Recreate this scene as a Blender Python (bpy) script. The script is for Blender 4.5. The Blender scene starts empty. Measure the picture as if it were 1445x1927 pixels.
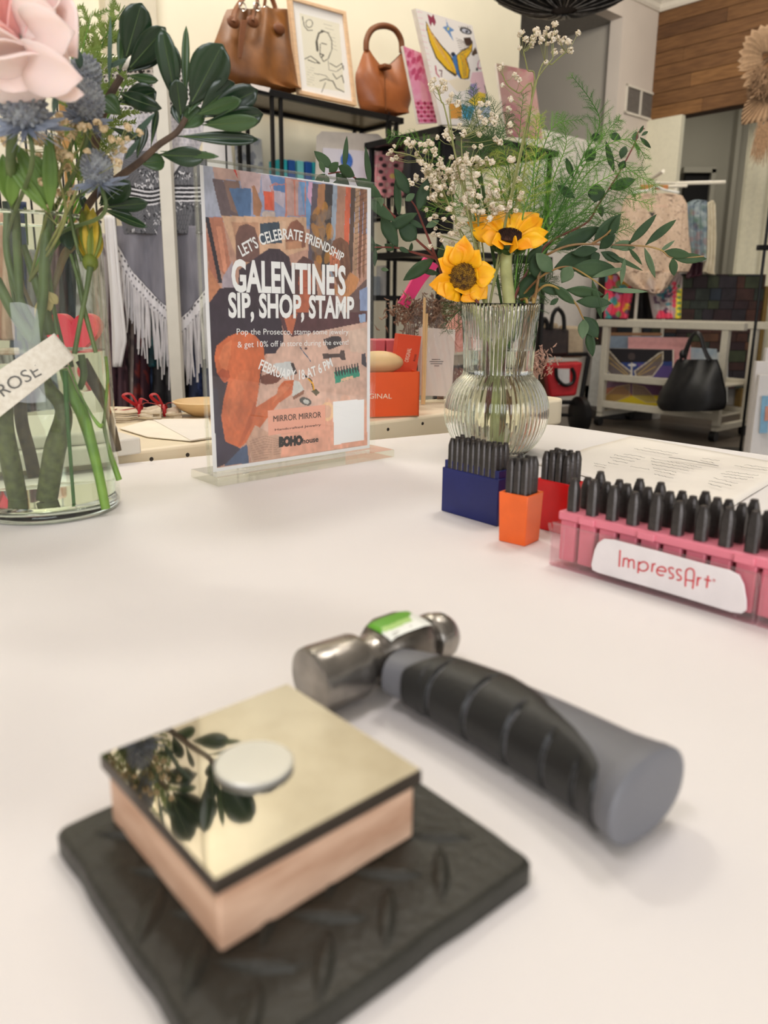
import bpy, math, random
import numpy as np
from math import sin, cos, pi, radians, sqrt, atan2
from mathutils import Vector, Matrix
random.seed(7)
SC = bpy.context.scene
COL = SC.collection
# ------------------------------------------------------------------ camera
PITCH, ROLL, FPX, IW, IH = .238, .006, 1441., 1445., 1927.
PCX, PCY = 700., 920.   # principal point of the cropped photograph
_f = np.array([0, cos(PITCH), -sin(PITCH)]); _u = np.array([0, sin(PITCH), cos(PITCH)]); _x = np.array([1., 0, 0])
_rx = cos(ROLL)*_x + sin(ROLL)*_u; _ru = -sin(ROLL)*_x + cos(ROLL)*_u
CAMP = np.array([0, 0, .90]); TZ = .75
cam = bpy.data.cameras.new('camera'); co = bpy.data.objects.new('camera', cam); COL.objects.link(co)
mw = Matrix.Identity(4)
for i in range(3):
    mw[i][0] = _rx[i]; mw[i][1] = _ru[i]; mw[i][2] = -_f[i]; mw[i][3] = CAMP[i]
co.matrix_world = mw
cam.sensor_fit = 'VERTICAL'; cam.sensor_height = 36; cam.sensor_width = 27; cam.lens = 36*FPX/IH
cam.shift_x = (IW/2-PCX)/IH; cam.shift_y = (PCY-IH/2)/IH
cam.clip_start = .01; cam.clip_end = 60
cam.dof.use_dof = True; cam.dof.focus_distance = .78; cam.dof.aperture_fstop = 10.0
SC.camera = co
# ------------------------------------------------------------------ world, lights, exposure
w = bpy.data.worlds.new('world'); SC.world = w; w.use_nodes = True
bg = w.node_tree.nodes['Background']; bg.inputs[0].default_value = (1.0, .93, .85, 1); bg.inputs[1].default_value = .42
def area(name, loc, size, power, color, target=None, sizey=None):
    l = bpy.data.lights.new(name, 'AREA'); l.energy = power; l.color = color; l.size = size
    if sizey: l.shape = 'RECTANGLE'; l.size_y = sizey
    o = bpy.data.objects.new(name, l); COL.objects.link(o); o.location = loc
    if target is not None: o.rotation_euler = (Vector(target)-Vector(loc)).to_track_quat('-Z', 'Y').to_euler()
    return o
area('ceiling_or_fill_light', (.75, 1.35, 3.45), .6, 23, (1, .93, .86), (.0, .6, .75))
area('ceiling_or_fill_light', (-.9, -.3, 3.45), .7, 21, (1, .94, .96), (0, .7, .8))
area('ceiling_or_fill_light', (-.7, 2.2, 3.45), .5, 42, (1, .96, .86), (-.3, 3.4, 1.4))
area('ceiling_or_fill_light', (.9, 3.0, 3.45), .5, 24, (1, .92, .80), (.5, 3.9, 1.8))
area('ceiling_or_fill_light', (2.2, 4.9, 3.45), .6, 56, (1, .92, .80), (2.9, 7.4, 1.6))  # unseen fill added to brighten the plank wall
area('ceiling_or_fill_light', (4.0, 8.9, 3.3), .8, 26, (1, .95, .86), (4.2, 9.5, .0))  # unseen fill added to lift the dark far room
area('front_fill', (.6, -3.6, 1.6), 3.0, 112, (.95, .96, 1), (0, .8, 1.2), 2.0)  # unseen frontal fill added behind the camera, no real window
vs = SC.view_settings
vs.view_transform = 'Standard'; vs.look = 'None'; vs.exposure = 0.0; vs.gamma = 1.0; vs.use_curve_mapping = False
SC.cycles.max_bounces = 14; SC.cycles.transmission_bounces = 12; SC.cycles.transparent_max_bounces = 24
SC.cycles.sample_clamp_indirect = 4.0; SC.cycles.use_denoising = True
# ------------------------------------------------------------------ photo measurements -> places
def ray(px, py): return _f + _rx*(px-PCX)/FPX + _ru*(PCY-py)/FPX
def G(px, py, z=TZ): d = ray(px, py); return CAMP + d*(z-CAMP[2])/d[2]
def D(px, py, Y): d = ray(px, py); return CAMP + d*Y/d[1]
def WP(px, py, p0, n): d = ray(px, py); n = np.array(n); return CAMP + d*(np.dot(np.array(p0)-CAMP, n)/np.dot(d, n))
def pr(P):
    q = np.asarray(P, float)-CAMP; den = q@_f
    return PCX+FPX*(q@_rx)/den, PCY-FPX*(q@_ru)/den
def zat(py, P):   # height above point P at which its vertical line crosses image row py
    lo, hi = 0., 4.
    for _ in range(40):
        m = (lo+hi)/2
        if pr((P[0], P[1], m))[1] > py: lo = m
        else: hi = m
    return lo
def A(*a): return np.array(a, float)
U = A(.7536, .6573, 0); V = A(-.6573, .7536, 0); ZZ = A(0, 0, 1)   # the two directions of the shop's walls
def nrm(v): v = np.asarray(v, float); return v/max(np.linalg.norm(v), 1e-9)
def Zm(ox, oy, s): return lambda x, y: (ox+x/s, oy+y/s)
# ------------------------------------------------------------------ mesh builder
class MB:
    def __init__(s): s.v = []; s.f = []; s.c = None
    def add(s, vs, fs):
        b = len(s.v); s.v += [tuple(map(float, p)) for p in vs]; s.f += [tuple(b+i for i in f) for f in fs]; return s
    def par(s, o, a, b, c):
        o, a, b, c = map(lambda q: np.asarray(q, float), (o, a, b, c))
        if np.dot(np.cross(a, b), c) < 0: a, b = b, a
        p = [o, o+a, o+a+b, o+b]; p = p+[q+c for q in p]
        return s.add(p, [(3, 2, 1, 0), (4, 5, 6, 7), (0, 1, 5, 4), (1, 2, 6, 5), (2, 3, 7, 6), (3, 0, 4, 7)])
    def box(s, c, d, ax=None, ay=None):
        ax = A(1, 0, 0) if ax is None else nrm(ax); ay = np.cross(ZZ, ax) if ay is None else nrm(ay); az = np.cross(ax, ay)
        o = np.asarray(c, float)-ax*d[0]/2-ay*d[1]/2-az*d[2]/2
        return s.par(o, ax*d[0], ay*d[1], az*d[2])
    def tube(s, pts, r, n=8, caps=True, flat=1.0, ref=None):
        pts = [np.asarray(p, float) for p in pts]; m = len(pts)
        rs = r if hasattr(r, '__len__') else [r]*m
        if len(rs) != m: rs = list(np.interp(np.linspace(0, 1, m), np.linspace(0, 1, len(rs)), rs))
        t0 = nrm(pts[1]-pts[0]); a = ref if ref is not None else (A(0, 0, 1) if abs(t0[2]) < .9 else A(1, 0, 0))
        V_ = []; x = nrm(np.cross(t0, a))
        for i, p in enumerate(pts):
            t = nrm(pts[min(i+1, m-1)]-pts[max(i-1, 0)])
            x = nrm(x-t*np.dot(x, t)); y = np.cross(t, x)
            for k in range(n):
                q = 2*pi*k/n; V_.append(p+(x*cos(q)+y*sin(q)*flat)*rs[i])
        F_ = [(i*n+k, i*n+(k+1) % n, (i+1)*n+(k+1) % n, (i+1)*n+k) for i in range(m-1) for k in range(n)]
        if caps: F_ += [tuple(range(n-1, -1, -1)), tuple((m-1)*n+k for k in range(n))]
        return s.add(V_, F_)
    def lathe(s, c, prof, n=32, close=False, axis=None, rib=None):
        c = np.asarray(c, float); az = ZZ if axis is None else nrm(axis)
        ax = nrm(np.cross(az, A(0, 1, .01) if abs(az[1]) < .9 else A(1, 0, 0))); ay = np.cross(az, ax)
        V_ = []
        for (r, z) in prof:
            for k in range(n):
                q = 2*pi*k/n; rr = r+(rib(k, n, z, r) if rib else 0); V_.append(c+az*z+(ax*cos(q)+ay*sin(q))*rr)
        m = len(prof)
        F_ = [(i*n+k, i*n+(k+1) % n, ((i+1) % m)*n+(k+1) % n, ((i+1) % m)*n+k) for i in range(m if close else m-1) for k in range(n)]
        if not close:
            if prof[0][0] > 1e-6: F_.append(tuple(range(n-1, -1, -1)))
            if prof[-1][0] > 1e-6: F_.append(tuple((m-1)*n+k for k in range(n)))
        return s.add(V_, F_)
    def ell(s, c, r, nu=12, nv=8, R=None, noise=0):
        r = r if hasattr(r, '__len__') else (r, r, r); V_ = []
        for j in range(nv+1):
            ph = pi*j/nv
            for i in range(nu):
                q = 2*pi*i/nu; p = A(r[0]*sin(ph)*cos(q), r[1]*sin(ph)*sin(q), -r[2]*cos(ph))
                if noise: p = p*(1+random.uniform(-noise, noise))
                if R is not None: p = R@p
                V_.append(np.asarray(c, float)+p)
        return s.add(V_, [(j*nu+i, j*nu+(i+1) % nu, (j+1)*nu+(i+1) % nu, (j+1)*nu+i) for j in range(nv) for i in range(nu)])
    def grid(s, fn, nu, nv, thick=0, closed=False):
        P = [[np.asarray(fn(i/nu, j/nv), float) for i in range(nu+1)] for j in range(nv+1)]
        V_ = [p for row in P for p in row]; W = nu+1
        F_ = [(j*W+i, j*W+i+1, (j+1)*W+i+1, (j+1)*W+i) for j in range(nv) for i in range(nu)]
        return s.add(V_, F_)
    def prism(s, pts, off):
        pts = [np.asarray(p, float) for p in pts]; off = np.asarray(off, float); n = len(pts)
        nn = sum((np.cross(pts[i]-pts[0], pts[(i+1) % n]-pts[0]) for i in range(n)), A(0, 0, 0))
        if np.dot(nn, off) > 0: pts = pts[::-1]
        V_ = pts+[p+off for p in pts]
        F_ = [tuple(range(n)), tuple(range(2*n-1, n-1, -1))]+[(i, i+n, (i+1) % n+n, (i+1) % n) for i in range(n)]
        return s.add(V_, F_)
def rot_to(d):   # matrix whose z column is d
    z = nrm(d); x = nrm(np.cross(A(0, 0, 1) if abs(z[2]) < .95 else A(1, 0, 0), z)); return np.array([x, np.cross(z, x), z]).T
def spline(pts, n):
    pts = [np.asarray(p, float) for p in pts]; m = len(pts)
    if m < 3: return [pts[0]+(pts[-1]-pts[0])*i/n for i in range(n+1)]
    out = []
    for i in range(n+1):
        t = i/n*(m-1); k = min(int(t), m-2); t -= k
        p0 = pts[max(k-1, 0)]; p1 = pts[k]; p2 = pts[k+1]; p3 = pts[min(k+2, m-1)]
        out.append(.5*((2*p1)+(-p0+p2)*t+(2*p0-5*p1+4*p2-p3)*t*t+(-p0+3*p1-3*p2+p3)*t**3))
    return out
# ------------------------------------------------------------------ objects
def _tag(o, label=None, cat=None, group=None, kind=None):
    if label: o['label'] = label
    if cat: o['category'] = cat
    if group: o['group'] = group
    if kind: o['kind'] = kind
    return o
def root(name, loc, label, cat, group=None):
    o = bpy.data.objects.new(name, None); COL.objects.link(o); o.location = tuple(map(float, loc)); o.empty_display_size = .02
    return _tag(o, label, cat, group)
def top_loc(p):
    while p.parent: p = p.parent
    return A(*p.location)
def mesh_of(name, mb, mat, base=(0, 0, 0), smooth=True, cols=None, sharp=38):
    me = bpy.data.meshes.new(name); v = np.array(mb.v)-np.asarray(base, float)
    me.from_pydata(v.tolist(), [], mb.f); me.materials.append(mat)
    if smooth:
        me.polygons.foreach_set('use_smooth', [True]*len(me.polygons)); me.set_sharp_from_angle(angle=radians(sharp))
    if cols is not None:
        a = me.color_attributes.new('Col', 'FLOAT_COLOR', 'POINT')
        c = np.ones((len(v), 4), np.float32); c[:, :3] = cols; a.data.foreach_set('color', c.ravel())
    me.update(); return me
def obj(name, mb, mat, parent=None, label=None, cat=None, group=None, kind=None, smooth=True, bevel=0, solid=0, cols=None, sharp=38, seg=2):
    if parent is not None: base = top_loc(parent)
    elif kind == 'structure': base = A(0, 0, 0)
    else:
        v = np.array(mb.v); base = A((v[:, 0].min()+v[:, 0].max())/2, (v[:, 1].min()+v[:, 1].max())/2, v[:, 2].min())
    o = bpy.data.objects.new(name, mesh_of(name, mb, mat, base, smooth, cols, sharp)); COL.objects.link(o)
    if parent is not None: o.parent = parent
    else: o.location = tuple(base)
    if solid:
        m = o.modifiers.new('solid', 'SOLIDIFY'); m.thickness = solid; m.offset = 0
    if bevel:
        m = o.modifiers.new('bevel', 'BEVEL'); m.width = bevel; m.segments = seg; m.limit_method = 'ANGLE'; m.angle_limit = radians(40); m.harden_normals = False
    return _tag(o, label, cat, group, kind)
def inst(name, me, parent, loc, scale=1, rot=None, **k):
    o = bpy.data.objects.new(name, me); COL.objects.link(o)
    if parent is not None: o.parent = parent; loc = np.asarray(loc, float)-top_loc(parent)
    o.location = tuple(map(float, loc)); o.scale = (scale,)*3 if not hasattr(scale, '__len__') else scale
    if rot is not None: o.rotation_euler = rot
    return _tag(o, **k)
# ------------------------------------------------------------------ materials
def lin(c):
    c = np.asarray(c, float)/255; return tuple(np.where(c <= .04045, c/12.92, ((c+.055)/1.055)**2.4).tolist())
MATS = {}
def M(name, rgb=(128, 128, 128), rough=.55, metal=0, var=.06, vscale=30, bump=0, bscale=200, trans=0, ior=1.45, rgb2=None, spec=.5, stretch=None, attr=False, sheen=0, sss=0, lo=.35, hi=.65, coat=0):
    if name in MATS: return MATS[name]
    m = bpy.data.materials.new(name); m.use_nodes = True; nt = m.node_tree; N = nt.nodes; L = nt.links
    b = N['Principled BSDF']; b.inputs['Roughness'].default_value = rough; b.inputs['Metallic'].default_value = metal
    b.inputs['Transmission Weight'].default_value = trans; b.inputs['IOR'].default_value = ior; b.inputs['Specular IOR Level'].default_value = spec
    if sheen: b.inputs['Sheen Weight'].default_value = sheen
    if coat: b.inputs['Coat Weight'].default_value = coat
    if sss:
        b.inputs['Subsurface Weight'].default_value = sss; b.inputs['Subsurface Scale'].default_value = .004; b.inputs['Subsurface Radius'].default_value = (1, .6, .4)
    tc = N.new('ShaderNodeTexCoord'); mp = N.new('ShaderNodeMapping'); L.new(tc.outputs['Object'], mp.inputs[0])
    if stretch: mp.inputs['Scale'].default_value = stretch
    base = None
    if attr:
        at = N.new('ShaderNodeAttribute'); at.attribute_name = 'Col'; base = at.outputs['Color']
    if not attr:
        c1 = lin(rgb); c2 = lin(rgb2) if rgb2 else tuple(x*(1-var*1.6) for x in c1); c1b = c1 if rgb2 else tuple(min(1, x*(1+var)) for x in c1)
        nz = N.new('ShaderNodeTexNoise'); nz.inputs['Scale'].default_value = vscale; nz.inputs['Detail'].default_value = 5; L.new(mp.outputs[0], nz.inputs['Vector'])
        rp = N.new('ShaderNodeValToRGB'); rp.color_ramp.elements[0].position = lo; rp.color_ramp.elements[1].position = hi
        rp.color_ramp.elements[0].color = (*c2, 1); rp.color_ramp.elements[1].color = (*c1b, 1)
        L.new(nz.outputs[0], rp.inputs[0]); base = rp.outputs[0]
    L.new(base, b.inputs['Base Color'])
    if bump:
        n2 = N.new('ShaderNodeTexNoise'); n2.inputs['Scale'].default_value = bscale; n2.inputs['Detail'].default_value = 4; L.new(mp.outputs[0], n2.inputs['Vector'])
        bp = N.new('ShaderNodeBump'); bp.inputs['Strength'].default_value = bump; bp.inputs['Distance'].default_value = .002
        L.new(n2.outputs[0], bp.inputs['Height']); L.new(bp.outputs[0], b.inputs['Normal'])
    MATS[name] = m; return m
def thin_glass(name, tint=(250, 252, 250), refl=.9, rough=.02, dirt=0, fres=1.45):
    if name in MATS: return MATS[name]
    m = bpy.data.materials.new(name); m.use_nodes = True; nt = m.node_tree; N = nt.nodes; L = nt.links; N.clear()
    out = N.new('ShaderNodeOutputMaterial'); t = N.new('ShaderNodeBsdfTransparent'); t.inputs[0].default_value = (*lin(tint), 1)
    g = N.new('ShaderNodeBsdfGlossy'); g.inputs['Roughness'].default_value = rough; g.inputs[0].default_value = (refl, refl, refl, 1)
    lw = N.new('ShaderNodeLayerWeight'); lw.inputs[0].default_value = .5; pw = N.new('ShaderNodeMath'); pw.operation = 'POWER'; pw.inputs[1].default_value = 4; fr = N.new('ShaderNodeMath'); fr.operation = 'MULTIPLY_ADD'; fr.inputs[1].default_value = .8; fr.inputs[2].default_value = .035
    L.new(lw.outputs['Facing'], pw.inputs[0]); L.new(pw.outputs[0], fr.inputs[0]); mx = N.new('ShaderNodeMixShader')
    L.new(fr.outputs[0], mx.inputs[0]); L.new(t.outputs[0], mx.inputs[1]); L.new(g.outputs[0], mx.inputs[2]); last = mx
    if dirt:
        df = N.new('ShaderNodeBsdfDiffuse'); df.inputs[0].default_value = (.8, .8, .78, 1); m2 = N.new('ShaderNodeMixShader'); m2.inputs[0].default_value = dirt
        L.new(mx.outputs[0], m2.inputs[1]); L.new(df.outputs[0], m2.inputs[2]); last = m2
    L.new(last.outputs[0], out.inputs[0]); MATS[name] = m; return m
ATT = M('painted_surface', attr=True, rough=.6)
ATTG = M('printed_paper', attr=True, rough=.35)
# ------------------------------------------------------------------ painting a surface (vertex colours traced from the photograph)
class Paint:
    def __init__(s, V_, col):
        s.x, s.y = pr(np.array(V_)); s.c = np.tile(np.array(lin(col)), (len(V_), 1)); s.rng = np.random.RandomState(5)
    def put(s, mk, col, a=1): s.c[mk] = s.c[mk]*(1-a)+np.array(lin(col))*a; return s
    def poly(s, pts, col, a=1):
        k = np.zeros(len(s.x), bool); n = len(pts)
        for i in range(n):
            x1, y1 = pts[i]; x2, y2 = pts[(i+1) % n]
            if y1 == y2: continue
            k ^= ((y1 > s.y) != (y2 > s.y)) & (s.x < (x2-x1)*(s.y-y1)/(y2-y1)+x1)
        return s.put(k, col, a)
    def ell(s, cx, cy, rx, ry, col, ang=0, a=1):
        q = radians(ang); dx = s.x-cx; dy = s.y-cy
        return s.put(((dx*cos(q)+dy*sin(q))/rx)**2+((-dx*sin(q)+dy*cos(q))/ry)**2 < 1, col, a)
    def line(s, pts, w, col, a=1):
        k = np.zeros(len(s.x), bool)
        for (x1, y1), (x2, y2) in zip(pts[:-1], pts[1:]):
            dx, dy = x2-x1, y2-y1; t = np.clip(((s.x-x1)*dx+(s.y-y1)*dy)/max(dx*dx+dy*dy, 1e-6), 0, 1)
            k |= (s.x-x1-t*dx)**2+(s.y-y1-t*dy)**2 < (w/2)**2
        return s.put(k, col, a)
    def fn(s, f, col, a=1): return s.put(f(s.x, s.y), col, a)
    def blot(s, box, cols, n, r, a=.8, el=1.0, ang=0):
        R = random.Random(n*7+int(box[0]))
        for _ in range(n): s.ell(R.uniform(box[0], box[2]), R.uniform(box[1], box[3]), R.uniform(*r), R.uniform(*r)*el, R.choice(cols), ang+R.uniform(-25, 25), a)
        return s
def quadgrid(tl, tr, br, bl, nx, ny):
    mb = MB(); tl, tr, br, bl = map(np.asarray, (tl, tr, br, bl))
    return mb.grid(lambda u, v: (tl*(1-u)+tr*u)*(1-v)+(bl*(1-u)+br*u)*v, nx, ny)
# ------------------------------------------------------------------ lettering
_TX = {}
def text_mesh(s, bold=0.0):
    k = (s, bold)
    if k in _TX: return _TX[k]
    c = bpy.data.curves.new('t', 'FONT'); c.body = s; c.size = 1; c.offset = bold; c.resolution_u = 3
    o = bpy.data.objects.new('t', c); COL.objects.link(o)
    dg = bpy.context.evaluated_depsgraph_get(); me = bpy.data.meshes.new_from_object(o.evaluated_get(dg))
    v = np.array([q.co[:] for q in me.vertices]); f = [tuple(p.vertices) for p in me.polygons]
    bpy.data.objects.remove(o); bpy.data.curves.remove(c); bpy.data.meshes.remove(me)
    x0, x1 = v[:, 0].min(), v[:, 0].max(); v = np.stack([(v[:, 0]-x0)/(x1-x0), v[:, 1]/.69], 1)
    _TX[k] = (v, f); return _TX[k]
def text_on(mb, s, base, cap, plane, n, lift=.0004, bold=.0, lean=0):
    """letters along photo-pixel baseline `base` (2-5 points), cap height cap=(left,right) px, laid on plane(px,py)->3D, n = outward normal"""
    v, f = text_mesh(s, bold); b3 = [plane(*p) for p in base]; N_ = 48; cur = spline(b3, N_)
    L_ = np.cumsum([0]+[np.linalg.norm(cur[i+1]-cur[i]) for i in range(N_)]); L_ /= L_[-1]; cur = np.array(cur)
    hs = []
    for (px, py), c_ in ((base[0], cap[0]), (base[-1], cap[1])):
        hs.append(np.linalg.norm(plane(px, py-c_)-plane(px, py)))
    n = nrm(n); out = []
    for x, y in v:
        i = np.searchsorted(L_, min(max(x, 0), 1)); i = min(max(i, 1), N_); t = (x-L_[i-1])/max(L_[i]-L_[i-1], 1e-9)
        p = cur[i-1]+(cur[i]-cur[i-1])*t
        a = cur[min(i+2, N_)]-cur[max(i-3, 0)]; up = nrm(np.cross(n, a)); h = hs[0]*(1-x)+hs[1]*x
        out.append(p+up*y*h+n*lift)
    mb.add(out, f); return mb
ORD = ('first', 'second', 'third', 'fourth', 'fifth', 'sixth', 'seventh', 'eighth', 'ninth', 'tenth', 'eleventh', 'twelfth', 'thirteenth', 'fourteenth')
# ------------------------------------------------------------------ leaves and petals
def leaf(mb, b, t, wid, peak=.5, tilt=0, cup=.15, bend=.0, n=7, view=True, pw=1.0, tipw=0):
    b = np.asarray(b, float); t = np.asarray(t, float); ax = t-b; L_ = np.linalg.norm(ax); a = ax/L_
    vd = nrm((b+t)/2-CAMP); s = nrm(np.cross(a, vd)); nn = np.cross(s, a)
    if np.dot(nn, vd) > 0: nn = -nn
    s, nn = s*cos(tilt)+nn*sin(tilt), nn*cos(tilt)-s*sin(tilt)
    V_ = []
    for i in range(n+1):
        x = i/n
        if x < peak: q = sin(pi/2*x/peak)**pw
        else: q = max(cos(pi/2*(x-peak)/(1-peak)), 0)**(.75 if tipw == 0 else tipw)
        w_ = wid/2*max(q, .03); c = b+ax*x+nn*bend*L_*4*x*(1-x)
        for j, k in ((-1, 1), (-.5, .3), (0, 0), (.5, .3), (1, 1)):
            V_.append(c+s*j*w_+nn*cup*w_*k)
    F_ = [(i*5+j, i*5+j+1, (i+1)*5+j+1, (i+1)*5+j) for i in range(n) for j in range(4)]
    return mb.add(V_, F_)
# ================================================================== the room
S_ = 'structure'
P0 = D(512, 168, 3.0); SHZ = P0[2]
wcream = M('cream_wall_paint', (240, 232, 208), .85, var=.02, vscale=3, bump=.05, bscale=400)
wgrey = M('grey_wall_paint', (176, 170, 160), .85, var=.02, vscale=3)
wpill = M('warm_white_paint', (214, 204, 194), .8, var=.02, vscale=3)
trimw = M('white_trim_paint', (226, 220, 208), .5, var=.02)
KY = 7.6; KK = D(1240, 24, KY); KZ = zat(24, KK); CZ = KZ+.116
WB = P0+V*.30; wend = WP(968, 300, WB, V)
def slab(name, a, b, z0, z1, th, mat, kind=S_, **k):
    a = A(a[0], a[1], z0); d = A(b[0], b[1], z0)-a; nn = np.cross(ZZ, nrm(d))
    return obj(name, MB().par(a, d, nn*th, ZZ*(z1-z0)), mat, kind=kind, smooth=False, **k)
wl = wend-U*6
slab('wall_left', wl, wend, 0, CZ, .12, wcream)
floor_m = M('dark_floor', (92, 84, 76), .35, var=.1, vscale=3, stretch=(1, 1, 1))
obj('floor', MB().par(A(-5, -4.5, -.1), A(12.5, 0, 0), A(0, 16.5, 0), A(0, 0, .1)), floor_m, kind=S_, smooth=False)
obj('ceiling', MB().par(A(-5, -4.5, CZ), A(12.5, 0, 0), A(0, 16.5, 0), A(0, 0, .1)), M('ceiling_paint', (238, 232, 220), .85, var=.01), kind=S_, smooth=False)
EE = KK-U*.56; SOF = zat(32, EE)
slab('wall_back', KK-U*.56, KK+U*.0, 0, CZ, .12, wpill)          # narrow upright wall beside the planks
slab('trim_1', KK-U*3.6, EE-U*.001, SOF, CZ, .12, wpill)        # header left of it
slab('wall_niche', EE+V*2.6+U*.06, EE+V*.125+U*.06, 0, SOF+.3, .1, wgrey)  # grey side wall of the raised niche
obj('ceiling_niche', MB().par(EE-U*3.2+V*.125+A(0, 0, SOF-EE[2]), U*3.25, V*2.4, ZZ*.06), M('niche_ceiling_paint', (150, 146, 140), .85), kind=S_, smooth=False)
LZ = zat(276, EE)
slab('wall_low', KK-U*3.6, EE-U*.002, 0, LZ, .12, M('low_wall_paint', (216, 211, 204), .8, var=.02))
# planked wall over the opening
HB = zat(228, KK); plen = 2.4
slab('wall_right', KK+U*.03, KK-V*plen+U*.03, HB, CZ, .12, M('plank_backing', (70, 50, 34), .8))
pk = [M('plank_wood_light', (142, 102, 62), .6, rgb2=(118, 82, 48), vscale=7, stretch=(1, 1, 9)), M('plank_wood_mid', (124, 88, 54), .6, rgb2=(102, 70, 42), vscale=7, stretch=(1, 1, 9)), M('plank_wood_dark', (104, 72, 44), .6, rgb2=(84, 56, 34), vscale=7, stretch=(1, 1, 9))]
wallr = bpy.data.objects['wall_right']
nr = 8; hgt = (KZ-HB)/nr; Rk = random.Random(2)
for j in range(nr):
    x = -.02 if j % 2 else -Rk.uniform(.3, .6)
    while x < plen:
        L_ = Rk.uniform(.6, 1.1); x0 = max(x, 0); x1 = min(x+L_, plen)
        if x1 > x0+.02:
            o = obj('plank', MB().par(KK-V*x0+A(0, 0, HB+j*hgt+.002-KK[2])-U*.004, -V*(x1-x0-.003), U*.03, ZZ*(hgt-.004)), pk[Rk.choice([0, 1, 1, 2])], smooth=False, parent=wallr, bevel=.002)
        x += L_
def crown(name, a, d, L_, nn, z):
    pr_ = [(0, 0), (.015, 0), (.03, .02), (.035, .05), (.07, .085), (.09, .09), (.09, .115), (0, .115)]
    obj(name, MB().prism([A(a[0], a[1], z)+nn*p[0]+ZZ*p[1] for p in pr_], d*L_), trimw, kind=S_, smooth=False)
crown('trim_2', KK-U*3.5, U, 3.5, -V, KZ)
crown('trim_3', KK, -V, plen, -U, KZ)
crown('trim_4', wl, U, 6, -V, CZ-.115)
# vent grille on the upright wall
def VW(px, py, off=.004): return WP(px, py, KK-V*off, V)
vg = root('vent_grille', VW(1205, 195), 'white air vent grille with two louvred panels on the wall', 'vent')
q = [VW(1177, 157), VW(1232, 176), VW(1231, 230), VW(1174, 213)]
def frame_bar(a, b, w_, t_, out): return MB().par(a, b-a, w_, out*t_)
up = ZZ
mb = MB(); vx = U; x0 = q[0]; Wd = (q[1]-q[0])@U; Hd = q[0][2]-q[3][2]
for (a, b, c, d) in ((0, Wd, 0, .02), (0, Wd, Hd-.02, .02), (0, .02, 0, Hd), (Wd-.02, .02, 0, Hd), (Wd/2-.01, .02, 0, Hd)):
    mb.par(q[3]+U*a+ZZ*c, U*(b), -V*.012, ZZ*d)
obj('frame', mb, trimw, vg, smooth=False)
for i in range(2):
    for k in range(14):
        z = .026+k*(Hd-.05)/14; obj('louvre', MB().par(q[3]+U*(.024+i*(Wd/2-.012))+ZZ*z, U*(Wd/2-.038), -V*.006+ZZ*.004, ZZ*.004), M('vent_metal', (150, 144, 138), .5), vg, smooth=False)
obj('backing', MB().par(q[3]+U*.01+ZZ*.01+V*.003, U*(Wd-.02), -V*.002, ZZ*(Hd-.02)), M('vent_dark', (78, 74, 70)), vg, smooth=False)
# opening below the planks: white casing, far room
def YP(px, py, Y): return D(px, py, Y)
def quad(name, px, Y, mat, th=.03, kind=S_, **k):
    P = [YP(x, y, Y) for x, y in px]; return obj(name, MB().prism(P, A(0, th, 0)), mat, kind=kind, smooth=False, **k)
def vbox(name, pxl, pxr, pyref, Y, z0, z1, th, mat, kind=S_, **k):   # upright box whose sides are true verticals
    a = YP(pxl, pyref, Y); b = YP(pxr, pyref, Y); return obj(name, MB().par(A(a[0], Y, z0), A(b[0]-a[0], 0, 0), A(0, th, 0), ZZ*(z1-z0)), mat, kind=kind, smooth=False, **k)
casing = M('lit_white_casing', (226, 222, 200), .6, var=.02)
a = KK-V*.0+U*.0
slab('trim_5', KK+U*.02, KK-V*.33+U*.02, 0, HB-.002, -.06, casing)
farg = M('far_grey_paint', (150, 146, 132), .85, var=.02, vscale=2)
vbox('wall_far', 1195, 1345+220, 300, 10.6, 0, CZ, .1, farg)
vbox('doorway_shade_1', 1290, 1339, 330, 10.5, 0, zat(326, YP(1300, 326, 10.5)), .05, M('dark_doorway', (14, 12, 12), .9, var=0))  # near-black slab painted as the unlit depth of the doorway
for (l, r_) in ((1339, 1347),): vbox('trim_6', l, r_, 330, 10.44, 0, zat(318, YP(1343, 318, 10.44)), .1, farg)
vbox('trim_7', 1286, 1347, 330, 10.44, zat(326, YP(1300, 326, 10.5)), zat(314, YP(1300, 314, 10.44)), .1, farg)
vbox('trim_8', 1378, 1386, 330, 10.4, 0, CZ, .1, farg)
# bright curtained panel at right
CY = 7.25
cur = root('curtain', D(1440, 400, CY)*A(1, 1, 0), 'pale cream curtain panel hanging at right edge behind the wreath', 'curtain')
c0 = YP(1392, 400, CY)[0]
mb = MB().grid(lambda u, v: A(c0+u*1.2, CY+.022*sin(u*34)+.009*sin(u*71), .05+v*(HB+.02)), 90, 4)
obj('fabric', mb, M('cream_curtain', (232, 226, 200), .7, var=.03), cur, solid=.004)
obj('rail', MB().tube([A(c0-.03, CY, HB+.07), A(c0+1.25, CY, HB+.07)], .012), M('dark_metal', (34, 32, 32), .4, .7), cur)
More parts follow.
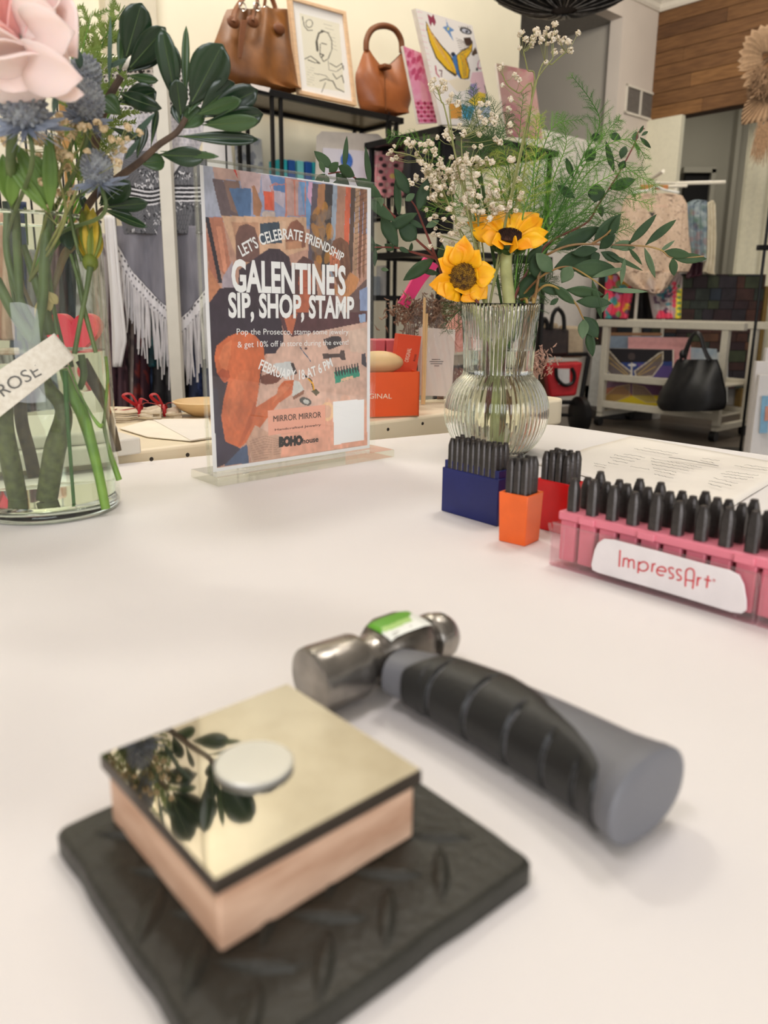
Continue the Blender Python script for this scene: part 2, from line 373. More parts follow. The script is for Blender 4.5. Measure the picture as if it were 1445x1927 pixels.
# ================================================================== black woven pendant lamp
pc_ = D(1063, -14, 3.1); pd = root('pendant_lamp', (pc_[0], pc_[1], pc_[2]-.05), 'black woven fibre pendant lampshade hanging at the top', 'lamp')
blk = M('black_fibre', (30, 28, 27), .6, var=.3, vscale=90)
Rl = .262; mb = MB(); mb2 = MB()
for k in range(190):
    q_ = 2*pi*k/150; pts = []
    for t in np.linspace(.18, 1, 8):
        pts.append(pc_+A(cos(q_+t*.12)*Rl*t, sin(q_+t*.12)*Rl*t, -.055+.075*t**2.2+.006*sin(k*1.7)))
    if k % 5 in (0, 2): mb2.tube([q-ZZ*.002 for q in pts], .0017, 4)
    else: mb.tube(pts, .0026, 4)
for t in (.2, .45, .7, .86, .96, 1.0):
    mb.tube([pc_+A(cos(a)*Rl*t, sin(a)*Rl*t, -.055+.075*t**2.2+.003) for a in np.linspace(0, 2*pi, 60)], .0045, 5, caps=False)
obj('woven_shade', mb, blk, pd, kind='stuff'); obj('highlight_strands', mb2, M('fibre_highlight', (150, 146, 140), .4, var=.3, vscale=40), pd, kind='stuff')  # the grey strands paint highlights into the black weave
mb = MB().lathe(pc_, [(.05, -.055), (Rl*.5, -.03), (Rl*.98, .03), (Rl*.9, .09), (.06, .16), (.05, .16), (Rl*.86, .085), (Rl*.94, .034), (Rl*.48, -.024), (.05, -.05)], 48)
obj('shade_lining', mb, M('shade_lining', (44, 40, 38), .7), pd)
obj('cord', MB().tube([pc_+A(0, 0, .15), A(pc_[0], pc_[1], CZ)], .004), blk, pd)
# ================================================================== dried wreath
wc = D(1452, 168, 6.35); wr = root('dried_wreath', wc, 'wreath of bleached palm leaves and dried pampas by the curtain', 'wreath')
palm = M('bleached_palm', (150, 122, 94), .7, var=.08, vscale=40); pamp = M('pampas', (150, 120, 92), .9, var=.2, vscale=90)
Z2 = Zm(1000, 0, 3.247); Rw = random.Random(5)
for i, (bx, by, tx, ty, wd) in enumerate(((1440, 330, 1400, 152, 60), (1430, 330, 1345, 180, 55), (1420, 330, 1305, 222, 52), (1420, 335, 1290, 262, 50), (1420, 345, 1265, 315, 50), (1420, 355, 1258, 372, 52), (1430, 370, 1255, 412, 34), (1420, 385, 1262, 432, 30), (1420, 410, 1275, 480, 32), (1420, 430, 1290, 532, 34), (1445, 330, 1440, 150, 60), (1470, 330, 1480, 150, 60))):
    m_ = MB(); leaf(m_, D(*Z2(bx, by), 6.3), D(*Z2(tx, ty), 6.24), wd/3.247*6.3/1441, peak=.72, cup=.25, bend=.04, tipw=.9); obj('palm_leaf', m_, palm, wr, solid=.003)
fanp = [(1440, 560), (1340, 590), (1300, 640), (1283, 700), (1282, 765), (1360, 750), (1445, 745), (1470, 650)]
mb = MB(); cf = D(*Z2(1460, 560), 6.3)
def fan(u, v): 
    a_ = fanp[1:7]; k = min(int(u*5), 4); t = u*5-k; x = a_[k][0]*(1-t)+a_[k+1][0]*t; y = a_[k][1]*(1-t)+a_[k+1][1]*t
    e = D(*Z2(x, y), 6.2+.02*abs((u*22) % 2-1)); return cf*(1-v)+e*v
mb.grid(fan, 66, 5); obj('palm_fan', mb, palm, wr, solid=.003)
mb = MB()
for i in range(420):
    b = D(*Z2(Rw.uniform(1370, 1470), Rw.uniform(420, 560)), 6.22+Rw.uniform(-.05, .03)); d = nrm(A(Rw.uniform(-1, .6), Rw.uniform(-.6, .6), Rw.uniform(-1, .6)))
    mb.tube([b, b+d*Rw.uniform(.04, .12)], [.003, .0009], 4, caps=False)
for i in range(160):
    b = D(*Z2(Rw.uniform(1385, 1450), Rw.uniform(740, 800)), 6.18); mb.tube([b, b+A(Rw.uniform(-.05, .03), 0, -Rw.uniform(.07, .28))], [.0035, .001], 4, caps=False)
obj('pampas_tufts', mb, pamp, wr, kind='stuff')
obj('ring', MB().tube([wc+A(cos(a)*.24+.1, .06, sin(a)*.24+.02) for a in np.linspace(0, 2*pi, 30)], .02, 8, caps=False), pamp, wr)
# thin black stand at right edge
st = root('black_stand', G(1440, 800, 0)*A(1, 0, 0)+A(.02, 4.7, 0), 'thin black metal stand in front of the curtain at right', 'stand')
sx_ = YP(1441, 450, 4.7)[0]; bm = M('black_metal', (24, 23, 23), .4, .5)
s0 = zat(530, A(sx_, 4.7, 0)); s1 = zat(400, A(sx_, 4.7, 0))
obj('pole', MB().tube([A(sx_, 4.7, 0.0), A(sx_, 4.7, s1+.3)], .009), bm, st)
obj('clamp', MB().box((sx_, 4.7, zat(466, A(sx_, 4.7, 0))), (.09, .03, .03)), bm, st, bevel=.004)
obj('foot', MB().lathe((sx_, 4.7, 0), [(.16, 0), (.16, .012), (.02, .02)], 24), bm, st)
# ================================================================== event table and its cloth
white_cloth = M('white_cloth', (240, 236, 234), .8, var=.015, vscale=6, bump=.12, bscale=900, sheen=.1)
Cc = G(1030, 797); Ca = G(224, 873); Cb = G(1445, 857)
da = nrm(Ca-Cc); db = nrm(Cb-Cc)
E1 = Cc+da*1.75; E2 = Cc+db*1.35; E3 = Cc+da*1.75+db*1.35
def rounded(pts, r, n=5):
    out = []; m = len(pts)
    for i in range(m):
        p = pts[i]; a = nrm(pts[i-1]-p); b = nrm(pts[(i+1) % m]-p)
        for k in range(n+1):
            t = k/n; out.append((p+a*r)*(1-t)**2+p*2*t*(1-t)+(p+b*r)*t*t)
    return out
tb = root('event_table', (Cc+E3)/2*A(1, 1, 0), 'long folding table hidden under the white tablecloth', 'table')
ins = lambda k: [(Cc+E3)/2+(p-(Cc+E3)/2)*k for p in (Cc, E1, E3, E2)]
mb = MB().prism([A(p[0], p[1], .72) for p in rounded(ins(.985), .02)], (0, 0, .0255)); obj('tabletop', mb, M('table_laminate', (225, 220, 212)), tb)
for p in ins(.88):
    obj('leg', MB().tube([A(p[0], p[1], .0), A(p[0], p[1], .72)], .016), M('grey_metal', (120, 120, 122), .4, .8), tb)
poly = rounded([Cc, E1, E3, E2], .03); cen = (Cc+E3)/2
mb = MB(); n = len(poly); ring = []
dense = []
for i in range(n):
    a, b = poly[i], poly[(i+1) % n]; k = max(1, int(np.linalg.norm(b-a)/.04))
    dense += [a+(b-a)*j/k for j in range(k)]
n = len(dense)
R0 = [A(p[0], p[1], TZ) for p in dense]
ctr = len(mb.v); 
levels = [(0, TZ), (.003, TZ-.0015), (.0045, TZ-.006), (.006, TZ-.05), (.010, TZ-.16), (.016, TZ-.30)]
for li, (o_, z) in enumerate(levels):
    for i, p in enumerate(dense):
        d = nrm(p-cen); wv = sin(i*.9)*.5+sin(i*.37+1)*.5
        mb.v.append((p[0]+d[0]*(o_+wv*.012*max(li-2, 0)/3), p[1]+d[1]*(o_+wv*.012*max(li-2, 0)/3), z))
for li in range(len(levels)-1):
    mb.f += [(li*n+i, (li+1)*n+i, (li+1)*n+(i+1) % n, li*n+(i+1) % n) for i in range(n)]
mb.f.append(tuple(range(n)))
obj('tablecloth', mb, white_cloth, label='white cloth spread over the table under the hammer and vases', cat='tablecloth', sharp=60)

# ================================================================== rubber mat
L_ = G(100, 1555, .757)*A(1, 1, 0); R_ = G(1010, 1615, .757)*A(1, 1, 0); mid = (L_+R_)/2; hv = (R_-L_)/2; pv = A(-hv[1], hv[0], 0)
Fm, Nm = mid+pv, mid-pv; zt0, zt1 = TZ, TZ+.0068
rub = M('black_rubber', (50, 49, 43), .36, var=.12, vscale=60, bump=.35, bscale=500, spec=.4)
rm = root('rubber_mat', (mid[0], mid[1], TZ), 'square dark rubber mat with leaf shaped treads under the block', 'mat')
mb = MB(); pts = rounded([L_, Fm, R_, Nm], .004, 4)
edge = []
for i in range(len(pts)):
    a, b = pts[i], pts[(i+1) % len(pts)]; k = max(1, int(np.linalg.norm(b-a)/.003))
    edge += [a+(b-a)*j/k for j in range(k)]
ew = [1-(.0016*max(0, sin(i*.42))**3)/.14 for i in range(len(edge))]
eo = [mid+(p-mid)*q for p, q in zip(edge, ew)]
m_ = len(eo)
for z, q in ((zt0, 1.0), (zt1-.0016, 1.0), (zt1-.0004, .988), (zt1, .972)):
    mb.v += [(mid[0]+(p[0]-mid[0])*q, mid[1]+(p[1]-mid[1])*q, z) for p in eo]
for k in range(3): mb.f += [(k*m_+i, (k+1)*m_+i, (k+1)*m_+(i+1) % m_, k*m_+(i+1) % m_) for i in range(m_)]
mb.f.append(tuple(3*m_+i for i in range(m_))); mb.f.append(tuple(range(m_-1, -1, -1)))
# orient outwards is left to the shader; ring order is clockwise
obj('pad', mb, rub, rm, sharp=50)
tm = MB()
def lens(u, v):
    x = (u*2-1); q = (1-x*x)**.9; y = (v*2-1)
    return A(x*.0104, y*.0024*q, .0017*q*(1-y*y)**.8)
tm.grid(lens, 12, 6); tread_me = mesh_of('tread', tm, rub)
hl = np.linalg.norm(hv)
for i in range(-7, 8):
    for j in range(-7, 8):
        p = A(mid[0]-.002+i*.0142, mid[1]+.003+j*.0142, 0); q = p-mid
        if abs(q@nrm(hv))+abs(q@nrm(pv)) > hl-.009: continue
        inst('tread', tread_me, rm, (p[0], p[1], zt1-.0001), rot=(0, 0, (0 if (i+j) % 2 else pi/2)+radians(-4)))

# ================================================================== bench block
zt = .778; cpts = [G(*p, zt) for p in ((187, 1420), (538, 1285), (792, 1452), (413, 1652))]
bc = sum(cpts)/4; sd = .0632; e1 = nrm(nrm(cpts[1]-cpts[0])+nrm(cpts[2]-cpts[3])); e2 = np.cross(ZZ, e1)
bb = root('bench_block', (bc[0], bc[1], zt1), 'square polished steel block on a pale wooden base, lying on the rubber mat', 'bench block')
def wood_mat(name, c1, c2, scale, rot=(0, 0, 0), rough=.5, dist=3, sc3=(1, 1, 1)):
    m = M(name, c1, rough, rgb2=c2, vscale=scale, bump=.15, bscale=scale*4, stretch=sc3); 
    return m
beech = wood_mat('beech_wood', (222, 186, 158), (192, 150, 122), 60, sc3=(.6, .6, 3))
h_w = zt-.0042-zt1
obj('wooden_base', MB().box((bc[0], bc[1], zt1+h_w/2+.0001), (sd-.003, sd-.003, h_w), e1, e2), beech, bb, bevel=.0008)
obj('steel_plate', MB().box((bc[0], bc[1], zt-.0022), (sd, sd, .0040), e1, e2), M('edge_dark_reflection', (84, 76, 68), .38, .75, var=.1), bb, bevel=.0004)  # side colour darkened to imitate the dark surroundings it mirrors
obj('polished_face', MB().box((bc[0], bc[1], zt-.0001), (sd-.0008, sd-.0008, .0003), e1, e2), M('polished_steel', (186, 182, 176), .04, 1, var=.05, vscale=35, rgb2=(166, 160, 150), lo=.3, hi=.6), bb, label='mirror polished steel top face')
dc = G(478, 1433, zt+.0015); 
mb = MB().lathe((dc[0], dc[1], zt+.0001), [(.0001, 0), (.0101, 0), (.0106, .0003), (.0106, .0011), (.0102, .0014), (.0001, .0014)], 64)
obj('metal_disc', mb, M('aluminium_disc', (214, 214, 208), .34, .55, var=.02), label='round silver metal stamping disc lying on the polished block', cat='metal disc', smooth=False)

# ================================================================== hammer
hz = TZ+.0135
Hf = G(604, 1274, hz); Hb = G(832, 1194, hz); ha = nrm((Hb-Hf)*A(1, 1, 0)); HL = np.linalg.norm(Hb-Hf)
steel = M('forged_steel', (160, 155, 148), .27, .9, var=.14, vscale=90, bump=.1, bscale=300)
darksteel = M('dark_forged_steel', (112, 106, 98), .38, .85, var=.2, vscale=120, bump=.15, bscale=300)
hm = root('hammer', ((Hf+Hb)[0]/2, (Hf+Hb)[1]/2, TZ), 'small ball peen hammer with black and grey rubber grip', 'hammer')
rf = .0128
prof = [(.0001, 0), (rf*.82, 0), (rf*.97, .001), (rf, .003), (rf, .021), (rf*.96, .0225), (rf*.82, .0235), (rf*.76, .026), (rf*.80, .030)]
obj('striking_face', MB().lathe(Hf-ha*.006, prof, 40, axis=ha), steel, hm)
# neck and eye: faceted body
sx = np.cross(ZZ, ha)
def sect(t, hw, hh, k=8, p=3.2):
    out = []
    for i in range(24):
        q = 2*pi*i/24; cx = abs(cos(q))**(2/p)*(1 if cos(q) > 0 else -1); cy = abs(sin(q))**(2/p)*(1 if sin(q) > 0 else -1)
        out.append(Hf+ha*t+sx*cx*hw+ZZ*cy*hh)
    return out
mb = MB(); S = [(.020, .0098, .0095, 2), (.024, .0100, .0100, 2.2), (.028, .0112, .0125, 3), (.033, .0128, .0130, 4), (.043, .0130, .0132, 4), (.047, .0118, .0125, 3.4), (.051, .0090, .0095, 2.4), (.054, .0075, .0078, 2)]
for s_ in S: mb.v += [tuple(q) for q in sect(s_[0]*HL/.0625, s_[1], s_[2], p=s_[3])]
mb.f += [(i*24+k, i*24+(k+1) % 24, (i+1)*24+(k+1) % 24, (i+1)*24+k) for i in range(len(S)-1) for k in range(24)]; mb.f += [tuple(range(23, -1, -1)), tuple((len(S)-1)*24+k for k in range(24))]
obj('hammer_eye', mb, darksteel, hm, sharp=30)
mb = MB().lathe(Hf+ha*(.050*HL/.0625), [(.0001, 0), (.0072, 0), (.0075, .003), (.0098, .004), (.0106, .0055), (.0106, .0075), (.0098, .0085), (.0100, .0105), (.0095, .013), (.0075, .0158), (.0045, .0175), (.0001, .018)], 36, axis=ha)
obj('ball_peen', mb, steel, hm)
# sticker on top of the eye
def eye_top(u, v):
    t = (.026+u*.022)*HL/.0625; hh = np.interp(t*.0625/HL, [.024, .028, .033, .043, .047, .051], [.0103, .0127, .0133, .0135, .0128, .0098]); a = -.5+1.45*v
    return Hf+ha*t+sx*(-a*.0105+.0)+ZZ*(hh*(1-.10*abs(a)**2.6)+.0003)
mb = MB().grid(eye_top, 44, 26); pt = Paint(mb.v, (238, 240, 232))
pt.poly([(640, 1130), (790, 1130), (766, 1166), (722, 1184), (716, 1200), (680, 1210), (640, 1200)], (96, 164, 44)).poly([(716, 1182), (770, 1160), (776, 1168), (724, 1190)], (168, 206, 120))
for i, (a, b) in enumerate([((738, 1192), (775, 1178)), ((741, 1196), (782, 1180)), ((746, 1200), (785, 1185)), ((750, 1204), (778, 1193)), ((742, 1207), (760, 1201))]): pt.line([a, b], 1.2, (150, 150, 140))
obj('price_sticker', mb, ATTG, hm, cols=pt.c, label='green and white sticker on the hammer head')
# handle
hp = [(742, 1262), (790, 1276), (850, 1300), (920, 1333), (1000, 1374), (1080, 1416), (1150, 1456), (1200, 1486), (1228, 1502)]
hzv = [.0132, .0132, .0132, .0132, .0134, .0138, .0142, .0142, .0142]
hw = [.0095, .0105, .0118, .0128, .0134, .0136, .0142, .0178, .0188]; hh = [.0078, .009, .0105, .0115, .0122, .0126, .0130, .0136, .0132]
HP = [G(p[0], p[1], TZ+z) for p, z in zip(hp, hzv)]
NS = 150; HC = spline(HP, NS)
def hsec(i, k, grow=0, n=28):
    t = i/NS; a = nrm(HC[min(i+1, NS)]-HC[max(i-1, 0)]); a = nrm(a*A(1, 1, 0)); s_ = np.cross(ZZ, a)
    x = np.linspace(0, 1, len(hw)); W_ = np.interp(t, x, hw)+grow; H_ = np.interp(t, x, hh)+grow
    q = 2*pi*k/n; p = 2.6 if t < .2 else 2.25
    if t > .93: f_ = sqrt(max(1-((t-.93)/.07)**2, .0))*.45+.55; W_ *= f_; H_ *= f_
    c = abs(cos(q))**(2/p)*(1 if cos(q) > 0 else -1); s2 = abs(sin(q))**(2/p)*(1 if sin(q) > 0 else -1)
    return HC[i]+s_*c*W_+ZZ*s2*H_, c, s2
mb = MB(); n = 28
for i in range(NS+1): mb.v += [tuple(hsec(i, k)[0]) for k in range(n)]
mb.f += [(i*n+k, i*n+(k+1) % n, (i+1)*n+(k+1) % n, (i+1)*n+k) for i in range(NS) for k in range(n)]
mb.f += [tuple(range(n-1, -1, -1)), tuple(NS*n+k for k in range(n))]
o = obj('handle', mb, M('grey_rubber', (112, 113, 118), .5, var=.03, bump=.12, bscale=900), hm, sharp=50, label='grey rubber handle core')
gro = [.235, .375, .50, .615, .725]
def gpt(u, v):
    t = .10+.73*u; 
    lo = np.interp(t, [.10, .13, .17, .21, .40, .46, .55, .70, .80, .83], [140, 118, 84, 46, 42, 62, 90, 116, 136, 160])
    hi = np.interp(t, [.10, .12, .80, .83], [300, 320, 320, 290]); deg = lo+(hi-lo)*v
    g = .0013*min(1, v*14, (1-v)*14)*min(1, (t-.10)*60, (.83-t)*60)-.0002
    for q in gro:
        if .10 < v < .9: g -= .0013*max(0, 1-((t-q-(.5-v)*.02)/.0085)**2)*min(1, (v-.10)*12)
    fi = t*NS; i0 = min(int(fi), NS-1); a, b = hsec(i0, deg/360*28, g)[0], hsec(i0+1, deg/360*28, g)[0]
    return a+(b-a)*(fi-i0)
mb = MB().grid(gpt, 170, 40)
obj('rubber_grip', mb, M('black_grip', (36, 36, 35), .45, var=.08, bump=.15, bscale=700), hm, sharp=40, label='black ribbed grip sleeve')

# ================================================================== stamps and their cases
stampm = M('black_oxide_steel', (72, 68, 66), .36, .6, var=.12, vscale=200, bump=.1, bscale=600)
def stamp_mesh(wd, h, tip=.55):
    mb = MB(); a = wd/2; c = a*.62
    def ring(s_, z, ro=0): return [(x*s_, y*s_, z) for x, y in ((a, -c), (a, c), (c, a), (-c, a), (-a, c), (-a, -c), (-c, -a), (c, -a))]
    mb.v = ring(1, 0)+ring(1, h-wd*1.05)+ring(tip+.12, h-wd*.35)+ring(tip, h-wd*.2)+ring(tip*1.02, h-.0004)+ring(tip*.8, h)
    for i in range(5): mb.f += [(i*8+k, i*8+(k+1) % 8, (i+1)*8+(k+1) % 8, (i+1)*8+k) for k in range(8)]
    mb.f += [tuple(range(7, -1, -1)), tuple(40+k for k in range(8))]
    return mesh_of('steel_stamp', mb, stampm, sharp=20)
def case(nm, Ag, Bg, depth, h, col, label, nx, ny, sw, sh, step, slabel, group, taper=0, lipdrop=0):
    a = nrm(Bg-Ag); b = np.cross(ZZ, a); W_ = np.linalg.norm(Bg-Ag); c = (Ag+Bg)/2+b*depth/2
    r = root(nm, (c[0], c[1], TZ), label, 'stamp case')
    m = M(nm+'_plastic', col, .3, var=.05, vscale=50, sss=.05)
    ang = atan2(a[1], a[0])
    def rect(s_, z): return [c+a*x*(W_/2+s_)+b*y*(depth/2+s_)+ZZ*(z) for x, y in ((-1, -1), (1, -1), (1, 1), (-1, 1))]
    def shell(z0, z1, g0, g1, th, floor_z):
        mb = MB(); R = [rect(g0, z0-TZ), rect(g1, z1-TZ), rect(g1-th, z1-TZ), rect(g0-th, floor_z-TZ)]
        for q in R: mb.v += [tuple(p) for p in q]
        for k in range(3): mb.f += [(k*4+i, k*4+(i+1) % 4, (k+1)*4+(i+1) % 4, (k+1)*4+i) for i in range(4)]
        mb.f += [(3, 2, 1, 0), (12, 13, 14, 15)]; return mb
    if lipdrop:
        obj('case_body', shell(TZ, TZ+h-lipdrop, 0, taper, .0012, TZ+.002), m, r, bevel=.0007, sharp=30)
        obj('inner_sleeve', shell(TZ+.003, TZ+h, -.0014, -.0012, .0012, TZ+.004), m, r, bevel=.0004, sharp=30)
    else: obj('case_body', shell(TZ, TZ+h, 0, taper, .0015, TZ+.002), m, r, bevel=.0006, sharp=30)
    me = stamp_mesh(sw, sh); R = random.Random(3)
    for j in range(ny):
        for i in range(nx):
            p = c+a*(i-(nx-1)/2)*step+b*(j-(ny-1)/2)*step
            hh_ = R.uniform(-.0012, .0012)
            inst('steel_stamp', me, None, (p[0], p[1], TZ+.0042), (1, 1, 1+hh_/sh), (0, 0, ang+R.uniform(-.06, .06)), label='%s steel stamp from the left in the %s row of the %s' % (ORD[i], ('front', 'middle', 'back')[j], nm.replace('_', ' ')), cat='stamp', group=group)
Ab, Bb = G(830, 961), G(934, 991.5); hb = zat(893, Bb)-TZ
case('blue_case', Ab, Bb, .0165, zat(888, Bb)-TZ, (24, 34, 100), 'dark blue plastic case full of steel stamps, leftmost case', 9, 3, .0049, zat(842, Bb)-TZ-.004, .00515, 'dark steel letter stamp packed in the blue case', 'stamps in the blue case', lipdrop=.0055)
Ao, Bo = G(938, 1017.5), G(987, 1029)
case('orange_case', Ao, Bo, .0185, zat(934, Bo)-TZ, (236, 104, 40), 'small square orange plastic case in front of blue and red cases', 3, 3, .0049, zat(868, Bo)-TZ-.004, .0053, 'dark steel stamp in the small orange case', 'stamps in the orange case', taper=.0009)
Ar, Br = G(1003, 992), G(1066, 1009)
case('red_case', Ar, Br, .0175, zat(913, Br)-TZ, (214, 16, 22), 'bright red plastic case partly behind the orange and pink cases', 4, 3, .0049, zat(858, Br)-TZ-.004, .0056, 'dark steel stamp in the red case', 'stamps in the red case')
# --- long pink stamp case
Ap, Bp = G(1044, 1063), G(1414, 1172); pa = nrm(Bp-Ap); pb = np.cross(ZZ, pa); PL = np.linalg.norm(Bp-Ap)
hp0 = zat(975, Ap)-TZ; hp1 = zat(1044, Bp)-TZ; ph = (hp0+hp1)/2+.0015
pdep = .036; FL = PL*1.42
pc = Ap+pa*FL/2+pb*pdep/2
r = root('pink_stamp_case', (pc[0], pc[1], TZ), 'long pink stamp holder in a clear plastic tray with white label', 'stamp case')
pink = M('pink_plastic', (226, 128, 144), .38, var=.03, sss=.08)
def prect(x0, x1, y0, y1, z0, z1): return MB().par(Ap+pa*x0+pb*y0+ZZ*z0, pa*(x1-x0), pb*(y1-y0), ZZ*(z1-z0))
obj('tray_top', prect(-.0005, FL, .0005, pdep-.0005, ph-.0055, ph), pink, r, bevel=.0012)
# photographed positions of the front row
fr = []
for px, py in ((1079, 948.5), (1117, 954), (1154, 962), (1193.5, 970.6), (1234.7, 978.5), (1277, 988), (1317, 998.5), (1367, 1010), (1415.6, 1022)):
    q = WP(px, py, Ap+pb*.0065, pb)-Ap; fr.append(q@pa)
step = (fr[-1]-fr[0])/8; NF = int((FL-fr[0])/step)
xs = [fr[0]+i*step for i in range(NF+1)]
sm = stamp_mesh(.0060, .0, .55) if 0 else stamp_mesh(.0060, ph+.0195-.004, .58)
rows = [(.0065, 'front'), (.0175, 'middle'), (.0285, 'back')]
Rr = random.Random(11)
for j, (y, nm) in enumerate(rows):
    for i, x in enumerate(xs):
        if x > FL-.004: continue
        p = Ap+pa*(x+(.0015 if j else 0)*j)+pb*y
        inst('steel_stamp', sm, None, (p[0], p[1], TZ+.004), (1, 1, 1+Rr.uniform(-.03, .03)), (0, 0, atan2(pa[1], pa[0])+Rr.uniform(-.05, .05)), label='%s dark steel stamp from the left in the %s row of the pink holder' % (ORD[min(i, 13)], nm), cat='stamp', group='stamps in the %s row of the pink holder' % nm)
        if j == 0: obj('stamp_socket', prect(x-step*.39, x+step*.39, .0022, .0105, .0035, ph-.0055), pink, r, bevel=.0006)
        if j == 2: obj('stamp_socket', prect(x-step*.39, x+step*.39, pdep-.0105, pdep-.0022, .0035, ph-.0055), pink, r, bevel=.0006)
obj('inner_rib', prect(.002, FL-.002, .0135, pdep-.0135, .0035, ph-.0055), pink, r)
clear = thin_glass('clear_plastic', (252, 244, 246), 1.0, .06, .035)
cz = ph-.0085
def tray(x0, x1):
    th = .0009; g = .0022
    mb = MB()
    for (xa, xb, ya, yb) in ((x0, x1, -g, -g+th), (x0, x1, pdep+g-th, pdep+g), (x0, x0+th, -g+th, pdep+g-th), (x1-th, x1, -g+th, pdep+g-th)):
        mb.par(Ap+pa*xa+pb*ya+ZZ*.0012, pa*(xb-xa), pb*(yb-ya), ZZ*cz)
    mb.par(Ap+pa*x0+pb*(-g)+ZZ*.0003, pa*(x1-x0), pb*(pdep+2*g), ZZ*.0009)
    for x in (x0, x1): mb.tube([Ap+pa*x-pb*g+ZZ*.001, Ap+pa*x-pb*g+ZZ*(cz*.7), Ap+pa*(x-.0012)-pb*(g+.0014)+ZZ*(cz+.001)], .0008)
    mb.tube([Ap+pa*x0-pb*g+ZZ*(cz+.0012), Ap+pa*x1-pb*g+ZZ*(cz+.0012)], .0007)
    mb.tube([Ap+pa*x0-pb*g+ZZ*.0010, Ap+pa*x1-pb*g+ZZ*.0010], .0008)
    for x in (x0+.0085, (x0+x1)/2, x1-.0085): mb.tube([Ap+pa*x-pb*(g+.0003)+ZZ*.001, Ap+pa*x-pb*(g+.0003)+ZZ*cz], .0007)
    return mb
obj('clear_tray', tray(-.002, PL+.0015), clear, r, sharp=30, label='clear plastic tray around the pink sockets')
obj('clear_tray', tray(PL+.0035, FL+.002), clear, r, sharp=30, label='second clear tray bay cut by the photo edge')
for x in (.014, .05, PL-.012, PL+.02): obj('tray_clip', prect(x, x+.010, -.0008, .001, ph-.005, ph-.001), pink, r, bevel=.0006)
# label plate
pn = -pb
def lab(px, py): return WP(px, py, Ap-pb*.0042+ZZ*.0, pb)
lp = [(1112, 1062), (1118, 1036), (1124, 1022), (1136, 1014), (1155, 1016), (1240, 1038), (1320, 1060), (1372, 1073), (1390, 1082), (1399, 1100), (1404, 1130), (1404, 1148), (1395, 1155), (1375, 1152), (1250, 1114), (1125, 1078), (1114, 1073)]
mb = MB().prism([lab(*p) for p in lp], pb*.001)
pl_ = obj('label_plate', mb, M('white_label', (228, 222, 222), .35, var=.03, vscale=60), r, bevel=.0003, label='white curved label plate with red lettering')
# red lettering drawn stroke by stroke: coordinates are zoomed-photo pixels
Zl = Zm(1020, 800, 3.4)
def arc(cx, cy, rx, ry, a0, a1, n=12): return [(cx+rx*cos(radians(a0+(a1-a0)*i/n)), cy+ry*sin(radians(a0+(a1-a0)*i/n))) for i in range(n+1)]
strokes = [[(500, 800), (494, 905)],
           [(524, 850), (518, 905)], [(521, 870)]+arc(538, 866, 16, 13, 200, 350)+[(553, 912)], [(555, 878)]+arc(573, 874, 16, 13, 200, 350)+[(589, 918)],
           [(620, 872), (614, 946)], arc(648, 904, 31, 29, 0, 360, 20), [(708, 885), (702, 938)], [(706, 908)]+arc(722, 902, 14, 14, 190, 290),
           [(738, 928), (792, 938)]+arc(764, 934, 29, 28, 0, -300, 18), 
           [(842, 922)]+arc(826, 922, 14, 11, -20, -190)+[(818, 942), (838, 956)]+arc(826, 968, 15, 12, -20, 150), [(892, 934)]+arc(876, 934, 14, 11, -20, -190)+[(868, 954), (888, 968)]+arc(876, 980, 15, 12, -20, 150),
           [(917, 1032), (920, 950)]+arc(947, 945, 27, 28, 185, 355)+[(974, 955), (964, 1046)], [(918, 988), (968, 998)],
           [(998, 972), (992, 1028)], [(995, 998)]+arc(1014, 990, 15, 12, 190, 290), [(1063, 964), (1054, 1040)], [(1040, 986), (1080, 996)]]
mb = MB()
for s_ in strokes: mb.tube([lab(*Zl(*p))-pb*.0001 for p in s_], .00042, 6, flat=1)
mb.tube([lab(*Zl(*p))-pb*.0001 for p in arc(1100, 993, 7, 7, 0, 360, 10)], .00015, 5)
obj('label_lettering', mb, M('red_lettering', (206, 66, 72), .5), r, label='red thin lettering on the label')

# ================================================================== printed sheet of paper
pT, pR_ = G(1187, 822), G(1500, 879); pL_ = G(1012, 876)
e_a = pR_-pT; e_b = pL_-pT; e_b = e_b*(1.2 if np.linalg.norm(e_b) < .2 else 1)
mb = MB(); 
def pap(u, v): p = pT+e_a*u+e_b*v; return A(p[0], p[1], TZ+.0008+.0018*(sin(u*5+v*3)**2)*(1-abs(2*v-1))+.0008*sin(u*9)*v)
mb.grid(pap, 20, 16)
sh_ = root('printed_sheet', tuple((pT+pR_+pL_)/3*A(1, 1, 0)+A(0, 0, TZ)), 'loose white sheet of printed names lying behind the pink holder', 'paper')
obj('paper', mb, M('paper_white', (240, 234, 224), .7, var=.01), sh_, solid=.0003)
Zp = Zm(1080, 820, 3.96); mb = MB(); Rp = random.Random(4)
def pline(x0, y0, x1, y1, w=1.0):
    n_ = max(4, int(abs(x1-x0)/9)); pts = []; up = []
    for i in range(n_+1):
        t = i/n_; X = x0+(x1-x0)*t; Y = y0+(y1-y0)*t+Rp.uniform(-3.2, 3.2)*(1 if w < 2 else .3); pts.append((X, Y))
    P3 = [G(*Zp(*q), TZ+.0043) for q in pts]
    mb.tube([p for p in P3], .00034*w, 4, flat=.3)
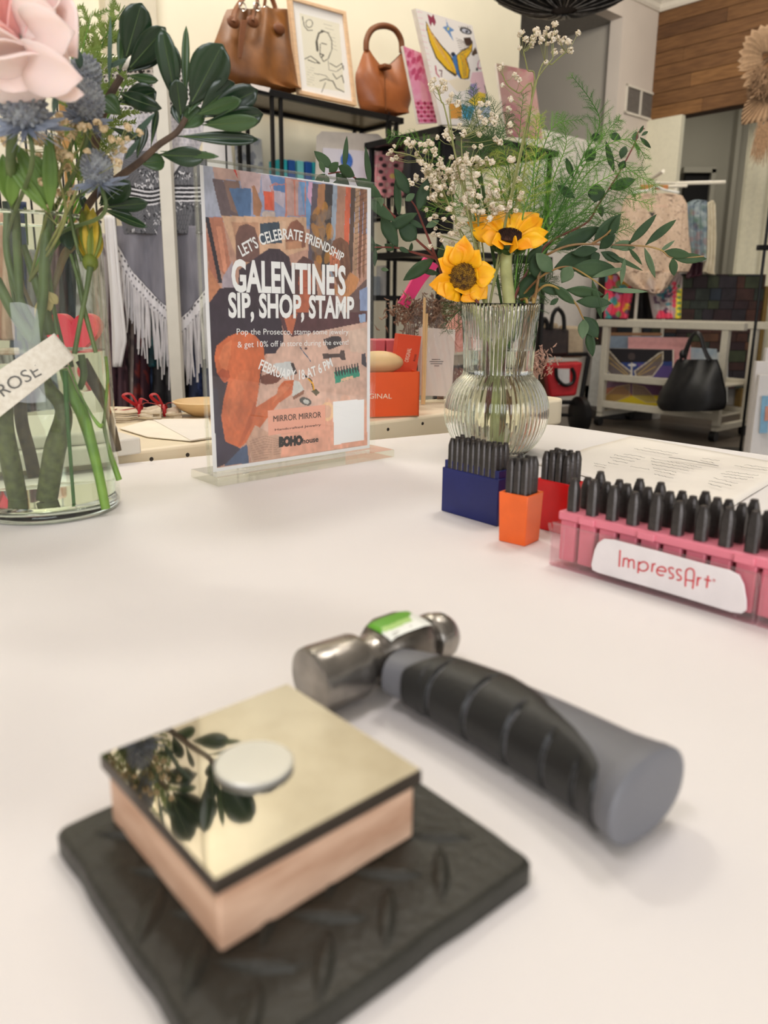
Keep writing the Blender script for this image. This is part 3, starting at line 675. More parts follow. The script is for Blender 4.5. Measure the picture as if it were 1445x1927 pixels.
for l in ((520, 92, 775, 134), (450, 97, 730, 146), (370, 136, 530, 162), (300, 142, 495, 178), (270, 160, 450, 192), (290, 184, 400, 204), (255, 200, 330, 214), (570, 167, 950, 236), (575, 188, 895, 248), (580, 212, 855, 262), (590, 240, 760, 272), (600, 258, 750, 290), (420, 228, 560, 250), (955, 168, 1085, 186), (940, 184, 1045, 202), (1270, 216, 1445, 240), (1195, 224, 1440, 258), (1130, 266, 1375, 296), (1095, 280, 1335, 312), (1115, 303, 1290, 326), (1040, 314, 1220, 358), (1005, 334, 1170, 370), (1000, 356, 1100, 384), (150, 205, 240, 222), (150, 222, 235, 238), (600, 285, 740, 318)): pline(*l)
for l in ((708, 160, 860, 184), (860, 184, 1075, 224)): pline(*l, 2.2)
obj('printed_lines', mb, M('print_ink', (70, 66, 64), .7), sh_)
# ================================================================== cream side table behind
TZ2 = .757
ca, cb = G(224, 867, TZ2), G(1052, 752, TZ2); cu = nrm(cb-ca); cv = np.cross(ZZ, cu)
cream = M('cream_laminate', (240, 226, 196), .4, var=.02, vscale=5)
nE = np.cross(da, ZZ); nE = nE if nE@(ca-CAMP) > 0 else -nE
caf = ca+nE*(.020-(ca-Cc)@nE); q0 = A(Ca[0], Ca[1], TZ2)+da*.7+nE*.022; q1 = cb+cu*.028; q2 = G(1000, 741, TZ2); q2 = q1+cv*((q2-q1)@cv); q3 = q0+nE*((G(330, 762, TZ2)-q0)@nE)
st2 = root('side_table', ((q0+q2)/2*A(1, 1, 0)), 'cream side table with rounded edge behind the white cloth table', 'table')
mb = MB().prism([A(p[0], p[1], TZ2-.040) for p in rounded([q0, caf, q1, q2, q3], .03, 6)], (0, 0, .040)); obj('tabletop', mb, cream, st2, bevel=.004, seg=3)
mm_ = (q0+q2)/2
for p in (q0, q1, q2, q3):
    b = mm_+(p-mm_)*.9; obj('leg', MB().box((b[0], b[1], (TZ2-.04)/2), (.035, .035, TZ2-.04), cu), cream, st2, bevel=.003)
mb = MB()
for px, py in ((285, 864), (353, 856), (730, 808), (795, 797)):
    p = WP(px, py, ca-cv*.0004, cv); mb = MB(); mb.lathe(p, [(.0001, 0), (.0022, 0), (.0018, .0008), (.0001, .001)], 10, axis=-cv); obj('staple', mb, M('staple_metal', (60, 54, 48), .4, .7), st2)

# ================================================================== acrylic sign holder with poster
sa, sb = G(405, 889, TZ+.008), G(700, 843, TZ+.008); sd_ = nrm((sb-sa)*A(1, 1, 0)); sn = np.cross(sd_, ZZ)   # sn faces the camera
if sn@(CAMP-sa) < 0: sn = -sn
SP = lambda px, py: WP(px, py, sa, sn)
acr = thin_glass('clear_acrylic', (254, 255, 254), .9, .01, .0)
acrb = thin_glass('acrylic_block', (250, 250, 244), 1.0, .03, .06)
shd = root('sign_holder', tuple((sa+sb)/2*A(1, 1, 0)+A(0, 0, TZ)), 'clear acrylic stand holding the galentine event poster', 'sign holder')
ztop = (SP(384, 296)[2]+SP(697, 346)[2])/2
bl, br = G(397, 905, TZ), G(722, 857, TZ)
bd = nrm(br-bl); f0 = (sa-sd_*.006)
bw = .030
mb = MB().par(sa-sd_*.009-sn*bw*.9+A(0, 0, TZ+.0002-sa[2]), sd_*(np.linalg.norm(sb-sa)+.022), sn*bw*1.55, ZZ*.0075)
obj('base', mb, acrb, shd, bevel=.0008)
W_ = np.linalg.norm((sb-sa)); 
lft = sa-sd_*.0065; wid = (SP(703, 600)-lft)@sd_
for off, nm in ((.0016, 'front_sheet'), (-.0034, 'back_sheet')):
    obj(nm, MB().par(A(lft[0], lft[1], TZ+.0079)+sn*off, sd_*wid, sn*.0018, ZZ*(ztop-TZ-.0079)), acr, shd, smooth=False)
obj('side_edge', MB().par(A(lft[0], lft[1], TZ+.0079)-sn*.0016, sd_*.0012, sn*.003, ZZ*(ztop-TZ-.0079)), acrb, shd, smooth=False)
obj('top_edge', MB().par(A(lft[0], lft[1], ztop-.0012)-sn*.0034, sd_*wid, sn*.0066, ZZ*.0012), acrb, shd, smooth=False)
# poster
tl, tr_, br_, bl_ = SP(376, 306), SP(694, 357), SP(699, 842), SP(400, 890)
x0 = sa; w0 = ((tl-x0)@sd_+(bl_-x0)@sd_)/2; w1 = ((tr_-x0)@sd_+(br_-x0)@sd_)/2; z1 = (tl[2]+tr_[2])/2; z0 = TZ+.0085
c_ = lambda w_, z: A(x0[0]+sd_[0]*w_, x0[1]+sd_[1]*w_, z)+sn*.0001
post = root('event_poster', tuple(c_((w0+w1)/2, z0)), 'printed poster with white lettering galentine\'s sip shop stamp, in the acrylic stand', 'poster')
mb = quadgrid(c_(w0, z1), c_(w1, z1), c_(w1, z0), c_(w0, z0), 250, 350)
p = Paint(mb.v, (240, 236, 238)); Z4 = Zm(370, 290, 4.13); Z5 = Zm(370, 590, 3.905)
z4 = lambda L: [Z4(*q) for q in L]; z5 = lambda L: [Z5(*q) for q in L]
pic = z4([(48, 78), (1325, 278)])+z5([(1252, 965), (147, 1133)])
inside0 = Paint(mb.v, (0, 0, 0)); inside0.poly(pic, (255, 255, 255)); inside = inside0.c[:, 0] > .5; white = p.c.copy()
p.poly(pic, (196, 150, 132))
p.poly(z4([(48, 78), (1325, 278), (1325, 620), (60, 520)]), (150, 158, 190))
# upper shop shelves
for L, c in (([(48, 78), (120, 88), (190, 480), (65, 490)], (176, 178, 196)), ([(120, 88), (330, 120), (350, 210), (140, 190)], (196, 160, 150)), ([(330, 120), (500, 150), (490, 300), (350, 300)], (200, 170, 170)), ([(120, 190), (200, 200), (330, 480), (190, 480)], (110, 92, 96)), ([(205, 200), (330, 210), (350, 480), (270, 440)], (140, 110, 100)), ([(250, 265), (420, 265), (425, 480), (330, 490)], (88, 118, 160)), ([(500, 150), (690, 190), (680, 420), (510, 300)], (190, 176, 190)), ([(560, 160), (690, 190), (690, 300), (600, 280)], (92, 128, 180)), ([(520, 290), (600, 290), (605, 440), (530, 430)], (222, 96, 70)), ([(800, 210), (920, 220), (915, 560), (850, 560)], (110, 150, 196)), ([(690, 185), (790, 200), (790, 480), (690, 480)], (196, 156, 150)), ([(870, 215), (940, 230), (900, 420), (860, 330)], (206, 160, 190))):
    p.poly(z4(L), c)
for L in ([(600, 490), (590, 240), (690, 235), (692, 490)], [(700, 480), (690, 190), (755, 200), (765, 480)], [(765, 480), (760, 200), (845, 215), (845, 480), (765, 480)], [(590, 300), (570, 250), (610, 225), (650, 240)]): p.line(z4(L), 1.6, (206, 128, 108))
p.poly(z4([(430, 250), (450, 240), (510, 400), (490, 490), (440, 470)]), (170, 120, 90)); p.poly(z4([(280, 110), (300, 110), (325, 200)]), (210, 60, 50))
for cx in (540, 580): p.ell(*Z4(cx, 470), 8, 7, (206, 186, 178))
# cream cabinet with arches
p.poly(z4([(190, 480), (850, 490), (860, 740), (700, 790), (480, 900), (330, 860)]), (214, 172, 142))
p.poly(z4([(270, 530), (480, 530), (500, 860), (340, 860)]), (196, 148, 120)); p.poly(z4([(305, 820), (300, 640), (330, 560), (390, 540), (450, 570), (480, 660), (495, 860)]), (118, 84, 78))
p.poly(z4([(490, 540), (640, 525), (665, 690), (500, 700)]), (62, 76, 92)); p.poly(z4([(690, 740), (695, 600), (730, 530), (780, 510), (830, 560), (845, 620), (848, 725)]), (150, 96, 78)); p.poly(z4([(690, 680), (815, 670), (815, 730), (692, 745)]), (196, 142, 110))
p.poly(z4([(640, 525), (690, 520), (692, 745), (665, 700)]), (222, 184, 156))
# hanging clothes right
cols = [(96, 84, 96), (168, 116, 80), (60, 54, 56), (150, 160, 176), (172, 128, 108), (206, 100, 72), (90, 70, 62), (176, 140, 112), (128, 84, 66), (150, 104, 80)]
xs_ = [900, 945, 1000, 1060, 1095, 1160, 1200, 1235, 1270, 1300, 1330]
for i in range(10): p.poly(z4([(xs_[i], 225+i*5), (xs_[i+1], 228+i*5), (xs_[i+1]-30, 1010), (xs_[i]-40+i*3, 900)]), cols[i])
for k in range(16): p.line(z4([(1230, 300+k*40), (1330, 250+k*40)]), 1.4, (70, 52, 46), .7)
p.blot((*Z4(900, 420), *Z4(1050, 830)), [(190, 130, 50), (90, 70, 60), (130, 110, 100)], 40, (3, 8), .6, 2)
# left clothes
for L, c in (([(65, 490), (95, 490), (200, 1000), (160, 1000)], (50, 44, 54)), ([(95, 490), (200, 490), (270, 900), (230, 960), (180, 900)], (190, 124, 100)), ([(150, 560), (190, 560), (240, 920), (210, 920)], (222, 150, 120)), ([(60, 560), (95, 640), (170, 1000), (100, 900)], (178, 112, 92)), ([(85, 870), (160, 990), (190, 1040), (95, 1160)], (196, 130, 96)), ([(200, 960), (280, 830), (300, 1040), (200, 1040)], (176, 160, 170))): p.poly(z4(L), c)
# table
p.poly(z5([(480, 180), (1252, 65), (1252, 965), (400, 1090), (380, 960), (430, 690), (520, 300)]), (214, 176, 160))
p.poly(z5([(620, 780), (1252, 660), (1252, 965), (620, 1060)]), (226, 164, 142)); p.poly(z5([(1110, 130), (1250, 100), (1250, 290), (1130, 280)]), (216, 186, 170))
p.blot((*Z5(960, 620), *Z5(1250, 760)), [(232, 176, 150)], 10, (6, 14), .5)
# people: dark haired heads in the middle, woman at right, woman stamping in front
hair = (66, 52, 62)
p.poly(z4([(310, 1290), (330, 900), (480, 790), (560, 735), (640, 735), (720, 800), (760, 1000), (760, 1290)]), hair)
p.poly(z4([(760, 860), (830, 790), (900, 830), (930, 1000), (960, 1290), (730, 1290)]), (96, 64, 62)); p.ell(*Z4(845, 1000), 13, 30, (186, 100, 74)); p.poly(z4([(790, 1090), (880, 1090), (870, 1290), (750, 1290)]), (190, 106, 78))
p.poly(z4([(1035, 760), (1060, 670), (1120, 645), (1180, 690), (1200, 900), (1190, 1090), (1120, 1090), (1050, 900)]), (120, 80, 62)); p.ell(*Z4(1075, 830), 10, 22, (200, 116, 84)); p.poly(z4([(1190, 915), (1265, 970), (1215, 1110), (1160, 1120), (1070, 1080), (1040, 980), (1120, 1060)]), (204, 140, 92))
p.poly(z4([(980, 960), (1060, 960), (1100, 1290), (960, 1290)]), (110, 74, 74)); p.poly(z4([(1170, 1120), (1330, 960), (1325, 1290), (1180, 1290)]), (112, 86, 84)); p.poly(z4([(1265, 1060), (1325, 1030), (1325, 1220), (1270, 1220)]), (146, 160, 196))
p.poly(z5([(600, -10), (1250, -10), (1250, 60), (700, 170), (640, 130)]), (96, 62, 66)); p.poly(z5([(640, 20), (740, 0), (700, 160), (670, 130)]), (196, 110, 80)); p.poly(z5([(1190, 10), (1240, 0), (1240, 60), (1200, 70)]), (150, 168, 200))
p.poly(z4([(95, 1160), (180, 1040), (330, 1040), (400, 1290), (100, 1290)]), (60, 46, 58)); p.poly(z5([(95, -30), (400, -30), (620, 40), (640, 200), (580, 290), (500, 300), (470, 480), (420, 700), (200, 760), (110, 720)]), (60, 48, 60))
skin = (206, 108, 68)
p.poly(z5([(130, 330), (145, 240), (240, 160), (350, 130), (430, 160), (490, 230), (500, 330), (470, 420), (450, 600), (435, 690), (590, 590), (600, 540), (640, 495), (715, 490), (718, 560), (690, 600), (600, 660), (480, 820), (400, 920), (320, 985), (260, 985), (200, 930), (180, 760), (200, 620), (230, 500), (200, 510), (150, 440)]), skin)
p.poly(z5([(150, 440), (200, 510), (245, 470), (240, 420), (190, 400)]), (176, 84, 56)); p.poly(z5([(430, 640), (440, 700), (400, 830), (330, 960), (300, 985), (360, 830)]), (188, 92, 58), .8)
p.line(z5([(240, 160), (330, 120), (420, 110)]), 3, (60, 48, 60)); p.poly(z5([(98, 560), (150, 545), (180, 760), (210, 940), (320, 990), (330, 1060), (147, 1133), (110, 900)]), (62, 56, 74))
p.poly(z5([(200, 1120), (330, 985), (370, 960), (385, 1098)]), (76, 92, 122)); p.poly(z5([(365, 945), (430, 820), (540, 880), (620, 900), (620, 1060), (415, 1090)]), (200, 160, 140))
for k in range(9): p.line(z5([(390+k*4, 940+k*17), (500, 900+k*20), (615, 930+k*14)]), 1.1, (160, 120, 104), .7)
p.poly(z5([(470, 460), (560, 430), (640, 460), (590, 510), (510, 525), (470, 510)]), (120, 72, 60))
# tools on the printed table
p.poly(z5([(560, 370), (690, 350), (740, 440), (640, 470)]), (206, 206, 206)); p.poly(z5([(690, 365), (710, 360), (740, 440), (720, 450)]), (70, 60, 60)); p.poly(z5([(700, 590), (715, 490), (755, 500), (790, 560), (705, 610)]), (210, 208, 204)); p.poly(z5([(705, 610), (790, 560), (788, 590), (712, 635)]), (150, 100, 80))
p.line(z5([(760, 250), (838, 350)]), 1.6, (70, 96, 120)); p.ell(*Z5(803, 257), 3, 2, (90, 60, 60)); p.poly(z5([(930, 190), (1000, 165), (1060, 170), (1070, 230), (970, 268)]), (72, 62, 66)); p.poly(z5([(925, 295), (1050, 295), (1060, 268), (1085, 270), (1095, 340), (1070, 345), (1050, 320), (930, 335)]), (90, 74, 72))
p.line(z5([(780, 445), (840, 490), (870, 590)]), 3.5, (60, 52, 56)); p.line(z5([(815, 475), (855, 520), (862, 560)]), 2.6, (222, 160, 40)); p.poly(z5([(840, 570), (880, 555), (905, 580), (878, 605)]), (90, 80, 60))
p.poly(z5([(1010, 430), (1190, 390), (1200, 460), (1020, 515)]), (64, 150, 126)); 
for k in range(9):
    for j in range(2): p.line(z5([(1022+k*20+j*6, 400-k*4+j*22), (1024+k*20+j*6, 445-k*4+j*14)]), 2.0, (60, 56, 62))
p.poly(z5([(1060, 480), (1150, 455), (1152, 475), (1062, 500)]), (232, 190, 160)); p.poly(z5([(1210, 300), (1240, 290), (1250, 400), (1210, 370)]), (80, 74, 82)); p.ell(*Z5(800, 645), 12, 7, (90, 86, 84), 20); p.ell(*Z5(805, 648), 6, 4, (200, 200, 196), 20)
p.ell(*Z5(960, 720), 13, 18, (232, 190, 150)); p.ell(*Z5(960, 720), 8, 12, (218, 172, 150))
# a woman's face and hair strands, fingers, jeans seam
for k in range(12): p.line(z4([(520+k*18, 760+abs(k-6)*9), (470+k*26, 1000), (440+k*30, 1280)]), 1.1, (84, 68, 78) if k % 2 else (52, 40, 50), .6)
for k in range(8): p.line(z4([(1060+k*16, 690+abs(k-4)*10), (1050+k*20, 900), (1080+k*14, 1080)]), 1.2, (146, 104, 80) if k % 2 else (98, 64, 52), .6)
for cx, cy in ((835, 985), (858, 985)): p.line(z4([(cx-7, cy), (cx+7, cy+2)]), 1.0, (90, 50, 44))
p.line(z4([(836, 1040), (856, 1040)]), 1.2, (150, 60, 56)); p.line(z4([(1068, 870), (1084, 872)]), 1.1, (150, 60, 56)); p.line(z4([(1060, 815), (1072, 816)]), 1.0, (90, 50, 44))
for k in range(4): p.line(z5([(640+k*14, 505+k*4), (668+k*12, 545+k*6)]), 1.0, (170, 82, 54), .8)
p.poly(z5([(160, 330), (200, 230), (260, 190), (250, 300), (220, 420), (180, 400)]), (226, 134, 92), .6); p.poly(z5([(250, 520), (330, 420), (400, 420), (330, 640), (240, 800), (215, 700)]), (222, 126, 84), .5); p.poly(z5([(600, 560), (660, 510), (700, 520), (660, 570), (560, 660)]), (224, 136, 98), .6)
# cards
p.poly(z5([(522, 715), (947, 672), (949, 848), (527, 896)]), (240, 172, 150)); p.poly(z5([(1002, 650), (1229, 628), (1229, 930), (1008, 966)]), (246, 244, 246))
RN = np.random.RandomState(3)
def soft(n): 
    g = RN.rand(n+2, n+2); X = np.clip((p.x-370)/340, 0, .999)*n; Y = np.clip((p.y-300)/600, 0, .999)*n; i = X.astype(int); j = Y.astype(int); a = X-i; b = Y-j; a = a*a*(3-2*a); b = b*b*(3-2*b)
    return (g[j, i]*(1-a)+g[j, i+1]*a)*(1-b)+(g[j+1, i]*(1-a)+g[j+1, i+1]*a)*b-.5
nz_ = 1+.34*soft(9)+.26*soft(34)+.22*soft(90); cardk = Paint(mb.v, (0, 0, 0)); cardk.poly(z5([(520, 713), (949, 670), (951, 850), (525, 898)]), (255,)*3).poly(z5([(1000, 648), (1231, 626), (1231, 932), (1006, 968)]), (255,)*3)
nz_ = np.where(cardk.c[:, 0] > .5, 1, nz_); p.c *= nz_[:, None]
p.c[~inside] = white[~inside]
obj('paper', mb, ATTG, post, cols=p.c, smooth=False)
wt = M('white_print', (246, 243, 242), .5, var=.01); bk = M('black_print', (34, 32, 36), .5, var=.01)
mb = MB(); T = lambda s, b, cap, bold=.0: text_on(mb, s, b, cap, SP, sn, .0006, bold)
T("LET'S CELEBRATE FRIENDSHIP", [Z4(352, 797), Z4(540, 695), Z4(730, 662), Z4(930, 722), Z4(1128, 835)], (22, 16), .02)
T("GALENTINE'S", [Z4(270, 1060), Z4(1155, 1088)], (57, 51), .035)
T("SIP, SHOP, STAMP", [Z4(245, 1263), Z4(1220, 1272)], (44, 38), .035)
T("Pop the Prosecco, stamp some jewelry", [Z5(292, 155), Z5(1112, 152)], (11.5, 9.5))
T("& get 10% off in store during the event!", [Z5(298, 250), Z5(1112, 228)], (11.5, 9.5))
T("FEBRUARY 18 AT 6 PM", [Z5(450, 405), Z5(600, 468), Z5(760, 484), Z5(900, 440), Z5(1000, 385)], (19, 17), .02)
obj('white_lettering', mb, wt, post, smooth=False)
mb = MB(); T = lambda s, b, cap, bold=.0: text_on(mb, s, b, cap, SP, sn, .0006, bold)
T("MIRROR MIRROR", [Z5(562, 796), Z5(912, 762)], (11.5, 10.5)); T("Handcrafted Jewelry", [Z5(573, 862), Z5(910, 824)], (4, 4)); T("BOHO", [Z5(602, 975), Z5(775, 958)], (16, 15), .09); T("house", [Z5(775, 957), Z5(892, 940)], (10, 10), .02)
obj('black_lettering', mb, bk, post, smooth=False)

# ================================================================== ribbed glass vase
glass = M('clear_glass', (250, 252, 248), .0, var=0, trans=1, ior=1.45)
wall_g = thin_glass('vase_glass', (249, 252, 248), 1.0, .01, .006)
water = M('vase_water', (246, 250, 238), .0, var=0, trans=1, ior=1.2)
vy = float(G(930, 850)[1])
vb = D(930, 850, vy); vb = A(vb[0], vy, TZ)
def vz(py): return zat(py, vb)-TZ
zt2, zn0, zn1, zb = vz(571), vz(690), vz(722), vz(760)
k_ = vy/1441*1.01
R_top, R_n, R_b = 139/2*k_, 126/2*k_, 191/2*k_
zb = vz(772); zsh_ = vz(706); Hh = zb/.80; Hu = (zsh_-zb)/sqrt(1-(R_n*1.03/R_b)**2)
prof_o = [(R_b*sqrt(1-((z-zb)/(Hh if z < zb else Hu))**2), z) for z in np.linspace(0, zsh_, 15)]+[(R_n*.99, zsh_+.3*(zn0-zsh_)+.002), (R_n, zn0+.01), (R_n+.3*(R_top-R_n), zn0+.5*(zt2-zn0)), (R_top, zt2-.001)]
sp = spline([A(r, z, 0) for r, z in prof_o], 60); po = [(q[0], max(q[1], 0)) for q in sp]
pin = [(max(r-.0022, .001), max(z, .005)) for r, z in po]
rv = root('ribbed_vase', vb, 'round bellied ribbed clear glass vase holding sunflowers and eucalyptus', 'vase')
mb = MB(); NR = 216
def rib(k, n, z, r): return .0009*cos(2*pi*k/n*54)*(1 if r > .02 else 0)
mb.lathe(vb+A(0, 0, .0002), po+[(R_top-.0008, zt2)]+pin[::-1]+[(.0005, .005)], NR, rib=lambda k, n, z, r: rib(k, n, z, r))
mb.f.append(tuple(range(NR-1, -1, -1))) if False else None
obj('glass_body', mb, glass, rv, sharp=80)
wlv = vz(658); wp_ = [(.0005, .0056)]+[(r-.0004-.0009, z+.0002) for r, z in pin if z < wlv and z >= .005]+[(np.interp(wlv, [z for r, z in pin], [r for r, z in pin])-.0013, wlv), (.0005, wlv)]
obj('water', MB().lathe(vb, wp_, 64), water, rv, sharp=60)
# --- stems, sunflowers
grn = lambda nm, c, **k: M(nm, c, .5, var=.12, vscale=60, **k)
stemg = grn('sunflower_stem', (176, 178, 120)); leafd = grn('sunflower_sepal', (66, 88, 40)); ypet = M('yellow_petal', (255, 190, 16), .5, rgb2=(248, 156, 8), vscale=50, sss=.15); ysc = M('sunflower_seeds', (150, 110, 20), .8, rgb2=(60, 34, 12), vscale=260); dkc = M('dark_seeds', (64, 36, 20), .8, rgb2=(30, 16, 12), vscale=300)
def petal(mb, b, t, w_, bend=.08, cup=.25, tilt=0): leaf(mb, b, t, w_, peak=.50, bend=bend, cup=cup, tilt=tilt, n=10, tipw=1.15)
def sunflower(cpx, Y, tips, wpx, facing, stempts, sr, label, rd, disc_mat, Yt, sepal):
    c = D(*cpx, Y); r = root('sunflower', c, label, 'flower', 'sunflowers')
    fz = nrm(facing); Rm = rot_to(fz); R_ = random.Random(len(tips))
    for i, (tx, ty) in enumerate(tips):
        t = D(tx, ty, Yt(tx, ty)); d = t-c; d = d-fz*(d@fz)*.6; b = c+nrm(d)*rd*.75-fz*.002
        m = MB(); petal(m, b, t, wpx*k_*R_.uniform(.85, 1.15), bend=R_.uniform(.02, .12), cup=R_.uniform(.1, .35), tilt=R_.uniform(-.5, .5)); obj('petal', m, ypet, r, solid=.0004)
    m = MB().ell(c+fz*.001, (rd, rd, rd*.38), 24, 10, R=Rm)
    obj('seed_disc', m, disc_mat, r)
    m = MB()
    for i in range(150):
        q = i*2.39996; rr = rd*.97*sqrt(i/150.); p_ = c+fz*(.001+rd*.38*sqrt(max(0, 1-(rr/rd)**2)))+Rm[:, 0]*rr*cos(q)+Rm[:, 1]*rr*sin(q); m.tube([p_-fz*.001, p_+fz*.0022], [.0006, .0003], 4)
    obj('florets', m, disc_mat, r, kind='stuff')
    for i in range(sepal):
        q = 2*pi*i/sepal+.2; d = Rm[:, 0]*cos(q)+Rm[:, 1]*sin(q); m = MB(); leaf(m, c-fz*.011+d*.006, c-fz*.003+d*rd*1.45-fz*.004*(i % 3), .011, peak=.35, cup=.2, bend=-.12); obj('sepal', m, leafd, r, solid=.0004)
    m = MB().ell(c-fz*.006, (rd*.8, rd*.8, rd*.55), 20, 8, R=Rm); obj('calyx', m, leafd, r)
    m = MB().tube(spline(stempts(c, fz), 24), sr, 12); obj('stem', m, stemg, r)
sunflower((958, 446), .80, ((879, 418), (884, 434), (893, 402), (912, 408), (933, 389), (944, 424), (949, 461), (966, 404), (985, 402), (1005, 400), (1014, 402), (1022, 412), (1032, 436), (1031, 452), (1002, 466), (975, 466), (925, 458), (905, 446)), 30, A(0, -.45, 1), lambda c, f: [c-f*.008, c-f*.03, A(vb[0]+.008, vy-.006, TZ+vz(600)), A(vb[0]-.002, vy, TZ+vz(690)), A(vb[0]+.004, vy+.004, TZ+.012)], .0062, 'upper sunflower turned upward with dark centre over the ribbed vase', .0125, dkc, lambda x, y: .80+(446-y)*.0012, 12)
sunflower((871, 521), .79, ((824, 487), (840, 462), (858, 458), (874, 443), (902, 470), (933, 508), (916, 562), (900, 568), (876, 556), (839, 562), (822, 552), (807, 536), (896, 500), (930, 520)), 44, A(-.12, -1, .22), lambda c, f: [c-f*.006, c-f*.02+A(.008, .004, -.02), A(vb[0]-.022, vy-.01, TZ+vz(590)), A(vb[0]-.008, vy-.004, TZ+vz(690)), A(vb[0]+.002, vy-.004, TZ+.012)], .0050, 'lower sunflower facing the camera with yellow brown centre', .0140, ysc, lambda x, y: .785, 10)
# --- eucalyptus
euc = M('eucalyptus_leaf', (62, 84, 54), .6, rgb2=(42, 62, 40), vscale=25, spec=.25); eucl = M('eucalyptus_leaf_pale', (102, 122, 92), .6, rgb2=(80, 102, 72), vscale=25, spec=.25); est = M('eucalyptus_stem', (158, 130, 66), .5, rgb2=(122, 84, 52), vscale=40); estr = M('eucalyptus_red_stem', (112, 56, 48), .5, var=.1)
mouth = A(vb[0], vy, TZ+zt2-.008)
def branch(label, name, Z_, stems, leaves, Y0, Y1, mat, mpale, smat, sr=.0011, group='eucalyptus stems in the ribbed vase', entry=None, foot=None, dY=None, scl=1, wk=1.22, solid=.00035, peak=.45, cat='leafy stem', tipw=0):
    c = entry if entry is not None else mouth; r = root(name, c, label, cat, group); allx = [q[0] for s in stems for q in s]+[q[2] for q in leaves]
    xa, xb = min(allx), max(allx)
    def Yd(x, y): t = (x-xa)/(xb-xa); return Y0+(Y1-Y0)*t if dY is None else dY(x, y)
    for s in stems:
        P = [D(*Z_(*q), Yd(*q)) for q in s]
        if len(s[0]) and s is stems[0] and foot is not None: P = list(foot)+P
        obj('stem', MB().tube(spline(P, 6*len(P)), [sr*1.5, sr, sr*.6], 7), smat, r)
    R_ = random.Random(len(leaves))
    for q in leaves:
        bx, by, tx, ty, w_ = q[:5]; y = Yd(bx, by); m = MB(); off = R_.uniform(-.012, .012); s1 = Z_(0, 0)[0]; sc = (Z_(1, 0)[0]-s1)*y/1441
        leaf(m, D(*Z_(bx, by), y), D(*Z_(tx, ty), y+off), w_*sc*wk, peak=q[6] if len(q) > 6 else peak, tilt=R_.uniform(-.35, .35), bend=R_.uniform(-.05, .05), cup=R_.uniform(.05, .25), tipw=tipw)
        obj('leaf', m, mpale if (len(q) > 5 and q[5]) else mat, r, solid=solid)
    return r
Z3 = Zm(580, 250, 3.44)
ft = lambda dx, dy: [A(vb[0]+dx*.2, vy+dy*.2, TZ+.02), A(vb[0]+dx, vy+dy, TZ+zt2*.95)]
branch('blue green eucalyptus branch arching left over the acrylic sign', 'eucalyptus_branch', Z3,
    [[(900, 1000), (830, 820), (700, 690), (560, 545), (470, 450), (380, 350), (300, 290), (220, 255), (130, 265)], [(830, 820), (800, 740), (745, 600), (700, 490), (660, 430)], [(825, 812), (700, 780), (580, 745), (430, 740)], [(560, 545), (490, 490)]],
    [(160, 235, 38, 118, 50), (105, 260, 72, 180, 28), (110, 265, 42, 328, 35), (115, 270, 122, 345, 30), (135, 255, 195, 190, 45), (232, 245, 250, 20, 28), (180, 255, 265, 378, 55), (195, 215, 300, 280, 60), (190, 300, 115, 460, 45), (385, 370, 185, 468, 25, 1), (400, 350, 370, 88, 32), (300, 295, 475, 415, 70), (365, 415, 565, 575, 55), (405, 480, 490, 430, 62, 1), (470, 540, 580, 740, 70), (505, 625, 705, 520, 60), (580, 590, 700, 690, 90, 0, .6), (590, 545, 570, 275, 42), (655, 405, 558, 230, 60), (710, 505, 775, 295, 65), (625, 440, 690, 395, 35, 1), (645, 565, 745, 615, 30), (760, 612, 848, 568, 35, 1), (815, 815, 615, 955, 70), (850, 915, 720, 885, 30), (435, 725, 330, 625, 35), (490, 740, 315, 750, 45), (435, 745, 430, 865, 25), (555, 760, 495, 720, 40), (580, 740, 655, 775, 25), (660, 770, 670, 710, 20), (470, 880, 522, 890, 20, 1), (850, 830, 870, 720, 40)], .74, .83, euc, eucl, estr, foot=ft(-.02, -.01))
Z4b = Zm(950, 250, 3.66)
branch('tall eucalyptus branch with red stem rising to the right', 'eucalyptus_branch', Z4b,
    [[(230, 850), (330, 740), (560, 620), (640, 500), (720, 380), (800, 250), (900, 60), (915, 0), (960, -30)]],
    [(720, 385, 900, 320, 60), (620, 480, 640, 350, 90), (640, 545, 685, 530, 60, 1, .6), (800, 180, 830, 90, 42), (790, 250, 825, 190, 42), (750, 270, 695, 55, 34), (560, 200, 620, 110, 60), (590, 30, 660, 25, 40), (720, 10, 800, 50, 40), (890, 60, 905, -10, 34), (925, 5, 955, -52, 16), (940, 20, 985, -10, 18), (930, 30, 1005, 105, 22), (890, 70, 930, 122, 15), (470, 310, 420, 170, 34), (480, 450, 360, 360, 45)], .86, .90, euc, eucl, estr, foot=ft(.012, .012))
branch('long grey green eucalyptus branch reaching right beyond the vase', 'eucalyptus_branch', Z4b,
    [[(250, 900), (330, 820), (480, 770), (720, 770), (960, 780), (1080, 810), (1155, 860), (1370, 850)], [(600, 765), (700, 700), (780, 600)]],
    [(335, 805, 655, 650, 90), (610, 755, 800, 560, 80), (720, 720, 790, 570, 46), (650, 800, 760, 700, 60), (460, 830, 640, 800, 60), (725, 790, 880, 750, 45, 1), (850, 770, 1045, 560, 46), (965, 775, 1180, 598, 46), (960, 790, 1035, 1000, 36, 1), (850, 790, 945, 910, 24), (770, 800, 900, 790, 30, 1), (660, 820, 810, 890, 50), (700, 830, 950, 950, 25), (1070, 815, 1170, 740, 22, 1), (1085, 820, 1285, 845, 55), (1155, 862, 1390, 868, 55), (1155, 860, 1165, 985, 46), (340, 930, 650, 830, 110), (590, 870, 655, 840, 62)], .83, .80, euc, eucl, est, foot=ft(.03, -.008))
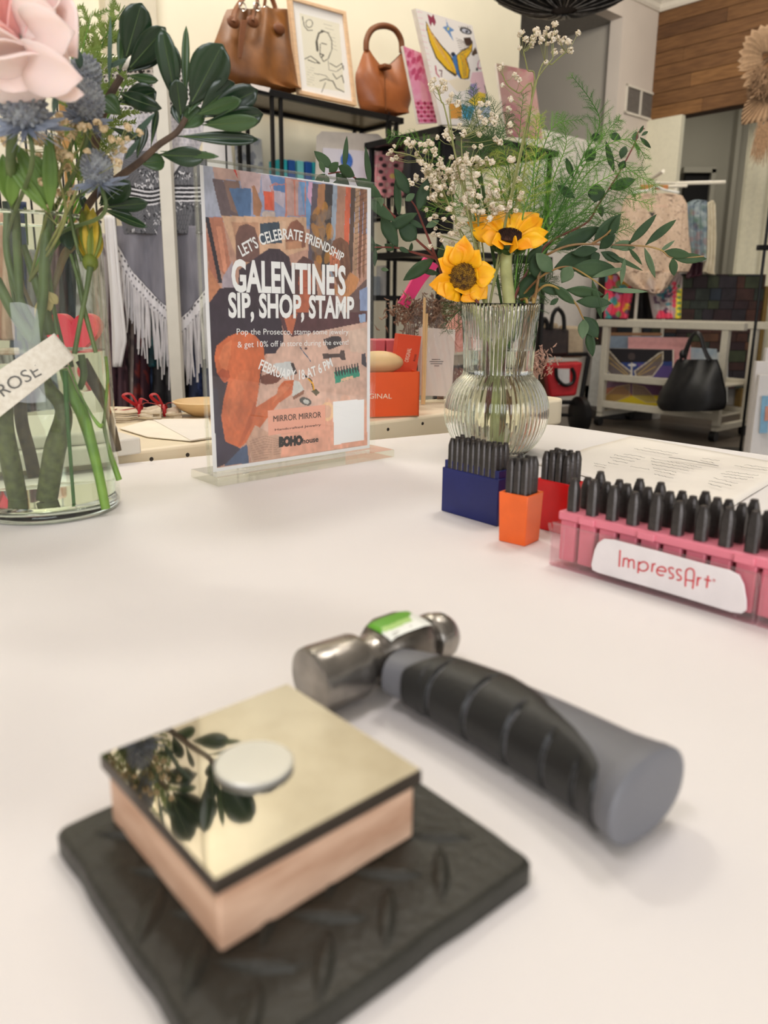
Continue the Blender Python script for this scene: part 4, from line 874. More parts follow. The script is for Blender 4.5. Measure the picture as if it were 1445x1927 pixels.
branch('eucalyptus branch with broad leaves curving right below the long one', 'eucalyptus_branch', Z4b,
    [[(110, 1150), (215, 1020), (330, 945), (450, 925), (590, 1000), (700, 1080)]],
    [(455, 930, 770, 940, 100), (600, 995, 820, 930, 35, 1), (825, 860, 800, 1050, 28, 1), (390, 1035, 460, 920, 75, 1, .6), (330, 960, 215, 830, 80, 1), (210, 1000, 205, 830, 70), (600, 1010, 665, 1285, 40), (655, 1250, 710, 1100, 45, 1), (700, 1080, 985, 1095, 28, 1), (105, 1140, 240, 960, 110), (310, 1185, 370, 1140, 30), (150, 900, 260, 780, 60)], .81, .78, euc, eucl, est, foot=ft(.022, -.02))
branch('drooping eucalyptus branch hanging low at the right of vase', 'eucalyptus_branch', Z4b,
    [[(180, 1150), (280, 1050), (400, 1090), (490, 1180), (530, 1260), (575, 1350), (640, 1420)]],
    [(420, 1080, 680, 1115, 65), (490, 1160, 735, 1175, 65), (220, 1040, 410, 1110, 60), (330, 1050, 480, 1180, 55), (100, 1150, 160, 1340, 85), (540, 1265, 640, 1410, 84), (545, 1280, 535, 1420, 60, 1), (575, 1360, 605, 1540, 54)], .80, .79, euc, eucl, est, foot=ft(.028, -.016))
# --- fine asparagus fern
fgr = M('fern_green', (96, 146, 36), .6, rgb2=(46, 92, 24), vscale=20); fyl = M('fern_yellow', (164, 170, 66), .6, rgb2=(126, 146, 50), vscale=20); fdk = M('fern_dark', (54, 84, 32), .6, var=.15)
def fern(label, mains, Y0, Y1, mat, nlen, dens=1.0, seed=1, entry=None, foot=None, group='fern fronds in the ribbed vase', px2m=None, thick=.00036, sub=.5):
    c = entry if entry is not None else mouth; r = root('fern_frond', c, label, 'fern', group); R_ = random.Random(seed); st_ = MB(); nd = MB()
    for mi, mpts in enumerate(mains):
        Y = Y0+(Y1-Y0)*R_.random(); P = [D(x, y, Y) for x, y in mpts]
        if foot is not None: P = [foot[0]]+P
        cur = spline(P, 40); st_.tube(cur, [.0010, .0007, .0003], 5)
        L_ = np.cumsum([0]+[np.linalg.norm(cur[i+1]-cur[i]) for i in range(40)]); tot = L_[-1]; start = .28 if foot is not None else .08
        nb = int(tot/.006*dens)
        for i in range(nb):
            t = start+(1-start)*i/nb; k = min(int(t*40), 39); p = cur[k]+(cur[k+1]-cur[k])*(t*40-k); ax = nrm(cur[k+1]-cur[k])
            sd2 = nrm(np.cross(ax, A(0, 1, 0)))*(1 if i % 2 else -1); br_l = nlen*(.35+.65*sin(pi*min(1, .15+t*.8)))*R_.uniform(.5, 1.1)*(1-.55*t)*2.2
            dr = nrm(ax*R_.uniform(.5, 1.1)+sd2*R_.uniform(.5, 1)+A(0, R_.uniform(-.6, .6), 0)); e = p+dr*br_l+A(0, 0, -br_l*.12)
            nd.tube([p, (p+e)/2+A(0, 0, .0008), e], [.00035, .0002], 3, caps=False)
            m_ = max(3, int(br_l/.0019))
            for j in range(m_):
                s_ = (j+1)/m_; q = p+(e-p)*s_
                for sgn in (-1, 1):
                    d2 = nrm(dr*.9+nrm(np.cross(dr, A(R_.uniform(-.5, .5), 1, R_.uniform(-.5, .5))))*sgn*.8); l2 = R_.uniform(.0035, .0075)*(1-.4*s_)
                    sdv = np.cross(d2, A(0, 1, 0))*thick*.55; nd.add([q-sdv, q+sdv, q+d2*l2], [(0, 1, 2)])
    obj('stem', st_, fdk if mat is fdk else fgr, r); obj('needles', nd, mat, r, kind='stuff', smooth=False)
rt = A(vb[0]+.012, vy+.008, TZ+zt2*.7)
fern('feathery green fern fronds spreading right above the eucalyptus', [[(1010, 480), (1050, 400), (1095, 300), (1128, 235), (1112, 190), (1075, 142)], [(1010, 470), (1080, 380), (1150, 330), (1215, 320)], [(1020, 480), (1090, 420), (1160, 375), (1228, 385)], [(1010, 460), (1060, 350), (1120, 285), (1185, 262), (1215, 300)], [(1020, 470), (1080, 360), (1140, 300), (1200, 330), (1235, 352)], [(1010, 450), (1040, 340), (1065, 270), (1055, 215)], [(1020, 480), (1100, 440), (1150, 440), (1190, 425)], [(1000, 440), (1010, 330), (1040, 240), (1095, 225)], [(1020, 470), (1090, 330), (1140, 250), (1165, 225)], [(1020, 480), (1080, 410), (1140, 400), (1175, 415)], [(1030, 470), (1120, 380), (1170, 350), (1205, 365)]], .84, .92, fgr, .016, .95, 3, foot=[rt])
fern('dense upright green fern behind the gypsophila', [[(960, 480), (970, 380), (975, 280), (985, 175)], [(975, 480), (1000, 380), (1005, 290), (1010, 220)], [(985, 480), (1030, 400), (1025, 320), (1045, 260)], [(960, 470), (945, 380), (930, 300), (915, 235)], [(950, 470), (920, 400), (890, 340), (870, 270)], [(950, 470), (900, 410), (860, 380), (800, 400)], [(950, 460), (960, 370), (950, 300), (945, 240)], [(1000, 480), (1060, 430), (1080, 380), (1110, 350)], [(980, 480), (1010, 430), (1045, 380), (1060, 330)], [(970, 480), (990, 400), (1030, 350), (1080, 340)], [(940, 470), (890, 420), (850, 350), (800, 270), (730, 255)]], .87, .95, fgr, .018, .95, 9, foot=[rt])
fern('pale yellow green fern tips in the middle of the bouquet', [[(960, 430), (975, 340), (990, 270), (1000, 200)], [(960, 430), (945, 360), (925, 320), (905, 310)], [(980, 430), (1000, 350), (1012, 260), (1018, 215)], [(950, 420), (960, 350), (950, 290), (925, 285)]], .82, .86, fyl, .014, .8, 5, foot=[rt])
fern('small dark feathery sprig against the winged painting', [[(905, 330), (900, 270), (880, 230), (860, 180)], [(905, 320), (905, 260), (895, 210), (890, 165)], [(905, 330), (925, 270), (930, 210), (915, 185)], [(905, 330), (940, 260), (960, 215)]], .84, .9, fdk, .014, .9, 6, foot=[rt])
fern('dark fern tuft hanging by the left rim of ribbed vase', [[(905, 560), (875, 575), (850, 600), (838, 625)], [(900, 550), (860, 565), (835, 575)], [(905, 560), (880, 590), (870, 620)]], .80, .84, fdk, .012, 1.0, 8, foot=[rt])
fern('dark leafy fern filling the mouth of the ribbed vase', [[(960, 560), (975, 520), (990, 490)], [(970, 560), (1000, 530), (1010, 500)], [(960, 560), (955, 520), (960, 480)], [(990, 560), (1020, 540), (1040, 520)], [(985, 600), (990, 560), (1000, 520)]], .84, .88, fdk, .016, 1.6, 18, foot=[rt])
# --- baby's breath
bbm = M('gypsophila_white', (236, 224, 206), .8, rgb2=(214, 196, 160), vscale=300, sss=.1); bbs = M('gypsophila_stem', (138, 140, 84), .6, var=.1)
def blossom_mesh(seed, r0=.0042, mat=bbm):
    R_ = random.Random(seed); m = MB()
    for i in range(15):
        d = nrm(A(R_.gauss(0, 1), R_.gauss(0, 1), R_.gauss(0, 1)+.4)); m.ell(d*r0*.55, (r0*.5, r0*.34, r0*.16), 6, 4, R=rot_to(d+A(R_.gauss(0, .5), R_.gauss(0, .5), 0)), noise=.12)
    return mesh_of('blossom', m, mat, sharp=60)
bms = [blossom_mesh(i) for i in range(4)]
def gyp(label, nodes, singles, clusters, Y0, Y1, meshes, smat, size=1.0, seed=1, entry=None, group='gypsophila sprays in the ribbed vase', foot=None, sw=.0006):
    R_ = random.Random(seed); c = entry if entry is not None else mouth; r = root('gypsophila_spray', c, label, 'flower', group); stm = MB(); pts = [(x, y) for x, y in singles]
    for cx, cy, sx2, sy2, n in clusters: pts += [(R_.gauss(cx, sx2*.5), R_.gauss(cy, sy2*.5)) for _ in range(n)]
    Yn = (Y0+Y1)/2; paths = []
    for path in nodes:
        P = [D(x, y, Yn) for x, y in path]
        if foot: P = list(foot)+P
        cur = spline(P, 30); stm.tube(cur, [sw*1.7, sw], 5); paths.append(cur)
    allp = np.array([q for cur in paths for q in cur[8:]])
    for x, y in pts:
        p = D(x, y, R_.uniform(Y0, Y1)); inst('blossom', R_.choice(meshes), r, p, size*R_.uniform(.7, 1.15), (R_.uniform(-1, 1), R_.uniform(-1, 1), R_.uniform(0, 6)))
        low = allp[allp[:, 2] < p[2]-.004]
        if len(low) == 0: low = allp
        q = low[np.argmin(np.linalg.norm(low-p, axis=1)+.3*abs(low[:, 0]-p[0]))]; stm.tube([q, (p+q)/2+A(0, 0, -.002), p], sw*.45, 3, caps=False)
    obj('stem', stm, smat, r)
gf = [A(vb[0]-.004, vy+.006, TZ+.02), A(vb[0]-.012, vy+.004, TZ+zt2*.9)]
gyp('tall airy white gypsophila spray rising above the bouquet', [[(985, 330), (988, 260), (1000, 190), (1010, 150), (1040, 110)], [(1002, 185), (992, 130), (985, 98)], [(1008, 160), (1040, 120), (1065, 98)], [(1000, 190), (975, 175), (955, 160), (945, 138)]], [(977, 66), (982, 60), (990, 74), (1008, 55), (1004, 70), (1030, 52), (1044, 45), (1045, 60), (1020, 72), (1040, 75), (1055, 80), (1070, 78), (1000, 85), (1043, 98), (1058, 97), (1073, 95), (1088, 62), (978, 90), (1027, 117), (1012, 64), (1026, 62), (1036, 66), (1016, 80), (1050, 72), (1030, 82), (1062, 74), (1002, 78), (940, 128), (968, 140), (978, 150), (946, 160), (960, 185), (957, 205), (960, 235), (960, 248), (946, 122), (972, 146), (962, 188)], [], .84, .87, bms, bbs, 1.0, 2, foot=gf)
gyp('gypsophila flowers scattered in front of the winged painting', [[(900, 470), (880, 380), (855, 280), (845, 200)], [(880, 380), (870, 300), (868, 260)], [(845, 240), (830, 190), (822, 165)]], [(810, 160), (812, 168), (822, 165), (835, 155), (830, 170), (845, 190), (862, 195), (900, 212), (918, 195), (925, 225), (930, 232), (865, 235), (872, 250), (902, 252), (845, 262), (822, 258), (848, 250), (932, 262), (941, 268), (960, 300), (832, 152), (838, 166), (815, 150), (850, 178), (905, 220), (912, 228), (926, 216), (934, 222), (838, 254), (852, 258), (842, 245), (905, 196)], [], .80, .85, bms, bbs, 1.0, 3, foot=gf)
gyp('dense white gypsophila cluster left of the fern', [[(890, 480), (860, 420), (820, 340), (775, 270)], [(860, 420), (850, 370), (840, 320)], [(830, 350), (790, 300), (740, 285)]], [(742, 275), (730, 290), (738, 300), (745, 297), (736, 284), (765, 268), (772, 274), (778, 268), (790, 272), (800, 272), (806, 266), (812, 270), (784, 289), (800, 285), (816, 283), (768, 262)], [(825, 320, 55, 30, 52), (850, 330, 40, 30, 20), (812, 372, 26, 36, 26), (800, 340, 36, 24, 12)], .80, .86, bms, bbs, .86, 4, foot=gf)
gyp('gypsophila blossoms just above the sunflowers', [[(910, 480), (900, 420), (890, 350), (885, 300)], [(900, 420), (930, 380), (960, 350)]], [(975, 338), (948, 358), (982, 362), (979, 372), (960, 380), (970, 395), (930, 400), (940, 395), (835, 412), (862, 425), (870, 420), (820, 430), (850, 440), (855, 384), (845, 392), (882, 388), (876, 392), (890, 396), (853, 410), (858, 416), (965, 300)], [(895, 305, 30, 26, 16), (885, 360, 44, 34, 28), (940, 388, 30, 24, 16), (835, 440, 24, 22, 8)], .79, .84, bms, bbs, .95, 5, foot=gf)
# ================================================================== tall cylinder vase at left
ax_px = G(100, 988); vd_ = nrm(ax_px*A(1, 1, 0)-A(0, 0, 0)); 
RV = .050; lc = A(ax_px[0], ax_px[1], 0)+vd_*RV; lc = A(lc[0], lc[1], TZ); LY = lc[1]
near = lc-vd_*RV
lz = lambda py: zat(py, near)-TZ
ztl = lz(398); zwl = lz(668)
cvs = root('cylinder_vase', lc, 'tall clear straight sided glass vase at left edge with a taped paper label', 'vase')
th = .003
mb = MB().lathe(lc+A(0, 0, .0002), [(RV-.004, 0), (RV-.001, .0012), (RV, .004), (RV, ztl-.0015), (RV-th*.4, ztl), (RV-th*.6, ztl), (RV-th, ztl-.0015), (RV-th, .012), (RV-th-.004, .0105), (.0005, .0105)], 96)
obj('glass_body', mb, wall_g, cvs, sharp=60)
gb = M('thick_glass', (244, 250, 247), .0, var=0, trans=1, ior=1.45)
obj('glass_base', MB().lathe(lc+A(0, 0, .0004), [(.0005, .0002), (RV-.005, .0002), (RV-.0016, .0018), (RV-.0012, .0045), (RV-.004, .0085), (.0005, .0095)], 72), gb, cvs, sharp=60)
obj('rim', MB().lathe(lc+A(0, 0, ztl-.0008), [(RV-.0030, 0), (RV+.0003, 0), (RV+.0006, .0010), (RV-.0010, .0022), (RV-.0032, .0012)], 72, close=True), gb, cvs)
wl_ = M('cloudy_water', (247, 250, 243), .0, var=0, trans=1, ior=1.16)
obj('water', MB().lathe(lc, [(.0005, .0112), (RV-th-.0006, .0112), (RV-th-.0006, zwl), (.0005, zwl-.0006)], 96), wl_, cvs, sharp=50)
# paper tape label wrapped on the glass
def onv(px, py, r=RV+.0004):   # ray against the cylinder
    d = ray(px, py); o = CAMP-lc; a = d[0]**2+d[1]**2; b = 2*(o[0]*d[0]+o[1]*d[1]); c = o[0]**2+o[1]**2-r*r; disc = max(b*b-4*a*c, 0); t = (-b-sqrt(disc))/(2*a); return CAMP+d*t
tp = [(-50, 812), (103, 628), (142, 673), (-20, 858)]
def tape(u, v):
    x = (tp[0][0]*(1-u)+tp[1][0]*u)*(1-v)+(tp[3][0]*(1-u)+tp[2][0]*u)*v; y = (tp[0][1]*(1-u)+tp[1][1]*u)*(1-v)+(tp[3][1]*(1-u)+tp[2][1]*u)*v
    if u > .99: x += 1.5*((v*28) % 2-1)
    return onv(x, y)
tp = [(-45, 700), (103, 627), (142, 673), (-15, 806)]
tp = [(-60, 735), (103, 627), (142, 673), (-35, 812)]
obj('tape_label', MB().grid(tape, 30, 28), M('masking_paper', (226, 220, 204), .7, rgb2=(214, 206, 188), vscale=300), cvs, label='torn paper tape label reading rose', solid=.0003)
mb = MB()
cn = nrm(CAMP-onv(60, 730))
text_on(mb, 'Y ROSE', [(-19, 765), (28, 733), (79, 705)], (23, 23), lambda x, y: onv(x, y, RV+.0009), cn, .0003, 0)
keep = [i for i, f in enumerate(mb.f)]; 
obj('tape_lettering', mb, M('ink_stamp', (104, 102, 96), .7, var=.1), cvs, smooth=False)
# ------------------------------------------------------------------ stems
Zv = Zm(0, 350, 2.965); lentry = lc+A(0, 0, ztl*.95)
sg1 = M('stem_green', (98, 114, 68), .5, rgb2=(76, 92, 52), vscale=60); sg2 = M('stem_olive', (112, 118, 72), .55, rgb2=(80, 84, 50), vscale=200); sg3 = M('stem_brown', (98, 84, 62), .6, rgb2=(66, 56, 44), vscale=150); sgd = M('stem_dark', (52, 62, 50), .5, var=.1)
def cutstem(name, label, paths, rs, mat, dys, n=12, cat='stem'):
    r = root(name, D(*Zv(*paths[0][-1]), LY), label, cat, 'cut stems in the tall vase')
    for P, rr, dy in zip(paths, rs, dys): obj('stem', MB().tube(spline([D(*Zv(*q), LY+dy) for q in P], 8*len(P)), [q/2.965*LY/1441/2 for q in rr], n), mat, r)
    return r
cutstem('flower_stem', 'thick speckled dark green stem at bottom left of the tall vase', [[(40, 1050), (50, 1330), (90, 1560), (125, 1750)]], [(95, 90, 95, 90)], sg2, [-.012])
cutstem('flower_stem', 'brown thorny stem beside the thick green one in the water', [[(130, 1100), (140, 1300), (180, 1480), (205, 1610)]], [(55, 60, 62)], sg3, [.006])
cutstem('flower_stem', 'ridged pale green stem bending in the middle of the water', [[(200, 850), (240, 1080), (330, 1210), (345, 1300), (300, 1480), (262, 1745)], [(245, 1520), (240, 1500)]], [(90, 70, 80, 110, 105), (8, 2)], sg2, [-.018, -.02])
cutstem('flower_stem', 'forked leafy green stems joined low in the tall vase', [[(40, 150), (40, 380), (110, 620), (190, 790), (200, 880)], [(-20, 520), (60, 680), (140, 800), (195, 870)], [(280, 90), (250, 380), (240, 620), (215, 800), (205, 880)], [(130, 330), (180, 480), (230, 620), (280, 830)]], [(34, 36, 42, 60), (50, 60, 60), (48, 52, 50, 60), (30, 50, 60)], sg1, [-.01, -.02, -.025, 0])
cutstem('flower_stem', 'bright green branching stem with cut slanting end in the water', [[(345, 1020), (400, 1170), (470, 1310), (540, 1560), (590, 1800)], [(375, 1000), (450, 1180), (540, 1320), (570, 1340)], [(590, 950), (600, 1100), (575, 1290), (570, 1340), (610, 1480), (665, 1640)]], [(40, 60, 70, 55, 50), (12, 14, 30), (16, 18, 30, 30, 34)], M('stem_bright', (126, 162, 72), .45, rgb2=(98, 136, 56), vscale=50), [-.02, -.018, .0])
cutstem('flower_stem', 'thin dark green stem hanging straight down in the water', [[(360, 1030), (370, 1250), (385, 1450), (410, 1790)]], [(28, 24, 20, 18)], M('stem_deep', (56, 110, 40), .5, var=.1), [-.028])
cutstem('flower_stem', 'brown stem slanting under the water at right side of vase', [[(420, 970), (500, 1120), (590, 1270), (650, 1480)]], [(60, 60, 70, 60)], sg3, [.012])
cutstem('flower_stem', 'crossed thin green stems above the water line', [[(395, 380), (440, 540), (470, 690), (535, 930)], [(505, 450), (480, 600), (455, 720), (415, 935)], [(440, 940), (455, 1050), (430, 1130)], [(420, 380), (465, 600), (465, 690)]], [(18, 22, 26, 22), (34, 24, 24, 26), (36, 40, 30), (10, 14)], sg1, [-.022, -.028, -.01, -.012])
cutstem('flower_stem', 'upright green stems by the rim of the tall vase', [[(520, 0), (395, 100), (405, 230), (440, 380)], [(380, -80), (400, 60), (400, 200), (460, 420)], [(255, 330), (285, 560), (300, 700), (320, 830)], [(275, 450), (310, 300), (300, 200)], [(140, 120), (150, 260), (155, 330)]], [(14, 16, 16), (18, 20, 22), (16, 18, 18), (10, 8), (12, 8)], sg1, [-.03, -.02, -.015, -.01, 0])
cutstem('flower_stem', 'dark blue green thick stem at left inside the tall vase', [[(60, 90), (85, 400), (110, 640), (135, 930)]], [(90, 80, 60, 50)], sgd, [.022])
cutstem('flower_stem', 'woody grey brown twig leaning inside the vase', [[(460, 300), (370, 370), (320, 500), (290, 600)], [(180, 680), (130, 560), (110, 480)]], [(40, 46, 34, 24), (20, 16)], M('twig_grey', (132, 116, 92), .7, var=.15), [.01, .01])
# dry leaf scraps and round dark leaf
dl = root('leaf_scrap', D(*Zv(250, 640), LY-.02), 'dry yellowish leaf scraps caught on the stems in the tall vase', 'leaf')
for q in ((200, 750, 260, 610, 60), (270, 590, 320, 660, 50), (265, 600, 280, 700, 44)):
    m = MB(); leaf(m, D(*Zv(q[0], q[1]), LY-.022), D(*Zv(q[2], q[3]), LY-.018), q[4]/2.965*LY/1441, cup=.4); obj('leaf', m, M('dry_leaf', (190, 168, 118), .7, var=.12), dl, solid=.0003)
# yellow closed bud
yb = root('closed_flower_bud', D(*Zv(490, 300), LY-.02), 'drooping yellow and green closed bud inside the vase rim at right', 'flower')
bc0 = D(*Zv(505, 445), LY-.024); kv = LY/1441/2.965
for i, (tx, ty, w_) in enumerate(((455, 130, 60), (480, 100, 70), (520, 120, 70), (545, 190, 60), (560, 260, 50), (430, 210, 50), (500, 180, 80))):
    m = MB(); leaf(m, bc0, D(*Zv(tx, ty), LY-.026+.002*i), w_*kv*1.15, peak=.55, cup=.5, bend=.10*(-1 if tx < 500 else 1)*(1 if i % 2 else .4), tilt=(i-3)*.25); obj('petal', m, M('bud_yellow', (196, 164, 44), .6, rgb2=(120, 116, 34), vscale=90) if i % 3 else M('bud_green', (104, 116, 40), .6, var=.2), yb, solid=.0004)
obj('calyx', MB().ell(bc0+A(0, 0, .002), (.0052, .0052, .006), 12, 8), M('bud_green', ()), yb)
rlf = root('round_leaf', D(*Zv(370, 290), LY+.0), 'single round dark leaf pressed inside the glass of the vase', 'leaf')
m = MB(); leaf(m, D(*Zv(395, 360), LY-.005), D(*Zv(362, 225), LY-.002), 84*kv, peak=.5, cup=.1, tipw=.5); obj('leaf', m, M('dark_leaf', (36, 58, 42), .35, var=.1), rlf, solid=.0005)
# ------------------------------------------------------------------ pittosporum branches (leathery leaves)
Za = Zm(0, 0, 2.89)
pit = M('leathery_leaf', (38, 64, 36), .28, rgb2=(26, 46, 28), vscale=18, coat=.15, spec=.5); pitl = M('leathery_leaf_pale', (70, 96, 54), .36, rgb2=(54, 80, 44), vscale=18, spec=.5); wood = M('branch_bark', (104, 84, 68), .8, rgb2=(74, 60, 50), vscale=80)
rim_m = M('leaf_midrib', (84, 106, 62), .5, var=.05)
def pitto(label, stems, leaves, Yf, ent):
    r = root('evergreen_branch', ent, label, 'leafy branch', 'leathery evergreen branches in the tall vase')
    for s_, w_ in stems: obj('stem', MB().tube(spline([D(*Za(*q), Yf(*q)) for q in s_], 8*len(s_)), [w_*.6/2.89*.55/1441, w_*.4/2.89*.55/1441], 9), wood, r)
    R_ = random.Random(3)
    for q in leaves:
        y = Yf(q[0], q[1]); off = R_.uniform(-.02, .012); m = MB(); b = D(*Za(q[0], q[1]), y); t = D(*Za(q[2], q[3]), y+off); pale = len(q) > 5 and q[5]
        bd_ = q[6] if len(q) > 6 else R_.uniform(-.06, .06)
        leaf(m, b, t, q[4]/2.89*(y+off/2)/1441, peak=.66, cup=R_.uniform(.15, .4), bend=bd_, tilt=R_.uniform(-.25, .25), tipw=.55, pw=1.25, n=12); lf = obj('leaf', m, pitl if pale else pit, r, solid=.0006)
        mm2 = MB(); L3 = np.linalg.norm(t-b); ax = (t-b)/L3; vd = nrm((b+t)/2-CAMP); s_ = nrm(np.cross(ax, vd)); nn = np.cross(s_, ax); nn = -nn if nn@vd > 0 else nn
        v = np.array(m.v).reshape(-1, 5, 3)[:, 2]; mm2.tube([p-vd*.0005 for p in v[1:-1]], [.0005, .0003, .00015], 4); obj('midrib', mm2, rim_m, lf)
Yp = lambda x, y: .555-.00003*(x-500)
pitto('leathery dark green branch with big paddle leaves reaching right over the sign', [([(430, 1200), (520, 1060), (650, 960), (760, 880), (860, 790), (960, 720), (1010, 640)], 34)],
    [(985, 640, 960, 430, 92), (1010, 600, 1013, 140, 40, 1), (1030, 580, 1210, 240, 190), (1020, 625, 1135, 408, 80, 1), (1080, 615, 1275, 450, 130), (1100, 640, 1400, 490, 130), (1060, 625, 1312, 545, 70, 1), (1110, 665, 1432, 620, 110), (1100, 680, 1405, 655, 80, 1), (980, 700, 1095, 590, 110, 1), (960, 740, 1405, 760, 66), (870, 822, 1190, 852, 36, 1), (865, 840, 1115, 850, 98), (760, 890, 895, 880, 84, 1), (820, 800, 855, 590, 30), (745, 860, 782, 670, 62), (590, 690, 740, 755, 36), (970, 600, 880, 150, 105), (965, 480, 905, 222, 112), (985, 690, 950, 560, 60)], Yp, lentry+A(.02, 0, .01))
pitto('leathery dark green branch standing upright at the left above the vase', [([(500, 1000), (520, 760), (580, 560), (620, 480), (660, 415)], 40)],
    [(680, 330, 770, 15, 150), (650, 400, 702, 100, 76, 1), (690, 385, 900, 150, 120), (690, 395, 880, 270, 84), (690, 410, 860, 438, 46, 1), (645, 555, 850, 500, 116), (650, 500, 880, 590, 80, 0, .18), (660, 625, 560, 530, 100, 1)], Yp, lentry+A(.01, 0, .01))
pitto('low leathery leaves spreading right just over the vase rim', [([(480, 1220), (520, 1170), (560, 1130)], 20)],
    [(545, 1120, 705, 985, 112), (560, 1130, 805, 1105, 74), (560, 1140, 800, 1235, 44), (580, 1140, 720, 1175, 36), (490, 1190, 440, 1060, 40), (540, 1110, 640, 1010, 80)], Yp, lentry+A(.025, 0, .0))
# ------------------------------------------------------------------ pale pink rose
rp = M('rose_petal', (246, 222, 212), .6, rgb2=(240, 206, 200), vscale=14, sss=.3); rpi = M('rose_petal_inner', (240, 178, 172), .6, var=.04, vscale=20, sss=.3)
rc = D(8, 74, .43); rose = root('pink_rose', rc, 'large pale pink rose cropped by the top left corner', 'flower')
fx = nrm(A(-.05, -.55, .75)); Rr_ = rot_to(fx); Rq = random.Random(8)
for k in range(15):
    t = k/14; rad = .006+.029*t**.9; hgt_ = .030-.012*t; a0 = k*2.15; span = 1.5+.7*(1-t); flare = .2+.6*t**1.6
    ph = Rq.uniform(0, 6)
    def pet(u, v, rad=rad, hgt_=hgt_, a0=a0, span=span, flare=flare, ph=ph, t=t):
        a = a0+(u-.5)*span*1.15; e = 1-abs(2*u-1)**3*.35
        rr = rad*(.45+.55*sin(v*pi/2))+ .020*flare*max(0, v-.55)**1.5*2.2
        z = -.026+(.026+hgt_*.9)*v*e-.022*flare*max(0, v-.72)**1.2*2.4+.0012*sin(a*7+ph)*v
        rr += .0012*sin(u*9+ph)*v
        return rc+Rr_[:, 0]*rr*cos(a)+Rr_[:, 1]*rr*sin(a)+fx*z
    obj('petal', MB().grid(pet, 18, 14), rpi if t < .45 else rp, rose, solid=.0006)
# traced outer petals toward the lower right
for i, (b, t_, w_, bd_, ti) in enumerate((((60, 90), (155, 148), 82, .25, .5), ((70, 60), (140, 60), 90, .3, .1), ((90, 110), (158, 178), 44, .2, .9), ((40, 60), (105, 20), 70, .25, -.4), ((20, 100), (60, 170), 80, .2, .4), ((70, 100), (135, 135), 80, .35, .0))):
    m = MB(); leaf(m, D(*b, .425), D(*t_, .40+.004*i), w_*.41/1441, peak=.72, cup=.45, bend=bd_, tilt=ti, tipw=.45, n=14); obj('petal', m, rp, rose, solid=.0007)
obj('stem', MB().tube(spline([rc-fx*.02, D(20, 300, .46), D(30, 420, LY-.02), D(40, 640, LY-.01)], 20), .0028, 10), sg1, rose)
obj('calyx', MB().ell(rc-fx*.024, (.011, .011, .010), 14, 8, R=Rr_), sg1, rose)
for q in ((35, 65, 88, 165, 18), (105, 130, 52, 60, 10), (88, 130, 60, 110, 12)):
    pass
# ------------------------------------------------------------------ blue thistles
tc = M('thistle_cone', (160, 164, 164), .7, rgb2=(116, 120, 128), vscale=200); tb_ = M('thistle_bract', (150, 158, 172), .6, rgb2=(112, 122, 138), vscale=60)
def thistle(px, py, Y, r_px, axis, nb, label, bl=1.3, bdir=None):
    c = D(px, py, Y); R0 = r_px*Y/1441; r = root('blue_thistle', c, label, 'flower', 'blue thistles in the tall vase'); ax = nrm(axis); Rm = rot_to(ax); R_ = random.Random(int(px))
    obj('core', MB().ell(c, (R0*.78, R0*.78, R0*.95), 18, 12, R=Rm), tc, r)
    m = MB()
    for i in range(150):
        z = 1-2*(i+.5)/150
        if z < -.75: continue
        q = i*2.39996; d = A(sqrt(1-z*z)*cos(q), sqrt(1-z*z)*sin(q), z); p = c+Rm@(d*A(R0*.78, R0*.78, R0*.95)); dd = nrm(Rm@(d+A(0, 0, .25))); m.tube([p-dd*.001, p+dd*R0*.10, p+dd*R0*.20], [R0*.085, R0*.085, R0*.015], 6, caps=False)
    obj('florets', m, tc, r, kind='stuff')
    for i in range(nb):
        q = 2*pi*i/nb+R_.uniform(-.1, .1); d = Rm[:, 0]*cos(q)+Rm[:, 1]*sin(q); m = MB(); leaf(m, c-ax*R0*.8+d*R0*.3, c-ax*R0*(.7+R_.uniform(-.3, .5))+d*R0*bl*R_.uniform(.8, 1.25), R0*.22, peak=.3, cup=.5); obj('bract', m, tb_, r, solid=.0003)
    m = MB()
    for i in range(60):
        q = R_.uniform(0, 6.28); d = nrm(Rm[:, 0]*cos(q)+Rm[:, 1]*sin(q)-ax*R_.uniform(-.2, .8)); b = c-ax*R0*.75+d*R0*.4; m.tube([b, b+d*R0*R_.uniform(.5, 1.2)], [.00035, .0001], 3, caps=False)
    obj('spines', m, tb_, r, kind='stuff')
    obj('stem', MB().tube(spline([c-ax*R0*.8, c-ax*R0*1.6+A(0, 0, -.01), lc+A((px-110)*.0002, 0, ztl*.9), lc+A((px-110)*.0002+.005, .005, zwl*.9)], 20), .0013, 7), sg1, r)
thistle(42, 196, .44, 44, A(.1, -.45, 1), 16, 'big blue grey thistle under the rose at left edge', 1.7)
thistle(162, 192, .50, 34, A(.25, -.1, 1), 12, 'blue thistle right of the rose petal tips', 1.4)
thistle(160, 140, .54, 30, A(.3, .1, 1), 10, 'smaller blue thistle half hidden behind the rose', 1.3)
thistle(182, 318, .50, 30, A(-.05, -.2, 1.4), 14, 'spiky blue thistle hanging just over the vase rim', 1.6)
